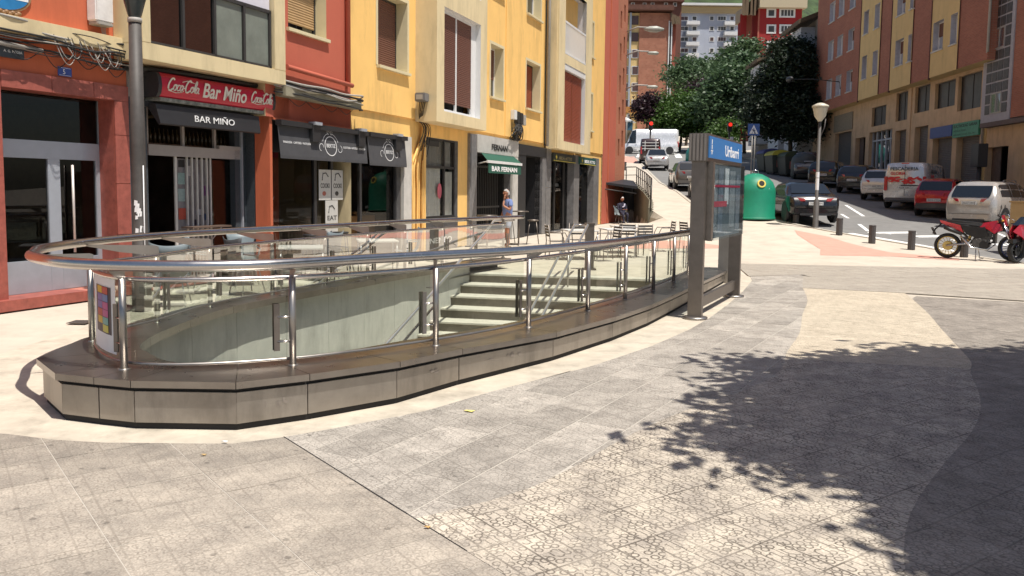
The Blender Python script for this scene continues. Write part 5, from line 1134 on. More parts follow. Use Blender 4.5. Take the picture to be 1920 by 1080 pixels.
# sunken terrace at the end: wall, awning, railing
pw = MB(); xs = [34.5 + i * .5 for i in range(26)]; pw_pts = [(float(np.interp(y, *XW)), y) for y in xs]
m_conc = mat('old_concrete', S(150, 146, 128, .6), .9, var=.2, scale=3, stain=.3)
for i in range(len(pw_pts) - 1):
    a, c = pw_pts[i], pw_pts[i + 1]; pw.hexa([(a[0] - .14, a[1], -.1), (a[0] + .02, a[1], -.1), (c[0] + .02, c[1], -.1), (c[0] - .14, c[1], -.1), (a[0] - .14, a[1], hgt(a[0] + .2, a[1]) + .1), (a[0] + .02, a[1], hgt(a[0] + .2, a[1]) + .1), (c[0] + .02, c[1], hgt(c[0] + .2, c[1]) + .1), (c[0] - .14, c[1], hgt(c[0] + .2, c[1]) + .1)])
pwo = pw.build('retaining_wall', m_conc); tag(pwo, 'curved concrete retaining wall under the black railing beside the sunken terrace', 'wall')
ew = MB().box(3.5, 7.1, 46.85, 47.05, -.2, 2.0).build('terrace_end_wall', m_blackf); tag(ew, 'end wall of the sunken terrace, painted black for the shade under the awning', 'wall')  # black colour paints in the shade and dark interior under the awning
rg = thing('street_railing', 'black iron railing climbing along the edge above the sunken terrace', 'railing', (pw_pts[0][0], pw_pts[0][1], .8))
RL = [Vector((x - .05, y, hgt(x + .2, y) + .08)) for x, y in pw_pts] + [Vector((x, 46.95, 2.02)) for x in (6.4, 5.8, 5.2, 4.6)]
for h in (1.0, .55, .12): MB().tube([p + Vector((0, 0, h)) for p in RL], .028 if h == 1. else .018, 6).build('rail', m_alud, rg)
for i in list(range(0, len(RL), 2)): MB().tube([RL[i] - Vector((0, 0, .1)), RL[i] + Vector((0, 0, 1.0))], .03, 6).build('post', m_alud, rg)
tw = thing('awning', 'black flat awning over the sunken bar terrace where the man sits', 'awning', (5.3, 44.5, 1.9))
mb = MB(); mb.add([(4.4, 46.8, 2.5), (6.8, 46.8, 2.15), (6.5, 43.2, 1.78), (4.4, 42.5, 2.05), (4.4, 46.8, 2.56), (6.8, 46.8, 2.25), (6.5, 43.2, 1.92), (4.4, 42.5, 2.15)], [(0, 1, 2, 3), (4, 5, 6, 7), (0, 1, 5, 4), (1, 2, 6, 5), (2, 3, 7, 6), (3, 0, 4, 7)]); mb.build('fabric', m_blackf, tw)
MB().tube([(4.3, 42.3, 1.82), (6.4, 43.0, 1.55)], .03, 6).build('front_rod', m_alud, tw)
# lamp post by the bar
lp = thing('street_lamp', 'dark tapering lamp post standing in front of the bar, cut off by the top edge', 'street lamp', (-5.16, 11.45, 0))
mb = MB().lathe([(.13, 0), (.125, .4), (.1, .42), (.095, 2.2), (.082, 3.95)], (-5.16, 11.45, 0), 16); mb.build('pole', mat('lamp_paint', (.062, .055, .05, 1), .6, .0, var=.2, scale=9), lp)
MB().lathe([(.092, 3.93), (.092, 3.99)], (-5.16, 11.45, 0), 16).build('collar', m_cablew, lp); MB().lathe([(.07, 3.99), (.09, 4.03), (.17, 4.33), (.22, 4.65), (.21, 4.8), (.05, 4.9)], (-5.16, 11.45, 0), 20).build('lantern', mat('lantern_black', (.03, .04, .042, 1), .25), lp)
mb = MB(); rs = random.Random(12)
for k in range(9):
    a0 = -1.2 + rs.uniform(-.5, .4); z = 1.3 + rs.uniform(-.2, .22); s_ = rs.uniform(.02, .045)
    mb.add([(-5.16 + .101 * math.cos(a0 + u), 11.45 + .101 * math.sin(a0 + u), z + v) for u, v in ((-s_ * 8, -s_), (s_ * 7, -s_ * .8), (s_ * 8, s_), (-s_ * 6, s_ * 1.3))], [(0, 1, 2, 3)])
mb.build('torn_sticker', m_sw, lp)
MB().tube([(-5.07, 11.37, 0.2), (-5.06, 11.37, 2.0)], .008, 5).build('cable', m_sw, lp)
# ---------------------------------------------------------------- right-hand side of the street
m_brickR = brickmat('brick_red', S(174, 106, 84, .85), S(158, 94, 74, .85), S(170, 136, 112, .7))
m_peach = mat('peach_render', S(208, 178, 142, .85), .9, var=.12, scale=1.5, stain=.28)
m_butter = mat('butter_render', S(222, 192, 134, .85), .9, var=.06, scale=1.5, stain=.15)
m_roll = mat('roller_shutter', (.11, .10, .09, 1), .6, var=.15)
FR = Fr((18.5, 0, 0), 4.8, -1)
OFF = .7
def us(s): return -1.55 + (s + 1.55) * .962
def uz(z): return 1.75 + (z - 1.75) * .962
RB = thing('apartment_building', 'long brick building on the right with butter coloured window bays over peach shopfronts', 'building', tuple(FR.p(45, 0, 2)))
shops = [(57.8, 61.6, -1, 6.0), (54.9, 56.9, -1, 5.4), (51.4, 53.9, 5.95, 7.15), (50.2, 54.2, -1, 5.6), (48.0, 49.8, 5.95, 7.6), (48.0, 49.7, -1, 5.4), (45.0, 47.0, 6.18, 7.62), (45.0, 46.8, -1, 5.4), (41.95, 44.35, 6.15, 7.48), (42.0, 44.3, -1, 4.6), (39.2, 41.65, 5.8, 7.5), (39.1, 41.5, -1, 4.5), (36.4, 38.4, -1, 3.86), (33.2, 34.8, -1, 3.9)]
wallmesh(FR, 28, 67.5, -1, 7.95, shops, depth=.35, mi=0, mr=0).build('shop_wall', [m_peach], RB)
shell(FR, 28, 67.5, 0, 20, 12, m_brickR, RB)
for i, h in enumerate(shops):
    a0, a1, z0, z1 = h; zz_ = hgt(*FR.p((a0 + a1) / 2, .5, 0)[:2]) - .1
    if z0 > 0:
        w_ = window(FR, a0, a1, z0, z1, RB, depth=.18, fm=m_alud, nm=2, fw_=.05, glass=mat('dull_pane', (.05, .045, .04, 1), .45, var=.4, scale=2))  # opaque dark pane, kept dull so it mirrors little
    elif i == 3:
        mb = MB()
        for k in range(6): a = a0 + (a1 - a0) * k / 5; mb.fbox(FR, a - .05, a + .05, -.3, -.2, zz_, z1)
        mb.fbox(FR, a0, a1, -.3, -.22, z1 - .6, z1 - .5); mb.build('shop_window', m_alu, RB); MB().quad(FR.p(a0, -.28, zz_), FR.p(a1, -.28, zz_), FR.p(a1, -.28, z1), FR.p(a0, -.28, z1)).build('pane', g_shop, RB, recalc=False)
        rs = random.Random(1)
        for k in range(12): a = rs.uniform(a0, a1 - .5); z = zz_ + rs.uniform(.8, 2.4); MB().fbox(FR, a, a + rs.uniform(.3, .7), -.5, -.45, z, z + rs.uniform(.3, .8)).build('window_poster', mat('wp%d' % (k % 4), [(.6, .6, .6, 1), (.4, .42, .42, 1), (.08, .08, .08, 1), (.5, .4, .35, 1)][k % 4], .6), RB)
        room(FR, a0, a1, zz_, z1, 2, RB, n=-.35)
    elif i in (12, 1):
        room(FR, a0, a1, zz_, z1, 2., RB, n=-.3, m=m_darkroom)
        MB().fbox(FR, a1 - (a1 - a0) * .4, a1, -.33, -.28, zz_, z1).build('door_leaf', mat('old_brown', (.10, .07, .055, 1), .7, var=.3), RB)
    else: shutter(FR, a0, a1, zz_, z1, -.3, m_roll, RB, .09, name='roller_shutter')
MB().fbox(FR, 57.6, 61.8, 0, .06, 6.1, 7.3).build('garage_fascia', mat('pale_fascia', S(170, 158, 135, .6), .8, var=.15), RB)
MB().fbox(FR, 38.45, 38.9, 0, .04, -.5, 7.9).build('pilaster', m_butter, RB); MB().fbox(FR, 47.4, 47.9, 0, .05, -.5, 7.9).build('pilaster', m_peach, RB)
# upper storeys: brick plane with butter bays standing slightly forward
bays = [(us(52.9), us(56.65)), (us(47.7), us(50.94)), (us(41.84), us(45.1))]
uph = []
wins = []
for f in range(4):
    zb, zt = uz(9.22 + 2.93 * f), uz(10.72 + 2.93 * f)
    for a0, a1 in ((55.15, 56.1), (53.15, 54.05), (48.95, 50.2), (47.75, 48.25), (43.6, 44.85), (42.0, 42.75)): wins.append((us(a0), us(a1), zb, zt, OFF + .06))
for f in range(4):
    for a0, a1 in ((62.9, 64.3), (60.7, 62.0), (58.2, 59.5)): wins.append((us(a0), us(a1), uz(8.78 + 2.85 * f), uz(10.25 + 2.85 * f), OFF))
bt = uz(7.9)
def seg_wall(a0, a1, n, m, name):
    hs = [(w_[0], w_[1], w_[2], w_[3]) for w_ in wins if w_[0] >= a0 - .01 and w_[1] <= a1 + .01]
    o = wallmesh(FR, a0, a1, bt, 20, hs, n=n, depth=.28, mi=0, mr=1).build(name, [m, mat('lilac_reveal', (.42, .42, .46, 1), .8)], RB); return o
seg_wall(us(56.65), us(67.5), OFF, m_brickR, 'brick_wall')
prev = us(56.65)
for a0, a1 in bays: seg_wall(a0, a1, OFF + .06, m_butter, 'bay_wall')
for a0, a1 in ((us(50.94), us(52.9)), (us(45.1), us(47.7)), (us(38.8), us(41.84))): seg_wall(a0, a1, OFF, m_brickR, 'brick_wall')
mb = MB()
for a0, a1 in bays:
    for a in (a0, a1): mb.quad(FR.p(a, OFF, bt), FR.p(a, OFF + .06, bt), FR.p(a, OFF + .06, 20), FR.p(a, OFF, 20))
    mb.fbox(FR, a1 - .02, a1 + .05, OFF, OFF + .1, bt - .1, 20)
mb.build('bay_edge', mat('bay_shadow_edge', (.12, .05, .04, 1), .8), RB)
MB().quad(FR.p(us(67.5), 0, bt), FR.p(us(38.8), 0, bt), FR.p(us(38.8), OFF + .06, bt), FR.p(us(67.5), OFF + .06, bt)).build('soffit', m_butter, RB, recalc=False)
MB().quad(FR.p(us(38.8), 0, bt), FR.p(us(38.8), OFF, bt), FR.p(us(38.8), OFF, 20), FR.p(us(38.8), 0, 20)).build('end_wall', m_brickR, RB, recalc=False)
cables(FR, [(62, .05, 7.75), (55, .06, 7.8), (48, .06, 7.8), (39, .06, 7.8)], .03, m_cable, RB)
for w_ in wins: window(FR, w_[0], w_[1], w_[2], w_[3], RB, n=w_[4], depth=.28, fm=m_whitef, sh=m_brownsh if (int(w_[0] * 7) % 3) else None, shfrac=.5, nm=1, sill=m_whitem, fw_=.06)
for s_ in (38.6,): MB().tube([FR.p(s_, .12, 0), FR.p(s_, .12, 7.6), FR.p(us(s_), OFF + .1, 8.1), FR.p(us(s_), OFF + .1, 20)], .06, 8).build('downpipe', m_cablew, RB)
# stair tower of glass blocks
tw_ = MB(); tw_.fbox(FR, 35.8, 38.35, .0, .35, 4.95, 20); tw_.build('stair_tower', mat('tower_frame', (.36, .35, .38, 1), .8, var=.08), RB)
gbk = mat('glass_block', (.055, .048, .045, 1), .5, var=.5, scale=6)
blk = MB(); me0 = None
for r_ in range(18):
    for c in range(4):
        a0 = 36.05 + c * .5; z = 5.3 + r_ * .47
        if r_ in (0, 1, 6, 7) and c in (1, 2): continue
        o = MB().fbox(FR, a0, a0 + .43, .35, .37, z, z + .40).build('glass_block', gbk, RB)
for r_ in (0, 6): window(FR, 36.55, 37.5, 5.3 + r_ * .47, 6.2 + r_ * .47, RB, n=.36, depth=.0, fm=m_cablew, nm=2)
wallmesh(FR, 28, 35.8, 5.0, 20, [], n=.3).build('brick_wall', [m_brickR], RB); MB().fbox(FR, 28, 38.35, .0, .37, 4.75, 4.95).build('string_course', mat('dark_plaster', (.12, .09, .08, 1), .8), RB)
t = thing('shop_sign', 'plain blue shop sign board on the peach wall to the left of the green one', 'sign', tuple(FR.p(43, .1, 4.9))); MB().fbox(FR, 41.8, 44.4, .02, .14, 4.62, 5.18).build('board', mat('sign_blue2', (.03, .06, .22, 1), .5), t, bevel=.01)
t = thing('shop_sign', 'green electrician shop sign with dark capitals nearest the glass block tower', 'sign', tuple(FR.p(40.3, .1, 4.8))); MB().fbox(FR, 39.0, 41.75, .02, .12, 4.5, 5.2).build('board', mat('sign_green2', (.05, .24, .14, 1), .5, var=.2), t, bevel=.01)
dk = mat('dark_letter', (.02, .05, .03, 1), .6)
text('ELECTRICIDAD GARAIA', FR, 41.65, .122, 4.98, .2, dk, t, xdir=-1, width=2.5, ext=.002, bold=.006); text('INSTALACIONES', FR, 41.6, .122, 4.77, .13, dk, t, xdir=-1, width=1.3, ext=.002); text('REPARACIONES TEL. 94', FR, 41.6, .122, 4.58, .12, dk, t, xdir=-1, width=2.2, ext=.002)
pm_ = thing('parking_sign', 'dark post with a black box on the right pavement before the doorway', 'sign', tuple(FR.p(35.9, 1.4, 1)))
MB().tube([FR.p(35.9, 1.4, .9), FR.p(35.9, 1.4, 3.2)], .09, 8).build('post', m_blackf, pm_); MB().fbox(FR, 35.6, 36.3, 1.2, 1.6, 2.9, 3.9).build('box', m_blackf, pm_, bevel=.02)
for (s_, n_, z, lab) in ((58.5, 2.2, 9.4, 'street lamp on a long wire arm before the brick wall on the right'),):
    t = thing('wall_lamp', lab, 'lamp', tuple(FR.p(s_, .7, z))); MB().tube([FR.p(s_, .7, z - .5), FR.p(s_, .75, z), FR.p(s_ + .5, 2.5, z + .25), FR.p(s_ + 1, 3.6, z + .3)], .03, 6).build('arm', m_cable, t)
    MB().lathe([(.05, -.5), (.2, -.2), (.22, .2), (.06, .6)], tuple(FR.p(s_ + 1, 3.9, z + .3)), 10, axis='y').build('lamp_head', m_blackf, t)
# pale building beyond, with oriels
HB = thing('apartment_building', 'pale grey building with white oriels beyond the brick one, partly behind the dark tree', 'building', tuple(FR.p(75, 0, 3)))
m_pale = mat('pale_render', S(190, 182, 172, .6), .9, var=.08, stain=.15); wallmesh(FR, 67.5, 92, 0, 15.5, [], n=0).build('wall', [m_pale], HB); shell(FR, 67.5, 92, 0, 15.5, 12, m_pale, HB)
m_eave = mat('brown_eave', S(128, 108, 84, .6), .9, var=.3, scale=8)
for k, (a0, z1) in enumerate(((68.2, 16.6), (74.6, 16.2), (84., 16.0))):
    MB().fbox(FR, a0, a0 + 4.2, 0, 1.1, 4.5 + k, z1 - 1.6).build('oriel', mat('oriel_white', (.5, .5, .52, 1), .8, var=.08), HB)
    for f in range(4):
        if 6.3 + k + 2.9 * f + 1.6 < z1 - 1.5:
            window(FR, a0 + .4, a0 + 1.9, 6.3 + k + 2.9 * f, 7.9 + k + 2.9 * f, HB, n=1.12, depth=0, fm=m_whitef, nm=2, fw_=.08); window(FR, a0 + 2.3, a0 + 3.8, 6.3 + k + 2.9 * f, 7.9 + k + 2.9 * f, HB, n=1.12, depth=0, fm=m_whitef, nm=2, fw_=.08)
    mb = MB(); q = [FR.p(a0 - .8, 1.5, z1 - 1.5), FR.p(a0 + 5, 1.5, z1 - 1.5), FR.p(a0 + 5, -3, z1 + .3), FR.p(a0 - .8, -3, z1 + .3)]; mb.add(q + [p + Vector((0, 0, .35)) for p in q], [(0, 1, 2, 3), (4, 5, 6, 7), (0, 1, 5, 4), (1, 2, 6, 5), (2, 3, 7, 6), (3, 0, 4, 7)]); mb.build('roof_eave', m_eave, HB)

# ---------------------------------------------------------------- far buildings (facing down the street)
def at(px, py, Y):
    d = fw + rr * ((px - 960) / F_PX) + uu * ((CY - py) / F_PX); t = Y / d.y; return Vector((0, 0, 1.75)) + d * t
def far_window(F, Y, px0, px1, py0, py1, parent, n=0., frame=.12, nm=2, glass=None, sh=None):
    xm = (px0 + px1) / 2; a = at(px0, (py0 + py1) / 2, Y).x; b = at(px1, (py0 + py1) / 2, Y).x; z1 = at(xm, py0, Y).z; z0 = at(xm, py1, Y).z
    w_ = MB().fbox(F, a - F.o.x, b - F.o.x, n, n + .08, z0, z1)
    wo = w_.build('window', m_whitef if frame > .05 else m_alud, parent); g = frame
    for i in range(nm):
        p0, p1 = lerp(a + g, b - g, i / nm) + g * .25, lerp(a + g, b - g, (i + 1) / nm) - g * .25
        MB().fbox(F, p0 - F.o.x, p1 - F.o.x, n + .08, n + .10, z0 + g, z1 - g).build('pane', sh or glass or g_dull, wo)
g_dull = mat('far_pane', (.06, .055, .05, 1), .25, var=.5, scale=.6)
YE = 140.; FE = Fr((0, YE, 0), 90)
EB = thing('apartment_building', 'salmon brick apartment block with a cream window strip at the top of the street, left', 'building', tuple(at(1215, 250, YE)))
def X(px, Y, py=120): return at(px, py, Y).x
def Z(py, Y, px=1250): return at(px, py, Y).z
m_brickE = brickmat('brick_salmon', S(206, 140, 112, .62), S(190, 124, 98, .62), S(200, 160, 135, .55), bw=.4, bh=.3)
MB().box(X(1160, YE), X(1197, YE), YE, YE + 14, 2, Z(25, YE)).build('stair_wall', m_butter, EB); MB().box(X(1197, YE), X(1253, YE), YE - .3, YE + 14, 2, Z(25, YE)).build('brick_wall', m_brickE, EB)
MB().box(X(1253, YE), X(1268, YE), YE + 1.2, YE + 14, 2, Z(40, YE)).build('side_wing', mat('coral_wing', S(190, 105, 85, .6), .9, var=.1), EB)
for k in range(6):
    y0 = 30 + k * 31.3
    for c in ((1165, 1178), (1184, 1197)): far_window(FE, YE, c[0], c[1], y0, y0 + 16.5, EB, n=.02, frame=.1 if k > 1 else .02, nm=1, sh=mat('maroon_pane', (.09, .05, .045, 1), .4, var=.2))
MB().box(X(1178.5, YE), X(1182, YE), YE - .35, YE, 2, Z(25, YE)).build('duct', m_alu, EB)
for p in (1251, 1256): MB().box(X(p, YE), X(p + 2, YE), YE - .5, YE + 1.3, 2, Z(40, YE)).build('downpipe', m_whitef, EB)
q = [at(1150, 24, YE - 4), at(1258, 19, YE - 4), at(1275, 38, YE - 2), at(1275, 38, YE + 16), at(1258, 5, YE + 10), at(1150, 5, YE + 10)]
z_ = Z(22, YE); rf = MB(); rf.box(X(1150, YE), X(1258, YE), YE - 1.5, YE + 15, z_, z_ + .8); rf.build('roof', mat('tile_brown', S(120, 80, 66, .6), .9, var=.3, scale=2), EB)
for k in range(3): MB().hexa([at(1257 + k * 6, 24 + k * 3, YE - 1), at(1262 + k * 6, 25 + k * 3, YE - 1), at(1262 + k * 6, 25 + k * 3, YE + 8), at(1257 + k * 6, 24 + k * 3, YE + 8), at(1260 + k * 6, 46, YE - 1), at(1267 + k * 5, 44, YE - 1), at(1267 + k * 5, 44, YE + 8), at(1260 + k * 6, 46, YE + 8)]).build('eave', m_eave, EB)
MB().box(X(1150, YE), X(1196, YE), YE - 1.2, YE - .3, Z(213, YE), Z(202, YE)).build('shop_awning', mat('orange_canvas', S(215, 150, 80, .6), .8), EB)
m_wallst = brickmat('rubble_wall', S(150, 135, 108, .6), S(128, 116, 95, .6), S(110, 100, 84, .6), bw=.7, bh=.4)
rwl = MB().box(X(1150, 105), X(1225, 105), 104, 105, 3, Z(246, 105)).build('stone_wall', m_wallst); tag(rwl, 'rubble stone retaining wall behind the white van', 'wall')
kio = thing('kiosk', 'white canopied stall with a blue counter on the terrace above the stone wall', 'kiosk', tuple(at(1175, 246, 110)))
MB().box(X(1164, 110), X(1187, 110), 109, 112, Z(246, 110), Z(228, 110)).build('counter', mat('kiosk_blue', (.05, .13, .2, 1), .6, var=.4), kio); MB().lathe([(1.4, 0), (.1, .7)], (X(1176, 110), 110, Z(231, 110)), 8).build('canopy', m_whitef, kio)
TB = thing('apartment_building', 'brown top floor of a house peeping over the salmon block roof', 'building', tuple(at(1220, 20, 165)))
MB().box(X(1165, 165), X(1275, 165), 165, 175, 10, Z(4, 165)).build('wall', mat('brown_wall', S(140, 95, 80, .6), .9, var=.2), TB); MB().box(X(1163, 165), X(1278, 165), 164, 176, Z(4, 165), Z(0, 165)).build('roof', mat('tile_brown', (.1, .05, .04, 1)), TB)
for p in (1183, 1205, 1220, 1245, 1262): far_window(Fr((0, 165, 0), 90), 165, p, p + 7, 5, 12, TB, frame=.1, nm=1)
YF = 190.; FF = Fr((0, YF, 0), 90)
WB = thing('apartment_building', 'white-blue apartment block with white balconies and a cream attic band, far up the hill', 'building', tuple(at(1330, 130, YF)))
m_wb = mat('white_blue', S(212, 220, 236, .62), .85, var=.05, scale=.3, stain=.08); m_att = mat('attic_cream', S(226, 200, 150, .62), .9, var=.05)
MB().box(X(1266, YF), X(1396, YF), YF, YF + 14, 5, Z(24, YF)).build('wall', m_wb, WB); MB().box(X(1262, YF), X(1398, YF), YF - .6, YF + 14, Z(24, YF), Z(12, YF)).build('attic', m_att, WB)
MB().box(X(1256, YF), X(1400, YF), YF - 1.4, YF + 15, Z(11, YF), Z(7, YF)).build('cornice', m_whitef, WB)
dkr = mat('maroon_pane', (.09, .05, .045, 1))
for k, y0 in enumerate((30, 49, 69, 90, 111)):
    for c, n_ in (((1275, 1291), 2), ((1297, 1307), 1), ((1330, 1339), 1), ((1345, 1362), 3), ((1368, 1377), 1)): far_window(FF, YF, c[0], c[1], y0, y0 + 9, WB, frame=.14, nm=n_, sh=dkr if (k + c[0]) % 3 == 0 else None)
    for c in ((1284, 1308), (1354, 1379)):
        z0, z1 = Z(y0 + 17, YF), Z(y0 + 10.5, YF); MB().box(X(c[0], YF), X(c[1], YF), YF - 1.3, YF, z0, z1).build('balcony', m_whitef, WB)
    MB().box(X(1266, YF), X(1284, YF), YF - .03, YF, Z(y0 + 19, YF), Z(y0 + 10, YF)).build('grey_panel', mat('slate_panel', (.2, .22, .27, 1), .8), WB)
for p in (1283, 1300, 1335, 1354, 1373): far_window(FF, YF - .6, p, p + 6, 15, 21, WB, n=.02, frame=.35, nm=1, sh=m_att)
YG = 150.; FG = Fr((0, YG, 0), 90)
GB = thing('apartment_building', 'deep red apartment block with white-framed windows and a cream attic, right of the white one', 'building', tuple(at(1450, 130, YG)))
m_gr = mat('deep_red', S(178, 46, 46, .66), .85, var=.06, scale=.4, stain=.08)
MB().box(X(1420, YG), X(1500, YG), YG, YG + 14, 5, Z(14, YG)).build('wall', m_gr, GB); MB().box(X(1417, YG), X(1505, YG), YG - 1.2, YG + 15, Z(14, YG), Z(-12, YG)).build('attic', mat('attic_cream2', S(224, 208, 176, .62), .9, var=.05), GB)
MB().box(X(1418, YG), X(1421, YG), YG - .1, YG, 5, Z(14, YG)).build('corner_strip', mat('corner_pink', S(205, 120, 100, .6), .9), GB)
MB().box(X(1392, YG), X(1403, YG), YG + 2, YG + 2.6, 5, Z(20, YG)).build('side_wall', m_gr, GB); MB().box(X(1403, YG), X(1416, YG), YG + 3, YG + 3.6, 5, Z(20, YG)).build('side_wall', mat('pink_wall', S(232, 150, 125, .62), .9), GB)
for p in (1391, 1397, 1407, 1411): MB().hexa([at(p, 28, YG - 1), at(p + 6, 29, YG - 1), at(p + 6, 29, YG + 6), at(p, 28, YG + 6), at(p + 1, -6, YG - 1), at(p + 8, -6, YG - 1), at(p + 8, -6, YG + 6), at(p + 1, -6, YG + 6)]).build('eave', m_eave, GB)
for y0 in (16, 46, 77, 107, 138):
    for c, n_ in (((1437, 1455), 1), ((1461, 1491), 4)): far_window(FG, YG, c[0], c[1], y0, y0 + 17, GB, frame=.28, nm=n_)
for p in (1442, 1470): far_window(FG, YG - 1.2, p, p + 9, 1, 4, GB, n=.02, frame=.1, nm=1, sh=m_eave)
hm = MB(); nx = 40
def hz_(x, y): return 8 + 85 * sst(200, 320, y) * (.8 + .2 * math.sin(x * .03)) + 2.5 * math.sin(x * .21 + y * .13) * math.sin(y * .17)
for i in range(nx):
    for j in range(24):
        x0, x1 = -60 + i * 6, -54 + i * 6; y0, y1 = 205 + j * 6, 211 + j * 6
        hm.add([(x0, y0, hz_(x0, y0)), (x1, y0, hz_(x1, y0)), (x1, y1, hz_(x1, y1)), (x0, y1, hz_(x0, y1))], [(0, 1, 2, 3)], 0, True)
ho = hm.build('hill', mat('hill_green', (.035, .06, .02, 1), .95, var=.6, scale=.25, bump=1., bscale=2.)); tag(ho, kind='structure')

# ---------------------------------------------------------------- trees
def leafmat(name, c, c2):
    m = bpy.data.materials.new(name); m.use_nodes = True; n = m.node_tree; p = n.nodes['Principled BSDF']; p.inputs['Roughness'].default_value = .55
    a = n.nodes.new('ShaderNodeAttribute'); a.attribute_name = 'tone'; mx = n.nodes.new('ShaderNodeMix'); mx.data_type = 'RGBA'; mx.inputs[6].default_value = c + (1,); mx.inputs[7].default_value = c2 + (1,)
    n.links.new(a.outputs['Fac'], mx.inputs[0]); n.links.new(mx.outputs[2], p.inputs['Base Color'])
    tr = n.nodes.new('ShaderNodeBsdfTranslucent'); n.links.new(mx.outputs[2], tr.inputs[0]); ms = n.nodes.new('ShaderNodeMixShader'); ms.inputs[0].default_value = .25
    n.links.new(p.outputs[0], ms.inputs[1]); n.links.new(tr.outputs[0], ms.inputs[2]); n.links.new(ms.outputs[0], n.nodes['Material Output'].inputs[0]); return m
m_bark = mat('bark', (.09, .07, .05, 1), .95, var=.3, scale=8, bump=.4)
def tree(base, blobs, leaf, lm, lab, n_cl=260, per=36, seed=1, cat='tree', trunk_r=.22, group=None, flat=.6, name='tree', clr=.55, forks=7, droop=0.):
    rng = np.random.RandomState(seed); b = Vector(base); t = thing(name, lab, cat, base, group)
    tot = sum(q[3] * q[4] * q[5] for q in blobs); cs = []
    for (cx, cy, cz_, rx, ry, rz) in blobs:
        k = max(4, int(n_cl * rx * ry * rz / tot))
        for _ in range(k):
            v = rng.normal(size=3); v /= np.linalg.norm(v); r = rng.uniform(.45, 1.02) ** .6
            cs.append((cx + v[0] * rx * r, cy + v[1] * ry * r, cz_ + v[2] * rz * r))
    cs = np.array(cs); N = len(cs) * per
    c = np.repeat(cs, per, 0); g = rng.normal(size=(N, 3)) * np.array([1, 1, flat]) * clr * rng.uniform(.6, 1.3, size=(len(cs), 1)).repeat(per, 0); P = c + g
    P[:, 2] -= droop * np.hypot(g[:, 0], g[:, 1])
    ax = rng.normal(size=(N, 3)); ax[:, 2] *= .5; ax /= np.linalg.norm(ax, axis=1)[:, None]; bx = np.cross(ax, rng.normal(size=(N, 3)) + np.array([0, 0, 1.2])); bx /= np.linalg.norm(bx, axis=1)[:, None]
    s = leaf * rng.uniform(.6, 1.35, size=(N, 1)); ax *= s; bx *= s * .5
    V = np.stack([P - ax, P + bx, P + ax, P - bx], 1).reshape(-1, 3) - np.array(base)
    me = bpy.data.meshes.new('crown'); me.vertices.add(len(V)); me.vertices.foreach_set('co', V.ravel()); me.loops.add(4 * N); me.loops.foreach_set('vertex_index', np.arange(4 * N)); me.polygons.add(N); me.polygons.foreach_set('loop_start', np.arange(N) * 4); me.polygons.foreach_set('loop_total', np.full(N, 4))
    a = me.attributes.new('tone', 'FLOAT', 'FACE'); tn = rng.uniform(0, 1, len(cs)).repeat(per) * .6 + rng.uniform(0, .4, N); a.data.foreach_set('value', tn.astype(np.float32)); me.materials.append(lm); me.update(); me.validate()
    nobj('crown', me, t)
    top = max(blobs, key=lambda q: q[2]); cc = np.mean([[q[0], q[1], q[2]] for q in blobs], 0)
    mb = MB(); mid = Vector((b.x * .6 + cc[0] * .4, b.y * .6 + cc[1] * .4, lerp(b.z, cc[2], .55))); mb.tube([b, b.lerp(mid, .5) + Vector((trunk_r * .4, 0, 0)), mid], [trunk_r, trunk_r * .8, trunk_r * .62], 9); mb.build('trunk', m_bark, t)
    lb = MB()
    for i in range(forks):
        q = blobs[i % len(blobs)]; e = Vector((q[0] + rng.uniform(-.6, .6) * q[3], q[1] + rng.uniform(-.6, .6) * q[4], q[2] + rng.uniform(-.3, .6) * q[5])); m2 = mid.lerp(e, .5) + Vector((rng.uniform(-.3, .3), rng.uniform(-.3, .3), .3))
        lb.tube([mid, m2, e], [trunk_r * .5, trunk_r * .3, trunk_r * .08], 6)
    lb.build('limb', m_bark, t); return t
L_br = leafmat('leaf_bright', (.035, .075, .015), (.09, .17, .03)); L_mid = leafmat('leaf_mid', (.035, .07, .03), (.11, .18, .08)); L_dk = leafmat('leaf_dark', (.010, .02, .010), (.026, .045, .02)); L_pu = leafmat('leaf_purple', (.02, .008, .012), (.05, .02, .03)); L_pl = leafmat('leaf_plane', (.02, .045, .012), (.06, .10, .025))
def B(px, py, Y, rpx, rpy, ry=None):
    p = at(px, py, Y); return (p.x, p.y, p.z, rpx * Y / F_PX, ry or rpx * Y / F_PX, rpy * Y / F_PX)
def foot(px, Y): x = at(px, 300, Y).x; return (x, Y, hgt(x, Y) - .2)
tree(foot(1272, 101), [B(1262, 226, 101, 48, 32), B(1300, 212, 101, 40, 38), B(1255, 200, 103, 38, 26), B(1325, 240, 99, 28, 24)], .2, L_br, 'bright green round tree behind the white van', 380, 46, 2, clr=.6)
tree(foot(1345, 84), [B(1350, 262, 84, 26, 18), B(1365, 245, 85, 22, 20)], .17, L_br, 'small bright green bush tree above the station sign header', 120, 40, 3, clr=.5, trunk_r=.12)
tree(foot(1395, 95), [B(1385, 155, 95, 56, 40), B(1345, 190, 95, 42, 34), B(1420, 190, 95, 40, 42), B(1400, 118, 96, 38, 20)], .26, L_mid, 'broad mid-green tree with drooping tufts in the middle of the square', 420, 46, 4, clr=.85, flat=.35, droop=.35)
tree(foot(1480, 66), [B(1488, 145, 66, 46, 50), B(1455, 212, 66, 46, 44), B(1508, 220, 64, 34, 42), B(1482, 100, 67, 34, 24), B(1435, 170, 68, 26, 32), B(1522, 130, 67, 26, 16)], .15, L_dk, 'tall very dark tree shading the containers on the right side of the street', 820, 66, 5, clr=.55)
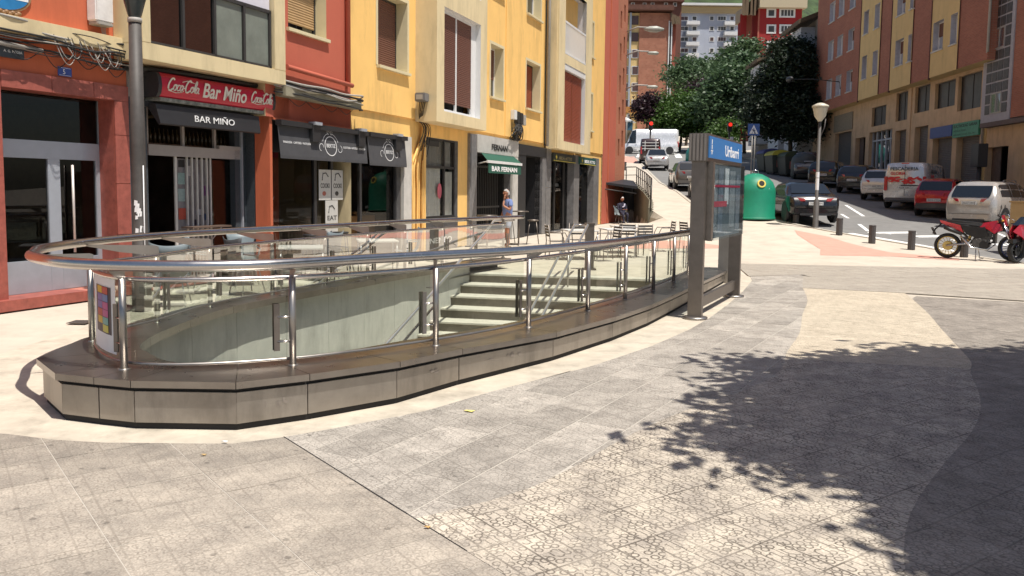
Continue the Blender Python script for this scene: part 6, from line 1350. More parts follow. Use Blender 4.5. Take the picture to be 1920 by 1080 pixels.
tree(foot(1285, 120), [B(1285, 145, 120, 32, 32), B(1312, 138, 122, 28, 26)], .26, L_mid, 'green tree standing in front of the white-blue block', 160, 40, 6, clr=.8)
tree(foot(1385, 130), [B(1388, 98, 130, 20, 24), B(1368, 118, 130, 22, 22), B(1405, 95, 130, 16, 18), B(1345, 135, 128, 26, 16)], .3, L_mid, 'feathery conifer-like tree between the white and the red blocks', 200, 40, 7, clr=.9, flat=.4)
tree(foot(1212, 100), [B(1206, 205, 100, 14, 22), B(1218, 190, 100, 12, 16)], .17, L_pu, 'dark purple-leaved tree left of the bright green one', 90, 40, 8, clr=.45, trunk_r=.12)
tree(foot(1320, 104), [B(1328, 170, 104, 26, 20), B(1300, 180, 104, 22, 16)], .2, L_pu, 'reddish dark tree between the green crowns', 110, 40, 9, clr=.7, trunk_r=.15)
tree((8.6, 4.2, 0), [(6.3, 5.9, 5.8, 2.1, 1.5, 1.), (4.9, 4.1, 5.7, 1.35, 1.1, .8), (4.3, 5.75, 5.5, .8, .7, .5), (4.05, 2.95, 5.4, .75, .5, .4), (3.45, 4.3, 5.6, .55, .35, .35), (4.05, 3.85, 5.6, .8, .5, .5), (4.45, 2.3, 5.5, .8, .5, .5), (8.7, 4.4, 6.2, 2.3, 2.0, 1.2), (7.0, 3.3, 6.0, 1.8, 1.5, 1.), (5.4, 1.9, 5.9, 1.3, 1.1, .8), (8.8, 6.4, 6.2, 1.9, 1.3, 1.), (3.65, 4.9, 5.4, .4, .25, .3), (4.6, 6.75, 5.6, .75, .3, .4), (7.4, 1.2, 6.2, 2., 1.5, 1.), (4.7, 3.1, 5.7, .95, .85, .6), (4.75, 2.2, 5.7, 1., .8, .6), (6.2, 4.4, 6.0, 1.7, 1.4, .9), (6.4, 2.6, 6.1, 1.6, 1.3, .9)], .105, L_pl, 'leafy plaza tree to the right, casting the big shadow on the paving', 1150, 130, 10, clr=.25, flat=.75, forks=16)
# ---------------------------------------------------------------- vehicles (built nose along +x at the origin, then placed)
def carpaint(name, c, rough=.25): 
    return mat(name, c, rough, .35 if max(c[:3]) > .2 else .2, var=.08, scale=3, coat=.8)
m_cglass = mat('car_glass', (.012, .016, .022, 1), .05, .0, var=0, spec=.5, coat=.3)
m_tail = mat('tail_lamp', (.45, .02, .03, 1), .2, var=.1, coat=1.)
m_head = mat('head_lamp', (.6, .62, .65, 1), .1, var=0, coat=1.)
m_tyre = mat('tyre', (.02, .02, .02, 1), .85, var=.1); m_rim = mat('rim', (.38, .38, .39, 1), .3, .8, var=.05); m_trim = mat('black_trim', (.025, .025, .027, 1), .6, var=.1); m_plate = mat('plate_white', (.62, .62, .6, 1), .5, var=.1)
def prof(pts, x): return float(np.interp(x, [p[0] for p in pts], [p[1] for p in pts]))
def car(name, lab, cat, paint, Lc, W, H, kind, loc, rz, group=None, tail='wrap', plate=True, bumper=None, roofbars=False, reg='8241 FKT'):
    t = thing(name, lab, cat, (0, 0, 0), group); hL = Lc / 2; w = W / 2
    if kind == 'sedan': top = [(-hL, .62), (-hL + .08, .92), (-hL + .62, 1.0), (-hL + 1.25, H - .05), (-hL + 1.6, H), (.35, H - .02), (1.15, .98), (hL - .3, .78), (hL, .55)]; belt = [(-hL, .72), (-hL + .2, .9), (0, .92), (1.3, .9), (hL, .6)]; cab = (-hL + .66, 1.12)
    elif kind == 'hatch': top = [(-hL, .75), (-hL + .06, .98), (-hL + .42, H - .12), (-hL + .7, H - .02), (-.3, H), (.4, H - .04), (1.2, .99), (hL - .35, .82), (hL, .6)]; belt = [(-hL, .85), (-hL + .2, .95), (0, .95), (1.3, .93), (hL, .65)]; cab = (-hL + .08, 1.16)
    elif kind == 'suv': top = [(-hL, .85), (-hL + .05, 1.06), (-hL + .40, H - .16), (-hL + .62, H - .03), (-.4, H), (.35, H - .05), (1.15, 1.12), (hL - .35, .98), (hL, .7)]; belt = [(-hL, .95), (-hL + .3, 1.08), (0, 1.06), (1.3, 1.04), (hL, .75)]; cab = (-hL + .07, 1.12)
    else: top = [(-hL, H - .35), (-hL + .06, H - .06), (-hL + .3, H), (hL - 1.6, H), (hL - 1.15, H - .12), (hL - .55, 1.15), (hL - .1, .98), (hL, .6)]; belt = [(-hL, 1.12), (hL - .6, 1.08), (hL, .6)]; cab = (hL - 1.7, hL - .52)
    xs = sorted(set([round(-hL + Lc * i / 22, 3) for i in range(23)] + [round(p[0], 3) for p in top]))
    rings = []
    for x in xs:
        e = min(1, (hL - abs(x)) / .45); e = math.sqrt(max(0, 1 - (1 - e) ** 2)); ww = w * (.80 + .20 * e); zb = .22 + .10 * (1 - e); zt = prof(top, x); zbelt = min(prof(belt, x), zt - .02)
        incab = zt > zbelt + .12; wt = ww * (.96 - (.22 if kind != 'van' else .10) * min(1, (zt - zbelt) / .55)) if incab else ww * .93
        rings.append([(x, ww * .88, zb), (x, ww * .98, zb + .14), (x, ww, (zb + zbelt) / 2 + .03), (x, ww * .985, zbelt - .04), (x, ww * .955, zbelt), (x, (ww * .955 + wt) / 2 + .012, (zbelt + zt) / 2), (x, wt, max(zt - .06, zbelt + .01)), (x, wt * .82, zt - .008), (x, 0, zt + (.015 if incab else .01))])
    n = len(rings[0]); mb = MB(); V = [];
    for rg in rings: V += rg + [(x, -y, z) for x, y, z in rg[-2::-1]]
    m = 2 * n - 1; fs = [(i * m + k, i * m + k + 1, (i + 1) * m + k + 1, (i + 1) * m + k) for i in range(len(rings) - 1) for k in range(m - 1)]
    fs.append(tuple(range(m))); fs.append(tuple(range((len(rings) - 1) * m, len(rings) * m))[::-1]); fs += [(i * m, (i + 1) * m, (i + 1) * m + m - 1, i * m + m - 1) for i in range(len(rings) - 1)]
    mb.add(V, fs, 0, True); body = mb.build('body', paint, t); 
    R = lambda x: (lambda i: i)(min(range(len(xs)), key=lambda i: abs(xs[i] - x)))
    def sidepane(x0, x1, name='side_window'):
        for sg in (1, -1):
            mb = MB(); k = 6; rows = []
            for i in range(k + 1):
                x = lerp(x0, x1, i / k); zt = prof(top, x); zbelt = min(prof(belt, x), zt - .02); e = min(1, (hL - abs(x)) / .45); e = math.sqrt(max(0, 1 - (1 - e) ** 2)); ww = w * (.80 + .20 * e); wt = ww * (.96 - (.22 if kind != 'van' else .10) * min(1, (zt - zbelt) / .55))
                za, zb_ = zbelt + .04, max(zbelt + .045, zt - .10); ya = ww * .955; f1 = .04 / max(.05, (zt - .06 - zbelt)); f2 = (zb_ - zbelt) / max(.05, (zt - .06 - zbelt)); rows.append(((x, (lerp(ya, wt, f1) + .016) * sg, za), (x, (lerp(ya, wt, .5) + .024) * sg, (za + zb_) / 2), (x, (lerp(ya, wt, f2) + .012) * sg, zb_)))
            for i in range(k):
                for j in range(2): mb.quad(rows[i][j], rows[i + 1][j], rows[i + 1][j + 1], rows[i][j + 1])
            mb.build(name, m_cglass, t, recalc=False)
    def screen(x0, x1, name, ins=.86, eps=.012, z_lo=0., z_hi=1.):
        mb = MB(); k = 4; rows = []
        for i in range(k + 1):
            x = lerp(x0, x1, i / k); zt = prof(top, x); zbelt = min(prof(belt, x), zt - .02); e = min(1, (hL - abs(x)) / .45); e = math.sqrt(max(0, 1 - (1 - e) ** 2)); ww = w * (.80 + .20 * e); incab = zt > zbelt + .12
            wt = ww * (.96 - (.22 if kind != 'van' else .10) * min(1, (zt - zbelt) / .55)) if incab else ww * .9
            sx = -eps if x0 < 0 and x1 < 0 else eps; rows.append([(x + sx, y * wt * ins, zt + .012) for y in (-1, -.5, 0, .5, 1)])
        for i in range(k):
            for j in range(4): mb.quad(rows[i][j], rows[i + 1][j], rows[i + 1][j + 1], rows[i][j + 1])
        mb.build(name, m_cglass, t, recalc=False)
    xr = -hL
    if kind == 'sedan': sidepane(-hL + 1.0, -.12); sidepane(-.06, .98); screen(-hL + .66, -hL + 1.24, 'rear_window'); screen(.42, 1.1, 'windscreen')
    elif kind == 'hatch': sidepane(-hL + .5, -.25); sidepane(-.19, .98); screen(-hL + .08, -hL + .40, 'rear_window'); screen(.45, 1.14, 'windscreen')
    elif kind == 'suv': sidepane(-hL + .55, -.8); sidepane(-.74, .0); sidepane(.06, .98); screen(-hL + .06, -hL + .38, 'rear_window'); screen(.4, 1.1, 'windscreen')
    else: sidepane(hL - 1.55, hL - .75); screen(hL - 1.12, hL - .58, 'windscreen')
    wr = .33 if kind != 'van' else .35; xf, xb = hL - .85, -hL + (.80 if kind != 'van' else .95)
    for x in (xf, xb):
        for sg in (1, -1):
            y = (w - .10) * sg
            MB().lathe([(wr + .07, -.02), (wr + .07, .11)], (x, (w - .105) * sg if sg > 0 else (w - .105) * sg - .09, wr), 20, axis='y').build('wheel_arch', m_trim, t)
            tb_ = MB().lathe([(wr - .10, -.09), (wr - .02, -.10), (wr, -.07), (wr, .07), (wr - .02, .10), (wr - .10, .09)], (x, y, wr), 22, axis='y').build('wheel', m_tyre, t)
            rm = MB(); c = (x, y + .085 * sg, wr); rm.lathe([(wr - .10, -.02), (wr - .10, .015), (wr - .13, .018), (wr - .13, -.01)], c, 20, axis='y')
            for k in range(5):
                a = 2 * math.pi * k / 5; u, v = math.cos(a), math.sin(a); pu, pv = -v * .035, u * .035; R2 = wr - .11
                rm.hexa([(x + pu, c[1] - .01, wr + pv), (x + u * R2 + pu, c[1] - .01, wr + v * R2 + pv), (x + u * R2 - pu, c[1] - .01, wr + v * R2 - pv), (x - pu, c[1] - .01, wr - pv), (x + pu, c[1] + .01, wr + pv), (x + u * R2 + pu, c[1] + .01, wr + v * R2 + pv), (x + u * R2 - pu, c[1] + .01, wr + v * R2 - pv), (x - pu, c[1] + .01, wr - pv)])
            rm.build('rim', m_rim, tb_)
    zl = {'sedan': .80, 'hatch': .86, 'suv': .98, 'van': 1.0}[kind]
    for sg in (1, -1):
        if kind == 'van': MB().box(xr - .02, xr + .16, sg * w * .80 - .07, sg * w * .80 + .09 * (1 if sg > 0 else .6), .72, 1.35).build('tail_lamp', m_tail, t, bevel=.02)
        else:
            q = MB().hexa([(xr - .012, sg * w * .40, zl - .05), (xr + .1, sg * w * .835, zl - .07), (xr + .28, sg * w * .955, zl - .04), (xr + .05, sg * w * .40, zl - .05), (xr - .008, sg * w * .44, zl + .05), (xr + .10, sg * w * .83, zl + .08), (xr + .30, sg * w * .955, zl + .05), (xr + .05, sg * w * .44, zl + .05)]); q.build('tail_lamp', m_tail, t)
        MB().box(hL - .28, hL - .05, sg * w * .62 - .14, sg * w * .62 + .14, .62, .76).build('head_lamp', m_head, t, bevel=.02)
        MB().box(prof([(0, cab[1] - .25), (1, cab[1] - .25)], .5), cab[1] - .1, sg * (w + .02) - .08, sg * (w + .02) + .08, prof(belt, .9) + .02, prof(belt, .9) + .16).build('wing_mirror', paint if kind != 'van' else m_trim, t, bevel=.02)
        for xd in ((-.1, .95) if kind != 'van' else (hL - 1.62,)): MB().box(xd - .03, xd + .12, sg * w - .01, sg * w + .014, zl - .06, zl - .03).build('door_handle', m_trim if kind != 'sedan' else m_rim, t)
        MB().box(-.155, -.147, sg * w * .98 - .012, sg * w * .98 + .022, .35, prof(belt, 0) - .02).build('door_gap', m_trim, t)
    MB().box(xr - .03, xr + .14, -w * .84, w * .84, .26, .50 if kind != 'van' else .42).build('bumper', bumper or paint, t, bevel=.03)
    MB().box(xr - .034, xr - .01, -w * .6, w * .6, .22, .30).build('diffuser', m_trim, t)
    if plate:
        zp = {'sedan': .66, 'hatch': .62, 'suv': .88, 'van': .86}[kind]; po = MB().box(xr - .05, xr - .025, -.26, .26, zp - .06, zp + .06).build('number_plate', m_plate, t)
        class PF:
            def p(s, a, n, z): return Vector((xr - .05 - n, -a, z))
        text(reg, PF(), -.22, .001, zp - .04, .1, m_trim, po, width=.44, ext=.001)
    if roofbars:
        for sg in (1, -1): MB().tube([(-.9, sg * w * .62, H + .0), (-.8, sg * w * .62, H + .04), (.2, sg * w * .62, H + .04), (.35, sg * w * .6, H - .03)], .015, 6).build('roof_rail', m_rim, t)
    z = loc[2] if len(loc) > 2 else hgt(loc[0], loc[1]) - .105
    t.location = (loc[0], loc[1], z); t.rotation_euler = (0, 0, rz); return t
def H_(deg): return R_(90 - deg)   # compass heading (clockwise from +Y) to rotation of a nose-along-x car
def along(x, y, slope_head): return hgt(x, y) - .105
black = carpaint('paint_black', (.012, .012, .014, 1)); silver = carpaint('paint_silver', (.46, .45, .44, 1)); whitep = carpaint('paint_white', (.62, .62, .62, 1)); redp = carpaint('paint_red', (.42, .012, .018, 1)); gold = carpaint('paint_champagne', (.33, .29, .23, 1)); dgrey = carpaint('paint_grey', (.06, .058, .06, 1)); navy = carpaint('paint_navy', (.02, .022, .035, 1))
sedan = car('parked_car', 'black saloon parked at the kerb beside the green bottle bank', 'car', black, 4.9, 1.87, 1.45, 'sedan', (11.35, 33.0), H_(4), reg='7593 KTM')
car('parked_car', 'silver crossover parked nose-in nearest the motorcycles, at the right edge', 'car', carpaint('paint_silver2', (.44, .41, .38, 1)), 4.45, 1.86, 1.68, 'suv', (18.4, 31.6), H_(52), roofbars=True, reg='2607 HHJ')
car('parked_car', 'small red hatchback with grey bumper squeezed between the white van and the silver crossover', 'car', redp, 3.7, 1.66, 1.52, 'hatch', (18.4, 35.3), H_(40), bumper=dgrey, reg='5410 FTD')
van = car('parked_van', 'white fishmonger van with red shellfish pictures and dark lettering on its doors', 'van', whitep, 4.8, 1.92, 1.97, 'van', (18.75, 38.5), H_(38), bumper=mat('van_bumper', (.10, .10, .11, 1), .7), reg='9038 GBL')
car('parked_car', 'small white hatchback just left of the fishmonger van', 'car', whitep, 3.9, 1.68, 1.48, 'hatch', (19.0, 42.3), H_(36), reg='4472 GPX')
car('parked_car', 'black hatchback third along from the fishmonger van, plate low on its boot', 'car', navy, 4.1, 1.75, 1.46, 'hatch', (19.35, 46.3), H_(34), reg='1194 FZR')
car('parked_car', 'black hatchback with bright windscreen reflection and lit-looking red tail lamps', 'car', black, 4.2, 1.76, 1.47, 'hatch', (19.2, 50.4), H_(32), reg='6820 DKF')
car('parked_car', 'dark off-roader facing down the street in the tree shade beside the grey container', 'car', dgrey, 4.6, 1.86, 1.78, 'suv', (20.1, 57.0), H_(195), roofbars=True)
car('parked_car', 'champagne saloon parked on the left of the street, mostly behind the station sign', 'car', gold, 4.5, 1.78, 1.47, 'sedan', (9.72, 40.6), H_(4.5))
car('parked_car', 'dark grey estate car parked just ahead of the champagne saloon', 'car', carpaint('paint_bronze', (.12, .11, .10, 1)), 4.3, 1.76, 1.5, 'hatch', (9.85, 47.0), H_(5))
car('parked_car', 'small silver saloon parked behind the white-barred van on the left side', 'car', silver, 4.3, 1.75, 1.52, 'sedan', (11.15, 64.8), H_(8))
pv = car('parked_van', 'dark van with a white ladder frame on its back doors, ahead of the silver saloon', 'van', carpaint('paint_maroon', (.05, .03, .03, 1)), 4.6, 1.85, 2.05, 'van', (12.0, 73.0), H_(9), plate=False)
lad = MB()
for z in (1.15, 1.4, 1.65): lad.box(-2.36, -2.33, -.7, .7, z, z + .06)
for y in (-.45, .45): lad.box(-2.37, -2.34, y - .03, y + .03, 1.0, 1.85)
lo = lad.build('ladder_frame', m_whitef, pv, base=Vector((0, 0, 0)))
car('parked_van', 'large white panel van standing across the top of the left pavement', 'van', carpaint('paint_white2', (.75, .75, .76, 1)), 6.2, 2.05, 2.7, 'van', (15.2, 93.0), H_(276), plate=False)
# the fishmonger van's print
class VS:    # back doors
    def p(s, a, n, z): return Vector((-2.4 - .035 - n, -a, z))
class VR:    # right flank
    def p(s, a, n, z): return Vector((a, -.96 - .012 - n, z))
van_dk = mat('van_letter', (.02, .04, .05, 1), .5); van_rd = mat('van_red', (.62, .03, .03, 1), .5, var=.3, scale=12)
text('PESCADERIA', VS(), -.62, .0, 1.62, .2, van_dk, van, width=1.15, bold=.004, ext=.002); text('GLORIA', VS(), -.6, .0, 1.42, .18, van_rd, van, width=.62, bold=.004, ext=.002)
text('PESCADERIA', VR(), -2.05, .0, 1.50, .2, van_dk, van, width=1.2, bold=.004, ext=.002); text('GLORIA', VR(), -2.05, .0, 1.30, .18, van_rd, van, width=.62, bold=.004, ext=.002)
rs = random.Random(21)
def blobprint(F, cx, cz_, n, sx, sz, seed):
    rnd = random.Random(seed); mb = MB()
    for k in range(n):
        x, z = cx + rnd.uniform(-sx, sx), cz_ + rnd.uniform(-sz, sz); L_ = rnd.uniform(.05, .16); h = rnd.uniform(.015, .045); a = rnd.uniform(-.6, .6)
        mb.add([F.p(x + math.cos(q) * L_ * math.cos(a) - math.sin(q) * h * math.sin(a), .002 + .0004 * k, z + math.cos(q) * L_ * math.sin(a) + math.sin(q) * h * math.cos(a)) for q in [i * math.pi / 4 for i in range(8)]], [tuple(range(8))])
    return mb.build('shellfish_print', van_rd, van, recalc=False)
blobprint(VS(), -.42, 1.22, 16, .22, .09, 3); blobprint(VS(), .32, 1.17, 26, .32, .13, 4); blobprint(VR(), -1.2, 1.12, 30, .75, .12, 5)
MB().box(-2.445, -2.43, -.006, .006, .5, 1.85).build('door_seam', m_trim, van); MB().box(-2.45, -2.42, -.16, .16, 1.9, 1.94).build('brake_lamp', m_tail, van)
MB().box(-2.44, -2.42, -.75, .15, .93, .97).build('plate_lamp_bar', m_trim, van)

# ---------------------------------------------------------------- motorcycles
m_mred = carpaint('moto_red', (.48, .015, .03, 1)); m_moto = mat('moto_black', (.02, .02, .02, 1), .45, .3, var=.2); m_chrome = mat('chrome', (.6, .6, .6, 1), .15, 1., var=0); m_gold2 = mat('gold_fork', (.55, .42, .15, 1), .35, .7)
def wheel(c, r, parent, hub, name='wheel', wd=.06, spokes=16):
    o = MB(); k = 26; pr = [(r - .075, -wd * .7), (r - .03, -wd), (r - .008, -wd * .6), (r, 0), (r - .008, wd * .6), (r - .03, wd), (r - .075, wd * .7), (r - .085, 0), (r - .075, -wd * .7)]
    o.lathe(pr, c, k, axis='y', caps=False); w_ = o.build(name, m_tyre, parent, base=Vector((0, 0, 0)))
    q = MB(); q.lathe([(r - .085, -.03), (r - .085, .03), (r - .10, .03), (r - .10, -.03), (r - .085, -.03)], c, k, axis='y', caps=False); q.lathe([(.045, -.05), (.045, .05)], c, 12, axis='y')
    q.lathe([(.12, .045), (.12, .05)], c, 18, axis='y'); q.lathe([(.11, -.055), (.11, -.05)], c, 18, axis='y')
    for i in range(spokes):
        a = 2 * math.pi * i / spokes; q.tube([(c[0] + .04 * math.cos(a), c[1] + .03 * (-1) ** i, c[2] + .04 * math.sin(a)), (c[0] + (r - .09) * math.cos(a + .15), c[1], c[2] + (r - .09) * math.sin(a + .15))], .006 if spokes > 8 else .018, 4)
    q.build('rim', hub, w_, base=Vector((0, 0, 0))); return w_
def motard(lab, loc, rz):
    t = thing('motorcycle', lab, 'motorcycle', (0, 0, 0)); P = lambda mb, n, m: mb.build(n, m, t)
    wheel((-.70, 0, .315), .315, t, m_gold2); wheel((.72, 0, .325), .325, t, mat('blue_rim', (.10, .13, .30, 1), .3, .7), spokes=20)
    P(MB().tube([(.72, -.10, .34), (.50, -.10, .92)], .028, 8).tube([(.72, .10, .34), (.50, .10, .92)], .028, 8), 'front_fork', m_chrome)
    P(MB().tube([(.55, -.1, .72), (.44, -.1, 1.05)], .034, 8).tube([(.55, .1, .72), (.44, .1, 1.05)], .034, 8), 'fork_tube', m_moto)
    P(MB().tube([(.42, -.38, 1.12), (.40, -.25, 1.11), (.44, -.08, 1.05), (.44, .08, 1.05), (.40, .25, 1.11), (.42, .38, 1.12)], .014, 8), 'handlebar', m_moto)
    P(MB().tube([(.42, -.38, 1.12), (.40, -.26, 1.11)], .022, 8).tube([(.42, .38, 1.12), (.40, .26, 1.11)], .022, 8), 'grip', m_rubber)
    for sg in (-1, 1): P(MB().tube([(.42, .24 * sg, 1.12), (.46, .30 * sg, 1.28)], .006, 5).lathe([(.005, -.01), (.06, 0), (.05, .012)], (.46, .31 * sg, 1.31), 10, axis='x'), 'mirror', m_moto)
    # headlight plate, tank, shrouds, seat, tail
    P(MB().hexa([(.50, -.11, .86), (.60, -.08, .86), (.60, .08, .86), (.50, .11, .86), (.46, -.12, 1.10), (.50, -.08, 1.12), (.50, .08, 1.12), (.46, .12, 1.10)]), 'headlight_mask', m_mred)
    P(MB().lathe([(.02, -.01), (.07, 0), (.07, .02)], (.585, 0, .96), 14, axis='x'), 'head_lamp', m_head)
    P(MB().hexa([(.0, -.11, .78), (.42, -.13, .74), (.42, .13, .74), (.0, .11, .78), (.02, -.07, .90), (.36, -.10, .98), (.36, .10, .98), (.02, .07, .90)]), 'tank', m_mred)
    for sg in (-1, 1): P(MB().add([(.12, .13 * sg, .80), (.33, .17 * sg, .66), (.46, .16 * sg, .74), (.44, .13 * sg, .90), (.2, .12 * sg, .92), (.12, .11 * sg, .80), (.33, .15 * sg, .66), (.46, .14 * sg, .74), (.44, .11 * sg, .90), (.2, .10 * sg, .92)], [(0, 1, 2, 3, 4), (9, 8, 7, 6, 5), (0, 1, 6, 5), (1, 2, 7, 6), (2, 3, 8, 7), (3, 4, 9, 8), (4, 0, 5, 9)]), 'side_shroud', m_mred)
    P(MB().hexa([(-.72, -.07, .90), (.10, -.10, .82), (.10, .10, .82), (-.72, .07, .90), (-.74, -.07, .97), (.12, -.08, .90), (.12, .08, .90), (-.74, .07, .97)]), 'seat', m_rubber)
    P(MB().hexa([(-.86, -.06, .88), (-.35, -.12, .66), (-.35, .12, .66), (-.86, .06, .88), (-.90, -.07, .95), (-.42, -.12, .84), (-.42, .12, .84), (-.90, .07, .95)]), 'tail_fairing', m_mred)
    P(MB().tube([(-.85, 0, .88), (-1.0, 0, .72), (-1.05, 0, .60)], .02, 6), 'plate_arm', m_moto); P(MB().hexa([(-1.0, -.1, .58), (-1.0, .1, .58), (-.98, .1, .58), (-.98, -.1, .58), (-1.09, -.1, .76), (-1.09, .1, .76), (-1.07, .1, .76), (-1.07, -.1, .76)]), 'number_plate', m_moto)
    for sg in (-1, 1): P(MB().lathe([(.03, -.01), (.05, .3), (.045, .42)], (0, 0, 0), 10), 'silencer', m_moto).matrix_local = Matrix.Translation((-.38, .15 * sg, .62)) @ Matrix.Rotation(R_(-68), 4, 'Y')
    for sg in (-1, 1): P(MB().add([(-.42, .11 * sg, .84), (.12, .14 * sg, .80), (.22, .15 * sg, .60), (.0, .14 * sg, .52), (-.28, .13 * sg, .62), (-.42, .09 * sg, .84), (.12, .11 * sg, .80), (.22, .12 * sg, .60), (.0, .11 * sg, .52), (-.28, .10 * sg, .62)], [(0, 1, 2, 3, 4), (9, 8, 7, 6, 5), (0, 1, 6, 5), (1, 2, 7, 6), (2, 3, 8, 7), (3, 4, 9, 8), (4, 0, 5, 9)]), 'side_panel', m_moto)
    P(MB().box(.30, .36, -.14, .14, .42, .72), 'radiator', m_moto); P(MB().lathe([(.10, -.16), (.115, -.12), (.115, .12), (.10, .16)], (.12, 0, .38), 16, axis='y'), 'crankcase', m_moto)
    # engine, frame, swingarm
    e = MB(); e.box(-.14, .22, -.13, .13, .32, .52); e.lathe([(.12, -.15), (.13, 0), (.12, .15)], (-.02, 0, .42), 14, axis='y'); e.hexa([(.02, -.09, .5), (.22, -.09, .46), (.22, .09, .46), (.02, .09, .5), (.10, -.09, .74), (.28, -.09, .70), (.28, .09, .70), (.10, .09, .74)])
    for k in range(5): e.box(.03 + k * .016, .27 + k * .012, -.12, .12, .52 + k * .04, .535 + k * .04)
    P(e, 'engine', mat('engine_metal', (.10, .10, .10, 1), .4, .7, var=.3, scale=20))
    f = MB()
    for sg in (-1, 1): f.tube([(.42, .04 * sg, .92), (.05, .11 * sg, .78), (-.18, .11 * sg, .40)], .022, 7); f.tube([(.42, .04 * sg, .88), (.30, .09 * sg, .45), (.05, .09 * sg, .28), (-.18, .1 * sg, .34)], .018, 7); f.tube([(.0, .1 * sg, .78), (-.65, .07 * sg, .88)], .016, 6); f.tube([(-.18, .1 * sg, .46), (-.55, .08 * sg, .82)], .014, 6)
    P(f, 'frame', m_moto); s_ = MB()
    for sg in (-1, 1): s_.tube([(-.18, .11 * sg, .40), (-.72, .11 * sg, .32)], .026, 7)
    P(s_, 'swingarm', m_rim); P(MB().tube([(-.25, 0, .45), (-.15, 0, .72)], .035, 8), 'shock_absorber', m_gold2)
    x = MB(); x.tube([(.28, -.06, .56), (.36, -.10, .40), (.20, -.14, .26), (-.15, -.15, .30), (-.4, -.15, .58)], .022, 8); P(x, 'exhaust_pipe', m_chrome)
    P(MB().hexa([(.58, -.05, .70), (1.02, -.05, .66), (1.02, .05, .66), (.58, .05, .70), (.60, -.05, .73), (1.02, -.04, .69), (1.02, .04, .69), (.60, .05, .73)]), 'front_mudguard', m_moto)
    [P(MB().tube([(-.05, .13 * sg, .34), (-.02, .30 * sg, .02), (.06, .32 * sg, .01)], .013, 6), 'side_stand', m_chrome) for sg in (1, -1)]
    for sg in (-1, 1): P(MB().lathe([(.01, -.03), (.03, 0), (.01, .03)], (.5, .18 * sg, .98), 8, axis='y'), 'indicator', mat('amber', (.6, .3, .03, 1), .3))
    t.location = loc; t.rotation_euler = (0, 0, rz); return t
motard('red and black supermoto with a blue front rim, left one of the two motorcycles', (12.45, 22.0, -.0), R_(-38)).scale = (1.08, 1.08, 1.08)
def sportbike(lab, loc, rz):
    t = thing('motorcycle', lab, 'motorcycle', (0, 0, 0)); P = lambda mb, n, m: mb.build(n, m, t)
    wheel((-.68, 0, .31), .31, t, m_moto, wd=.09, spokes=5); wheel((.70, 0, .30), .30, t, m_moto, wd=.07, spokes=5)
    fr_ = [(.95, .05, .80), (.72, .16, .66), (.50, .20, .48), (.20, .18, .40), (.0, .16, .55), (.12, .17, .80), (.45, .17, .98), (.75, .10, .98)]
    for sg in (-1, 1): P(MB().add([(x, y * sg, z) for x, y, z in fr_] + [(x, y * sg * .8, z) for x, y, z in fr_], [tuple(range(8)), tuple(range(15, 7, -1))] + [(i, (i + 1) % 8, 8 + (i + 1) % 8, 8 + i) for i in range(8)]), 'fairing', m_mred)
    P(MB().hexa([(-.15, -.12, .74), (.35, -.15, .76), (.35, .15, .76), (-.15, .12, .74), (-.1, -.08, .90), (.30, -.12, 1.0), (.30, .12, 1.0), (-.1, .08, .90)]), 'tank', m_mred)
    P(MB().hexa([(.45, -.11, .98), (.80, -.08, .96), (.80, .08, .96), (.45, .11, .98), (.40, -.08, 1.18), (.50, -.05, 1.17), (.50, .05, 1.17), (.40, .08, 1.18)]), 'screen', m_cglass)
    P(MB().hexa([(-.75, -.08, .82), (-.12, -.12, .74), (-.12, .12, .74), (-.75, .08, .82), (-.80, -.08, .92), (-.12, -.10, .82), (-.12, .10, .82), (-.80, .08, .92)]), 'seat', m_rubber)
    P(MB().hexa([(-.95, -.05, .85), (-.4, -.13, .68), (-.4, .13, .68), (-.95, .05, .85), (-1.0, -.06, .95), (-.6, -.1, .86), (-.6, .1, .86), (-1.0, .06, .95)]), 'tail_fairing', m_mred)
    P(MB().tube([(.70, -.11, .30), (.48, -.11, .95)], .03, 8).tube([(.70, .11, .30), (.48, .11, .95)], .03, 8), 'front_fork', m_moto)
    P(MB().hexa([(.45, -.08, .58), (.98, -.08, .50), (.98, .08, .50), (.45, .08, .58), (.55, -.07, .66), (.95, -.06, .60), (.95, .06, .60), (.55, .07, .66)]), 'front_mudguard', m_moto)
    P(MB().box(-.2, .25, -.15, .15, .25, .62), 'engine', m_moto); P(MB().tube([(-.2, -.12, .38), (-.68, -.12, .31)], .03, 7).tube([(-.2, .12, .38), (-.68, .12, .31)], .03, 7), 'swingarm', m_rim)
    P(MB().tube([(.2, -.17, .3), (-.3, -.19, .28), (-.9, -.2, .5)], .05, 10), 'silencer', m_chrome); P(MB().tube([(.42, -.34, .98), (.46, -.1, 1.0), (.46, .1, 1.0), (.42, .34, .98)], .016, 7), 'handlebar', m_moto)
    for sg in (-1, 1): P(MB().tube([(.6, .1 * sg, 1.05), (.62, .28 * sg, 1.15)], .008, 5).lathe([(.01, -.01), (.07, 0), (.05, .02)], (.62, .32 * sg, 1.17), 10, axis='x'), 'mirror', m_chrome)
    P(MB().tube([(-.05, .13, .3), (-.08, .33, .01)], .013, 6), 'side_stand', m_moto); t.location = loc; t.rotation_euler = (0, 0, rz); return t
sportbike('red faired motorcycle with black wheels at the right edge, beside the supermoto', (13.55, 21.5, 0), R_(-152))
db = thing('delivery_box', 'tan delivery box with a brown letter behind the red motorcycles at right', 'box', (15.2, 24.4, 0))
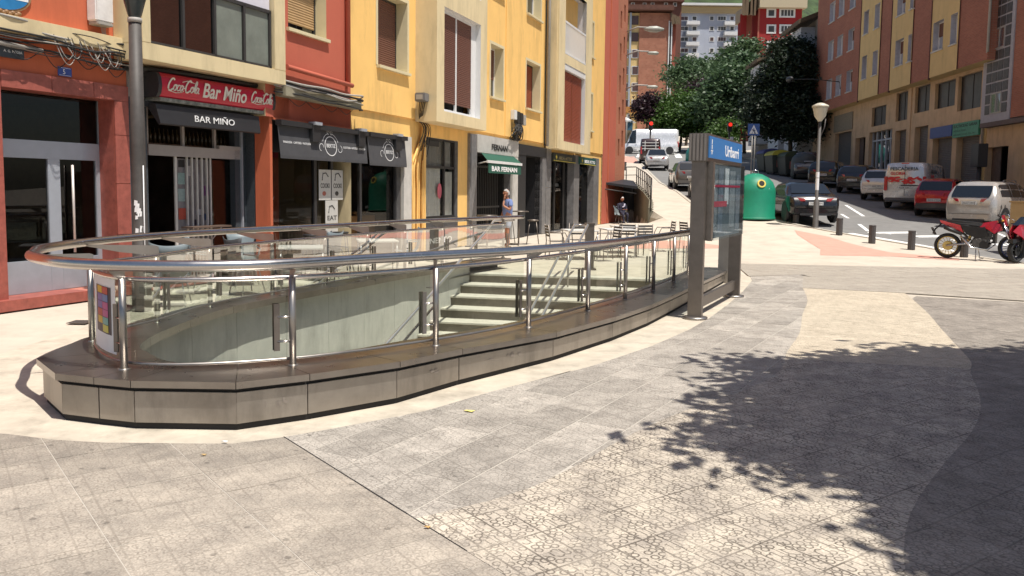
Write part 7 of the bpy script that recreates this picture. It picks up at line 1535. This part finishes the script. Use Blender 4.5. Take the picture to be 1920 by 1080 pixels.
MB().box(14.95, 16.1, 24.0, 24.9, .55, 1.50).build('box', mat('box_tan', S(205, 175, 125, .7), .7, var=.06), db, bevel=.02); MB().box(14.92, 16.13, 23.97, 24.93, 1.5, 1.55).build('lid', mat('box_tan2', S(190, 160, 112, .7), .7), db, bevel=.01)
class DBF:
    def p(s, a, n, z): return Vector((a, 24.0 - n, z))
text('M', DBF(), 15.0, .003, 1.05, .3, mat('brown_ink', (.2, .11, .03, 1), .6), db, ext=.002, bold=.01)
for (x, y) in ((15.05, 24.1), (16.0, 24.1), (15.05, 24.8), (16.0, 24.8)): MB().tube([(x, y, 0), (x, y, .56)], .03, 6).build('leg', m_moto, db)

# ---------------------------------------------------------------- bottle bank, lamp, signs, containers
bx, by_ = 9.38, 32.2; bz = hgt(bx, by_) - .02
bb_ = thing('bottle_bank', 'green domed bottle bank with round yellow-rimmed hole', 'container', (bx, by_, bz))
m_bank = mat('bank_green', S(22, 140, 108, .8), .5, var=.10, scale=4, bump=.05, stain=.1)
MB().lathe([(.82, 0), (.82, .06), (.79, .10), (.79, 1.05), (.765, 1.2), (.68, 1.42), (.50, 1.60), (.28, 1.72), (.08, 1.76)], (bx, by_, bz), 36).build('shell', m_bank, bb_)
MB().lathe([(.83, .0), (.84, .05), (.80, .08)], (bx, by_, bz), 36).build('base_rim', m_bank, bb_)
def face(az, z, r, d=.0): return Vector((bx + r * math.sin(az), by_ - r * math.cos(az), bz + z))
pa = R_(4)
for r0_, r1_, m_, nm in ((.16, .10, mat('hole_yellow', S(225, 205, 95, .8), .5), 'rim_ring'), (.105, .0, m_gap, 'hole')):
    mb = MB(); c = face(pa, 1.36, .715); nrm = Vector((math.sin(pa), -math.cos(pa), .35)).normalized(); ux = Vector((math.cos(pa), math.sin(pa), 0)); uy = nrm.cross(ux) * -1; dd = nrm * (.03 if nm == 'rim_ring' else .034); k = 24
    o = [c + dd + ux * r0_ * math.cos(2 * math.pi * i / k) + uy * r0_ * math.sin(2 * math.pi * i / k) for i in range(k)]; i_ = [c + dd + ux * r1_ * math.cos(2 * math.pi * i / k) + uy * r1_ * math.sin(2 * math.pi * i / k) for i in range(k)]
    bk_ = [p - nrm * .12 for p in o]
    if r1_ > 0: mb.add(o + i_ + bk_, [(i, (i + 1) % k, k + (i + 1) % k, k + i) for i in range(k)] + [(i, (i + 1) % k, 2 * k + (i + 1) % k, 2 * k + i) for i in range(k)])
    else: mb.add(o, [tuple(range(k))])
    mb.build(nm, m_, bb_, recalc=False)
MB().tube([(bx - .16, by_, bz + 1.74), (bx - .14, by_, bz + 1.86), (bx + .1, by_, bz + 1.88), (bx + .14, by_, bz + 1.74)], .02, 6).build('lifting_ring', m_chrome, bb_)
MB().hexa([face(R_(-62), 1.2, .70), face(R_(-34), 1.2, .72), face(R_(-34), 1.2, .6), face(R_(-62), 1.2, .6), face(R_(-62), 1.5, .60), face(R_(-34), 1.5, .62), face(R_(-34), 1.5, .5), face(R_(-62), 1.5, .5)]).build('side_flap', m_bank, bb_)
rs = random.Random(31); mb = MB()
for k in range(9):
    a, z = rs.uniform(-.6, .7), rs.uniform(.5, 1.15); p = face(a, z, .770); u = Vector((math.cos(a), math.sin(a), 0)) * rs.uniform(.01, .035); v = Vector((0, 0, rs.uniform(.015, .07))); mb.add([p - u - v, p + u * .4 - v, p + u + v, p - u * .5 + v], [(0, 1, 2, 3)])
mb.build('paper_remnant', m_sw, bb_)
lx, ly = 10.85, 29.6; lz = hgt(lx, ly) - .02
sl_ = thing('street_lamp', 'slender lamp post with a cup-shaped cream lantern among the bollards', 'street lamp', (lx, ly, lz))
topz = at(1541, 228, ly).z - lz
MB().lathe([(.11, 0), (.11, .02), (.10, .03), (.095, 1.), (.06, 1.02), (.055, topz)], (lx, ly, lz), 14).build('pole', mat('lamp_iron', (.07, .063, .058, 1), .65, .1, var=.2, scale=9), sl_)
MB().lathe([(.06, topz), (.10, topz + .06), (.19, topz + .18), (.25, topz + .45), (.27, topz + .50)], (lx, ly, lz), 20).build('lantern_cup', mat('lantern_cream', (.42, .40, .32, 1), .3, var=.06), sl_); MB().lathe([(.29, topz + .5), (.28, topz + .56), (.12, topz + .64), (.02, topz + .66)], (lx, ly, lz), 20).build('lantern_cap', mat('cap_cream', (.5, .47, .38, 1), .4), sl_)
MB().tube([(lx + .05, ly, lz + topz - .5), (lx + .17, ly, lz + topz - .2), (lx + .2, ly, lz + topz + .1)], .02, 6).build('bracket', m_iron, sl_)
mb = MB()
for z0, z1, w_ in ((1.36, 1.62, .9), (1.62, 1.78, 1.2), (1.8, 2.0, .8)): mb.lathe([(.062, z0), (.062, z1)], (lx, ly, lz), 10, caps=False)
mb.build('torn_poster', m_sw, sl_)
bb2_ = [('blue-lidded recycling container first in the dark row under the tree', 19.3, 62.9, (.03, .035, .14)), ('yellow-lidded recycling container second in the row under the tree', 19.15, 60.3, (.35, .33, .04)), ('green-lidded container third in the row under the tree', 19.45, 58.4, (.03, .045, .02))]
m_cont = mat('container_dark', (.03, .038, .033, 1), .6, var=.15)
for lab, x, y, c in bb2_:
    z = hgt(x, y) - .1; t = thing('waste_container', lab, 'container', (x, y, z), 'waste containers under the dark tree')
    MB().hexa([(x - .55, y - .85, z + .1), (x + .55, y - .85, z + .1), (x + .55, y + .85, z + .1), (x - .55, y + .85, z + .1), (x - .68, y - .95, z + 1.35), (x + .68, y - .95, z + 1.35), (x + .68, y + .95, z + 1.35), (x - .68, y + .95, z + 1.35)]).build('tub', m_cont, t, bevel=.04)
    mb = MB(); k = 10; pr = [(.70 * math.cos(math.pi * i / k), 1.35 + .38 * math.sin(math.pi * i / k)) for i in range(k + 1)]
    mb.add([(x + a, y - .97, z + b) for a, b in pr] + [(x + a, y + .97, z + b) for a, b in pr], [(i, i + 1, k + 2 + i, k + 1 + i) for i in range(k)] + [tuple(range(k + 1)), tuple(range(2 * k + 1, k, -1))], 0, False); mb.build('lid', mat('lid%.2f%.2f' % (c[0], c[2]), c + (1,), .5, var=.1), t)
    for (u, v) in ((-.45, -.7), (.45, -.7), (-.45, .7), (.45, .7)): MB().lathe([(.1, -.03), (.1, .03)], (x + u, y + v, z + .1), 10, axis='x').build('caster', m_tyre, t)
    MB().box(x - .35, x - .15, y - .965, y - .94, z + .5, z + 1.0).build('sticker', mat('stk', (.3, .1, .08, 1), .6), t)
gx, gy = 19.6, 56.6 - .6; gz = hgt(gx, gy) - .1
t = thing('waste_container', 'rounded dark grey-green container at the near end of the shaded row', 'container', (gx, gy, gz), 'waste containers under the dark tree')
MB().lathe([(.8, .05), (.86, .2), (.86, 1.1), (.8, 1.4), (.6, 1.62), (.2, 1.72)], (gx, gy, gz), 24).build('shell', mat('container_grey', (.045, .055, .055, 1), .55, var=.15), t); MB().box(gx - .3, gx + .3, gy - .9, gy - .8, gz + 1.1, gz + 1.18).build('handle', m_alu, t)
def pole_sign(lab, x, y, h, name, cat='sign'):
    z = hgt(x, y) - .05; t = thing(name, lab, cat, (x, y, z)); return t, z
px_ = at(1411, 300, 60).x; t, z = pole_sign('square blue pedestrian crossing sign on two pale posts', px_, 60, 2, 'crossing_sign'); zt = at(1411, 232, 60).z; zb_ = at(1411, 254, 60).z
MB().box(px_ - .42, px_ + .42, 59.97, 60, zb_, zt).build('plate', mat('sign_navy', (.02, .05, .16, 1), .4), t, bevel=.005); mb = MB(); mb.add([(px_ - .32, 59.965, zb_ + .12), (px_ + .32, 59.965, zb_ + .12), (px_, 59.965, zt - .08)], [(0, 1, 2)]); mb.build('triangle', mat('dull_white', (.35, .36, .4, 1), .5), t, recalc=False)
mb = MB(); mb.tube([(px_ - .12, 59.955, zb_ + .14), (px_, 59.955, zb_ + .42), (px_ + .13, 59.955, zb_ + .14)], .02, 5); mb.tube([(px_, 59.955, zb_ + .42), (px_ + .02, 59.955, zb_ + .55)], .03, 6); mb.tube([(px_ - .12, 59.955, zb_ + .45), (px_ + .12, 59.955, zb_ + .36)], .016, 5); mb.build('walking_figure', mat('sign_navy', (.02, .05, .16, 1)), t)
for dx in (-.08, .12): MB().tube([(px_ + dx, 60.02, z), (px_ + dx, 60.02, zb_ + .3)], .035, 7).build('post', m_cablew, t)
for (px, py, Y, lab) in ((1220, 232, 72, 'thin traffic light with a red lamp above the dark van on the left'), (1368, 234, 70, 'traffic light with a red lamp rising behind the station sign header')):
    p = at(px, py, Y); z = hgt(p.x, Y) - .05; t = thing('traffic_light', lab, 'traffic light', (p.x, Y, z)); MB().tube([(p.x, Y, z), (p.x, Y, p.z + .1)], .07, 8).build('pole', m_iron, t)
    MB().box(p.x - .17, p.x + .17, Y - .2, Y + .1, p.z - .55, p.z + .22).build('housing', m_blackf, t, bevel=.03)
    rm = bpy.data.materials.get('red_lit') or bpy.data.materials.new('red_lit'); rm.use_nodes = True; q = rm.node_tree.nodes['Principled BSDF']; q.inputs['Base Color'].default_value = (.6, .02, .01, 1); q.inputs['Emission Color'].default_value = (1, .04, .02, 1); q.inputs['Emission Strength'].default_value = .8
    MB().lathe([(.16, -.06), (.15, .0), (.04, .02)], (p.x, Y - .24, p.z), 14, axis='y').build('red_lamp', rm, t)
    MB().box(p.x + .05, p.x + .35, Y - .05, Y, p.z - 1.7, p.z - 1.0).build('small_plate', m_sw, t)
tp_ = at(1176, 200, 95); t = thing('pole', 'thin bare pole standing before the white van at the top left', 'pole', (tp_.x, 95, hgt(tp_.x, 95))); MB().tube([(tp_.x, 95, hgt(tp_.x, 95)), (tp_.x, 95, at(1188, 215, 95).z)], .05, 6).build('shaft', m_cablew, t)
tl = at(1312, 290, 78); t = thing('glass_igloo', 'small teal container peeping out left of the station sign header', 'container', (tl.x, 78, hgt(tl.x, 78))); MB().lathe([(1.3, 0), (1.3, .8), (.9, 1.5), (.2, 1.9)], (tl.x, 78, hgt(tl.x, 78) - .1), 20).build('shell', mat('teal_green', (.02, .25, .2, 1), .5), t)

# ---------------------------------------------------------------- terrace furniture
m_mold = mat('molded_grey', S(150, 164, 170, .55), .5, var=.04); m_molddk = mat('molded_dark', (.06, .065, .07, 1), .5, var=.05); m_tabw = mat('table_top', (.62, .62, .60, 1), .4, var=.03); m_leg = mat('chair_leg', (.45, .45, .46, 1), .3, .8)
def mold_chair(m, lab, group=None):
    t = thing('terrace_chair', lab, 'chair', (0, 0, 0), group); mb = MB(); k = 8
    rows = [(.24, .44, .20, .0), (.05, .42, .23, .0), (-.14, .43, .23, .0), (-.22, .50, .22, .02), (-.25, .64, .20, .03), (-.29, .80, .24, .05), (-.31, .88, .27, .06)]
    V = []
    for x, z, w_, cv in rows:
        for j in range(k + 1): u = -1 + 2 * j / k; V.append((x + cv * u * u * 1.3, u * w_, z + (.05 * abs(u) ** 2.2 if z > .84 else .02 * u * u)))
    mb.add(V, [(i * (k + 1) + j, i * (k + 1) + j + 1, (i + 1) * (k + 1) + j + 1, (i + 1) * (k + 1) + j) for i in range(len(rows) - 1) for j in range(k)], 0, True)
    o = mb.build('shell', m, t, recalc=False); md = o.modifiers.new('thickness', 'SOLIDIFY'); md.thickness = .012
    for sx, sy in ((.2, .17), (.2, -.17), (-.16, .17), (-.16, -.17)): MB().tube([(sx * .7, sy * .8, .42), (sx * 1.15, sy * 1.15, 0)], .011, 6).build('leg', m_leg, t)
    MB().tube([(.1, .2, .44), (.05, .27, .62), (-.2, .25, .66)], .012, 6).tube([(.1, -.2, .44), (.05, -.27, .62), (-.2, -.25, .66)], .012, 6).build('armrest', m, t)
    return t
def alu_chair(lab, group=None):
    t = thing('terrace_chair', lab, 'chair', (0, 0, 0), group); sm_ = MB()
    for k in range(6): sm_.box(-.2 + k * .07, -.145 + k * .07, -.22, .22, .43, .445)
    sm_.build('seat', m_leg, t); bk_ = MB()
    for k in range(4): bk_.box(-.27 - k * .012, -.255 - k * .012, -.2, .2, .56 + k * .075, .61 + k * .075)
    bk_.build('backrest', mat('slat_dark', (.10, .095, .09, 1), .4, .5), t)
    for sg in (1, -1):
        MB().tube([(-.30, .21 * sg, .86), (-.25, .22 * sg, .45), (-.28, .23 * sg, 0)], .013, 6).build('rear_leg', m_steel_d, t); MB().tube([(.22, .24 * sg, 0), (.20, .25 * sg, .5), (.12, .25 * sg, .66), (-.26, .24 * sg, .66)], .013, 6).build('front_leg', m_steel_d, t)
    return t
def table(lab, w_=.7, round_=False, h=.73, group=None, slim=False):
    t = thing('terrace_table', lab, 'table', (0, 0, 0), group)
    if slim: MB().lathe([(.3, h - .03), (.3, h)], (0, 0, 0), 20).build('table_top', m_steel_d, t)
    else: MB().box(-w_ / 2, w_ / 2, -w_ / 2, w_ / 2, h - .03, h).build('table_top', m_tabw, t, bevel=.006)
    if slim or w_ < .75:
        MB().tube([(0, 0, .02), (0, 0, h - .03)], .025, 8).build('column', m_steel_d, t); MB().tube([(-.28, -.0, .02), (.28, 0, .02)], .02, 6).tube([(0, -.28, .02), (0, .28, .02)], .02, 6).build('foot', m_steel_d, t)
    else:
        for sx in (-1, 1):
            for sy in (-1, 1): MB().tube([(sx * w_ * .45, sy * w_ * .45, 0), (sx * w_ * .45, sy * w_ * .45, h - .03)], .014, 6).build('leg', m_leg, t)
    return t
def put(t, x, y, rz=0): t.location = (x, y, hgt(x, y) + .002); t.rotation_euler = (0, 0, R_(rz)); return t
G1 = 'grey moulded chairs on the bar terrace'
c0 = put(mold_chair(m_mold, 'pale grey moulded chair leftmost behind the balustrade', G1), -5.0, 13.4, 20)
put(copy_tree(c0, label='pale grey moulded chair just left of the dark one, backing onto the bar door', group=G1), -4.75, 14.6, -60)
put(copy_tree(c0, label='pale grey moulded chair between the dark chair and the far white table', group=G1), -3.5, 15.4, 160)
put(copy_tree(c0, label='pale grey moulded chair at the far right of the terrace beside the yellow pillar', group=G1), -2.15, 16.9, 190)
put(copy_tree(c0, label='pale grey moulded chair low in the corner beside the left table, seen through two panes', group=G1), -4.9, 11.9, 100)
d0 = put(mold_chair(m_molddk, 'dark grey moulded chair with its back to the near white table'), -4.3, 13.3, 50); put(copy_tree(d0, label='dark grey moulded chair between the two white terrace tables'), -3.1, 15.0, 0)
put(table('white square terrace table in the middle behind the balustrade', .75), -3.55, 13.9, 15); put(table('white square terrace table on the right, in front of the cafe counter', .75), -2.6, 15.9, 15); put(table('low white terrace table nearest the orange pillar at left', .72), -5.3, 12.6, 20)
G2 = 'slatted metal chairs on the far terrace'
a0_ = put(alu_chair('dark slatted metal chair left of the steel pillar, facing right', G2), 1.15, 20.7, 10)
for lab, x, y, rz in (('dark slatted metal chair just right of the steel pillar, facing left', 2.35, 20.4, 200), ('slatted metal chair with its back to the camera at the third table', 3.1, 22.0, 75), ('slatted metal chair beside the third table, turned half right', 3.35, 21.7, 110), ('slatted metal chair standing apart, facing left, before the pavement', 4.3, 23.5, 185), ('slatted metal chair tucked under the first white table', 1.75, 21.4, -80), ('slatted metal chair rightmost, half behind the station sign', 5.1, 23.4, 20)): put(copy_tree(a0_, label=lab, group=G2), x, y, rz)
put(table('first white table of the far terrace, left of the steel pillar', .8), 1.7, 20.8, 10); put(table('second white table of the far terrace, right of the steel pillar', .8), 2.75, 21.6, 10); put(table('third white table of the far terrace, behind the slatted chairs', .8), 3.2, 23.0, 10)
put(table('tall slim dark bistro table in front of the second bar', slim=True, h=1.05), .2, 25.8); put(table('slim dark bistro table beside the standing man', slim=True, h=.95), -.75, 24.6)
for lab, x, y in (('dark bar stool at the tall bistro table, left one', -.1, 26.3), ('dark bar stool at the tall bistro table, right one', .65, 26.2)):
    t = thing('bar_stool', lab, 'stool', (0, 0, 0), 'bar stools by the bistro table'); MB().lathe([(.17, .72), (.18, .75), (.17, .77)], (0, 0, 0), 16).build('seat', m_steel_d, t)
    for sx, sy in ((1, 1), (1, -1), (-1, 1), (-1, -1)): MB().tube([(sx * .1, sy * .1, .73), (sx * .19, sy * .19, 0)], .012, 6).build('leg', m_steel_d, t)
    put(t, x, y)
for i, x in enumerate((14.0, 14.55, 15.1)):
    t = thing('bar_stool', ('left', 'middle', 'right')[i] + ' tall black stool before the dark cafe window', 'stool', (0, 0, 0), 'stools before the cafe window'); MB().lathe([(.16, .76), (.17, .8)], (0, 0, 0), 14).build('seat', m_blackf, t)
    for sx, sy in ((1, 1), (1, -1), (-1, 1), (-1, -1)): MB().tube([(sx * .1, sy * .1, .77), (sx * .17, sy * .17, 0)], .012, 6).build('leg', m_blackf, t)
    p = FB.p(x, .45, 0); put(t, p.x, p.y)
wc = thing('display_cabinet', 'wooden cabinet with a painted ring and bread on top in the cafe window', 'cabinet', tuple(FB.p(17.3, -.8, 0)))
MB().fbox(FB, 17.0, 18.3, -1.1, -.5, 0, 1.05).build('cabinet', mat('pine_wood', S(190, 140, 85, .7), .6, var=.12, scale=5), wc, bevel=.01); mb = MB(); rs = random.Random(3)
for k in range(10): mb.lathe([(.02, 0), (.07, .03), (.05, .08), (.01, .1)], tuple(FB.p(17.1 + k * .12, -.7 - rs.uniform(0, .2), 1.05)), 8)
mb.build('bread', mat('bread', (.4, .2, .07, 1), .7), wc); oval(FB, 17.65, -.5, .6, .3, .3, .004, mat('pine_dark', S(150, 100, 60, .6), .6), wc, 'ring'); oval(FB, 17.65, -.495, .6, .26, .26, .003, mat('pine_wood', (.5, .3, .1, 1)), wc, 'ring_centre')

# ---------------------------------------------------------------- people
def skin(name, verts, edges, radii, m, parent, loc, rz=0, lv=2):
    me = bpy.data.meshes.new(name); me.from_pydata(verts, edges, []); o = bpy.data.objects.new(name, me); COL.objects.link(o); o.modifiers.new('s', 'SKIN'); sd_ = o.modifiers.new('u', 'SUBSURF'); sd_.levels = lv
    for v, r_ in zip(me.skin_vertices[0].data, radii): v.radius = (r_, r_) if not isinstance(r_, tuple) else r_
    me.skin_vertices[0].data[0].use_root = True
    bpy.context.view_layer.update(); nm = bpy.data.meshes.new_from_object(o.evaluated_get(bpy.context.evaluated_depsgraph_get())); bpy.data.objects.remove(o); nm.materials.clear(); nm.materials.append(m); nm.polygons.foreach_set('use_smooth', [True] * len(nm.polygons)); nm.name = name
    return nobj(name, nm, parent)
m_skin = mat('skin_tan', S(196, 138, 108, .7), .6, var=.05); m_hairg = mat('hair_grey', (.36, .35, .34, 1), .9, var=.25, scale=60); m_tee = mat('tee_blue', S(132, 152, 206, .7), .85, var=.05, scale=8); m_shorts = mat('shorts_pale', S(205, 212, 222, .7), .85, var=.05)
def hand(parent, c, dirv, sidev, m, s=1.):
    """palm with five bent fingers"""
    c = Vector(c); d = Vector(dirv).normalized(); s_ = Vector(sidev).normalized(); n = d.cross(s_)
    V = [tuple(c), tuple(c + d * .05)]; E = [(0, 1)]; Rr = [(.028, .018), (.036, .016)]
    for k, (off, ln) in enumerate(((-.030, .075), (-.010, .085), (.010, .08), (.030, .065))):
        b = len(V); V += [tuple(c + d * .085 + s_ * off), tuple(c + d * (.085 + ln * .5) + s_ * off * 1.1 + n * .012), tuple(c + d * (.085 + ln * .85) + s_ * off * 1.1 + n * .04)]; E += [(1, b), (b, b + 1), (b + 1, b + 2)]; Rr += [.010, .009, .007]
    b = len(V); V += [tuple(c + d * .03 - s_ * .045), tuple(c + d * .065 - s_ * .07 + n * .015)]; E += [(0, b), (b, b + 1)]; Rr += [.012, .009]
    return skin('hand', V, E, Rr, m, parent, None, lv=1)
def head(parent, c, r, face_dir, m, hm, tilt=0.):
    """skull, jaw, nose, ears, eyes, mouth"""
    c = Vector(c); f = Vector(face_dir).normalized(); s_ = Vector((-f.y, f.x, 0)); u = Vector((0, 0, 1)); M3 = lambda a, b, z: c + f * a + s_ * b + u * z
    mb = MB(); n, k = 12, 16; V = []
    for i in range(n + 1):
        th = math.pi * i / n
        for j in range(k):
            ph = 2 * math.pi * j / k; x, y, z = math.sin(th) * math.cos(ph), math.sin(th) * math.sin(ph), math.cos(th); w_ = 1 - .22 * max(0, -z); V.append(M3(x * r * (1.0 + .06 * (z < -.3)) * w_, y * r * .80 * w_, z * r * 1.22))
    F_ = [(i * k + j, i * k + (j + 1) % k, (i + 1) * k + (j + 1) % k, (i + 1) * k + j) for i in range(n) for j in range(k)]; mb.add(V, F_, 0, True)
    mb.hexa([M3(r * .88, -.014, -.02), M3(r * .88, .014, -.02), M3(r * 1.16, .010, -.025), M3(r * 1.16, -.010, -.025), M3(r * .90, -.008, .03), M3(r * .90, .008, .03), M3(r * 1.0, .005, .03), M3(r * 1.0, -.005, .03)])
    for sg in (-1, 1): mb.lathe([(.004, -.03), (.022, 0), (.02, .02), (.004, .03)], tuple(M3(-.005, sg * r * .82, 0)), 8)
    o = mb.build('head', m, parent, recalc=False, base=Vector((0, 0, 0)))
    e = MB()
    for sg in (-1, 1): e.lathe([(.002, -.008), (.010, 0), (.002, .008)], tuple(M3(r * .90, sg * .032, .018)), 8)
    e.hexa([M3(r * .93, -.025, -.062), M3(r * .93, .025, -.062), M3(r * .96, .02, -.062), M3(r * .96, -.02, -.062), M3(r * .93, -.025, -.054), M3(r * .93, .025, -.054), M3(r * .96, .02, -.054), M3(r * .96, -.02, -.054)]); e.build('face_feature', mat('dark_feature', (.10, .04, .035, 1), .5), o, base=Vector((0, 0, 0)))
    h = MB(); V = []
    for i in range(8):
        th = math.pi * .60 * i / 7
        for j in range(k):
            ph = 2 * math.pi * j / k; x, y, z = math.sin(th) * math.cos(ph), math.sin(th) * math.sin(ph), math.cos(th)
            if x > .25 and z < .55: x *= .93; y *= .93; z = max(z, .5)
            V.append(M3(x * r * 1.09 - .006, y * r * .90, z * r * 1.30 + (-.02 if x < 0 else 0)))
    h.add(V, [(i * k + j, i * k + (j + 1) % k, (i + 1) * k + (j + 1) % k, (i + 1) * k + j) for i in range(7) for j in range(k)], 0, True); h.build('hair', hm, o, recalc=False, base=Vector((0, 0, 0)))
    return o
mn = thing('person', 'grey-haired man in blue t-shirt and pale shorts standing sideways with a hand at his face', 'person', (0, 0, 0))
# local axes: +x = the way he faces (towards the shopfront, left in the picture)
body = skin('body', [(0, 0, .93), (-.02, 0, 1.12), (-.03, 0, 1.32), (.0, 0, 1.44), (.02, 0, 1.53), (0, .09, .88), (.03, .10, .50), (-.02, .10, .10), (.10, .11, .03), (0, -.09, .88), (-.02, -.10, .50), (-.06, -.10, .10), (.06, -.11, .03), (-.03, .19, 1.38), (.02, .24, 1.14), (.20, .15, 1.26), (.15, .10, 1.42), (-.03, -.19, 1.38), (.0, -.24, 1.12), (.10, -.22, .90)],
     [(0, 1), (1, 2), (2, 3), (3, 4), (0, 5), (5, 6), (6, 7), (7, 8), (0, 9), (9, 10), (10, 11), (11, 12), (2, 13), (13, 14), (14, 15), (15, 16), (2, 17), (17, 18), (18, 19)],
     [.13, .135, .14, .07, .05, .095, .058, .036, .032, .095, .058, .036, .032, .06, .043, .034, .026, .06, .043, .03], m_skin, mn, None)
skin('shirt', [(0, 0, .90), (-.02, 0, 1.10), (-.03, 0, 1.32), (0, 0, 1.45), (-.03, .19, 1.385), (.0, .23, 1.22), (-.03, -.19, 1.385), (-.01, -.23, 1.20)], [(0, 1), (1, 2), (2, 3), (2, 4), (4, 5), (2, 6), (6, 7)], [(.165, .165), (.165, .17), (.165, .165), (.075, .075), .082, .075, .082, .075], m_tee, mn, None)
skin('shorts', [(0, 0, .95), (0, .09, .84), (.02, .10, .56), (0, -.09, .84), (-.01, -.10, .56)], [(0, 1), (1, 2), (0, 3), (3, 4)], [.155, .12, .098, .12, .098], m_shorts, mn, None)
head(mn, (.035, 0, 1.64), .098, (1, 0, -.0), m_skin, m_hairg); hand(mn, (.13, .085, 1.45), (-.1, -.2, 1), (0, 1, .2), m_skin); hand(mn, (.11, -.22, .88), (.1, 0, -1), (1, 0, 0), m_skin)
for sg in (1, -1): MB().hexa([(-.08, .10 * sg - .045, 0), (.16, .10 * sg - .045, 0), (.16, .10 * sg + .045, 0), (-.08, .10 * sg + .045, 0), (-.07, .10 * sg - .04, .04), (.15, .10 * sg - .03, .03), (.15, .10 * sg + .03, .03), (-.07, .10 * sg + .04, .04)]).build('sandal', mat('sandal', (.25, .17, .10, 1), .7), mn)
mn.location = (-.16, 24.6, 0); mn.rotation_euler = (0, 0, R_(205))
mn.scale = (.98, .98, .98)
sit = thing('person', 'white-haired seated person in a dark cardigan and pale scarf on the sunken terrace', 'person', (0, 0, 0)); m_darkc = mat('cloth_dark', (.03, .03, .055, 1), .9, var=.2)
skin('body', [(0, 0, .48), (-.03, 0, .72), (-.02, 0, .95), (.02, 0, 1.05), (.04, 0, 1.12), (.12, .10, .50), (.42, .12, .50), (.40, .12, .10), (.50, .12, .04), (.12, -.10, .50), (.42, -.12, .50), (.44, -.12, .10), (.54, -.12, .04), (-.02, .19, .96), (.05, .24, .72), (.28, .12, .70), (-.02, -.19, .96), (.05, -.24, .72), (.28, -.10, .70)],
     [(0, 1), (1, 2), (2, 3), (3, 4), (0, 5), (5, 6), (6, 7), (7, 8), (0, 9), (9, 10), (10, 11), (11, 12), (2, 13), (13, 14), (14, 15), (2, 16), (16, 17), (17, 18)], [.15, .15, .15, .07, .05, .10, .07, .045, .04, .10, .07, .045, .04, .07, .05, .035, .07, .05, .035], m_darkc, sit, None)
head(sit, (.05, 0, 1.24), .095, (1, 0, 0), m_skin, mat('hair_white', (.6, .6, .58, 1), .9)); hand(sit, (.30, .10, .71), (1, -.3, 0), (0, 1, 0), m_skin); hand(sit, (.30, -.09, .71), (1, .3, 0), (0, 1, 0), m_skin)
skin('scarf', [(.12, .10, 1.02), (.16, .05, .86), (.15, -.06, .82)], [(0, 1), (1, 2)], [.05, .045, .04], mat('scarf', (.5, .5, .62, 1), .9), sit, None, lv=1)
sit.location = (5.62, 42.6, .02); sit.rotation_euler = (0, 0, R_(-70))
pc2 = copy_tree(c0, label='grey chair the seated person sits on under the black awning'); pc2.location = (5.55, 42.72, 0); pc2.rotation_euler = (0, 0, R_(-70)); del pc2['group']
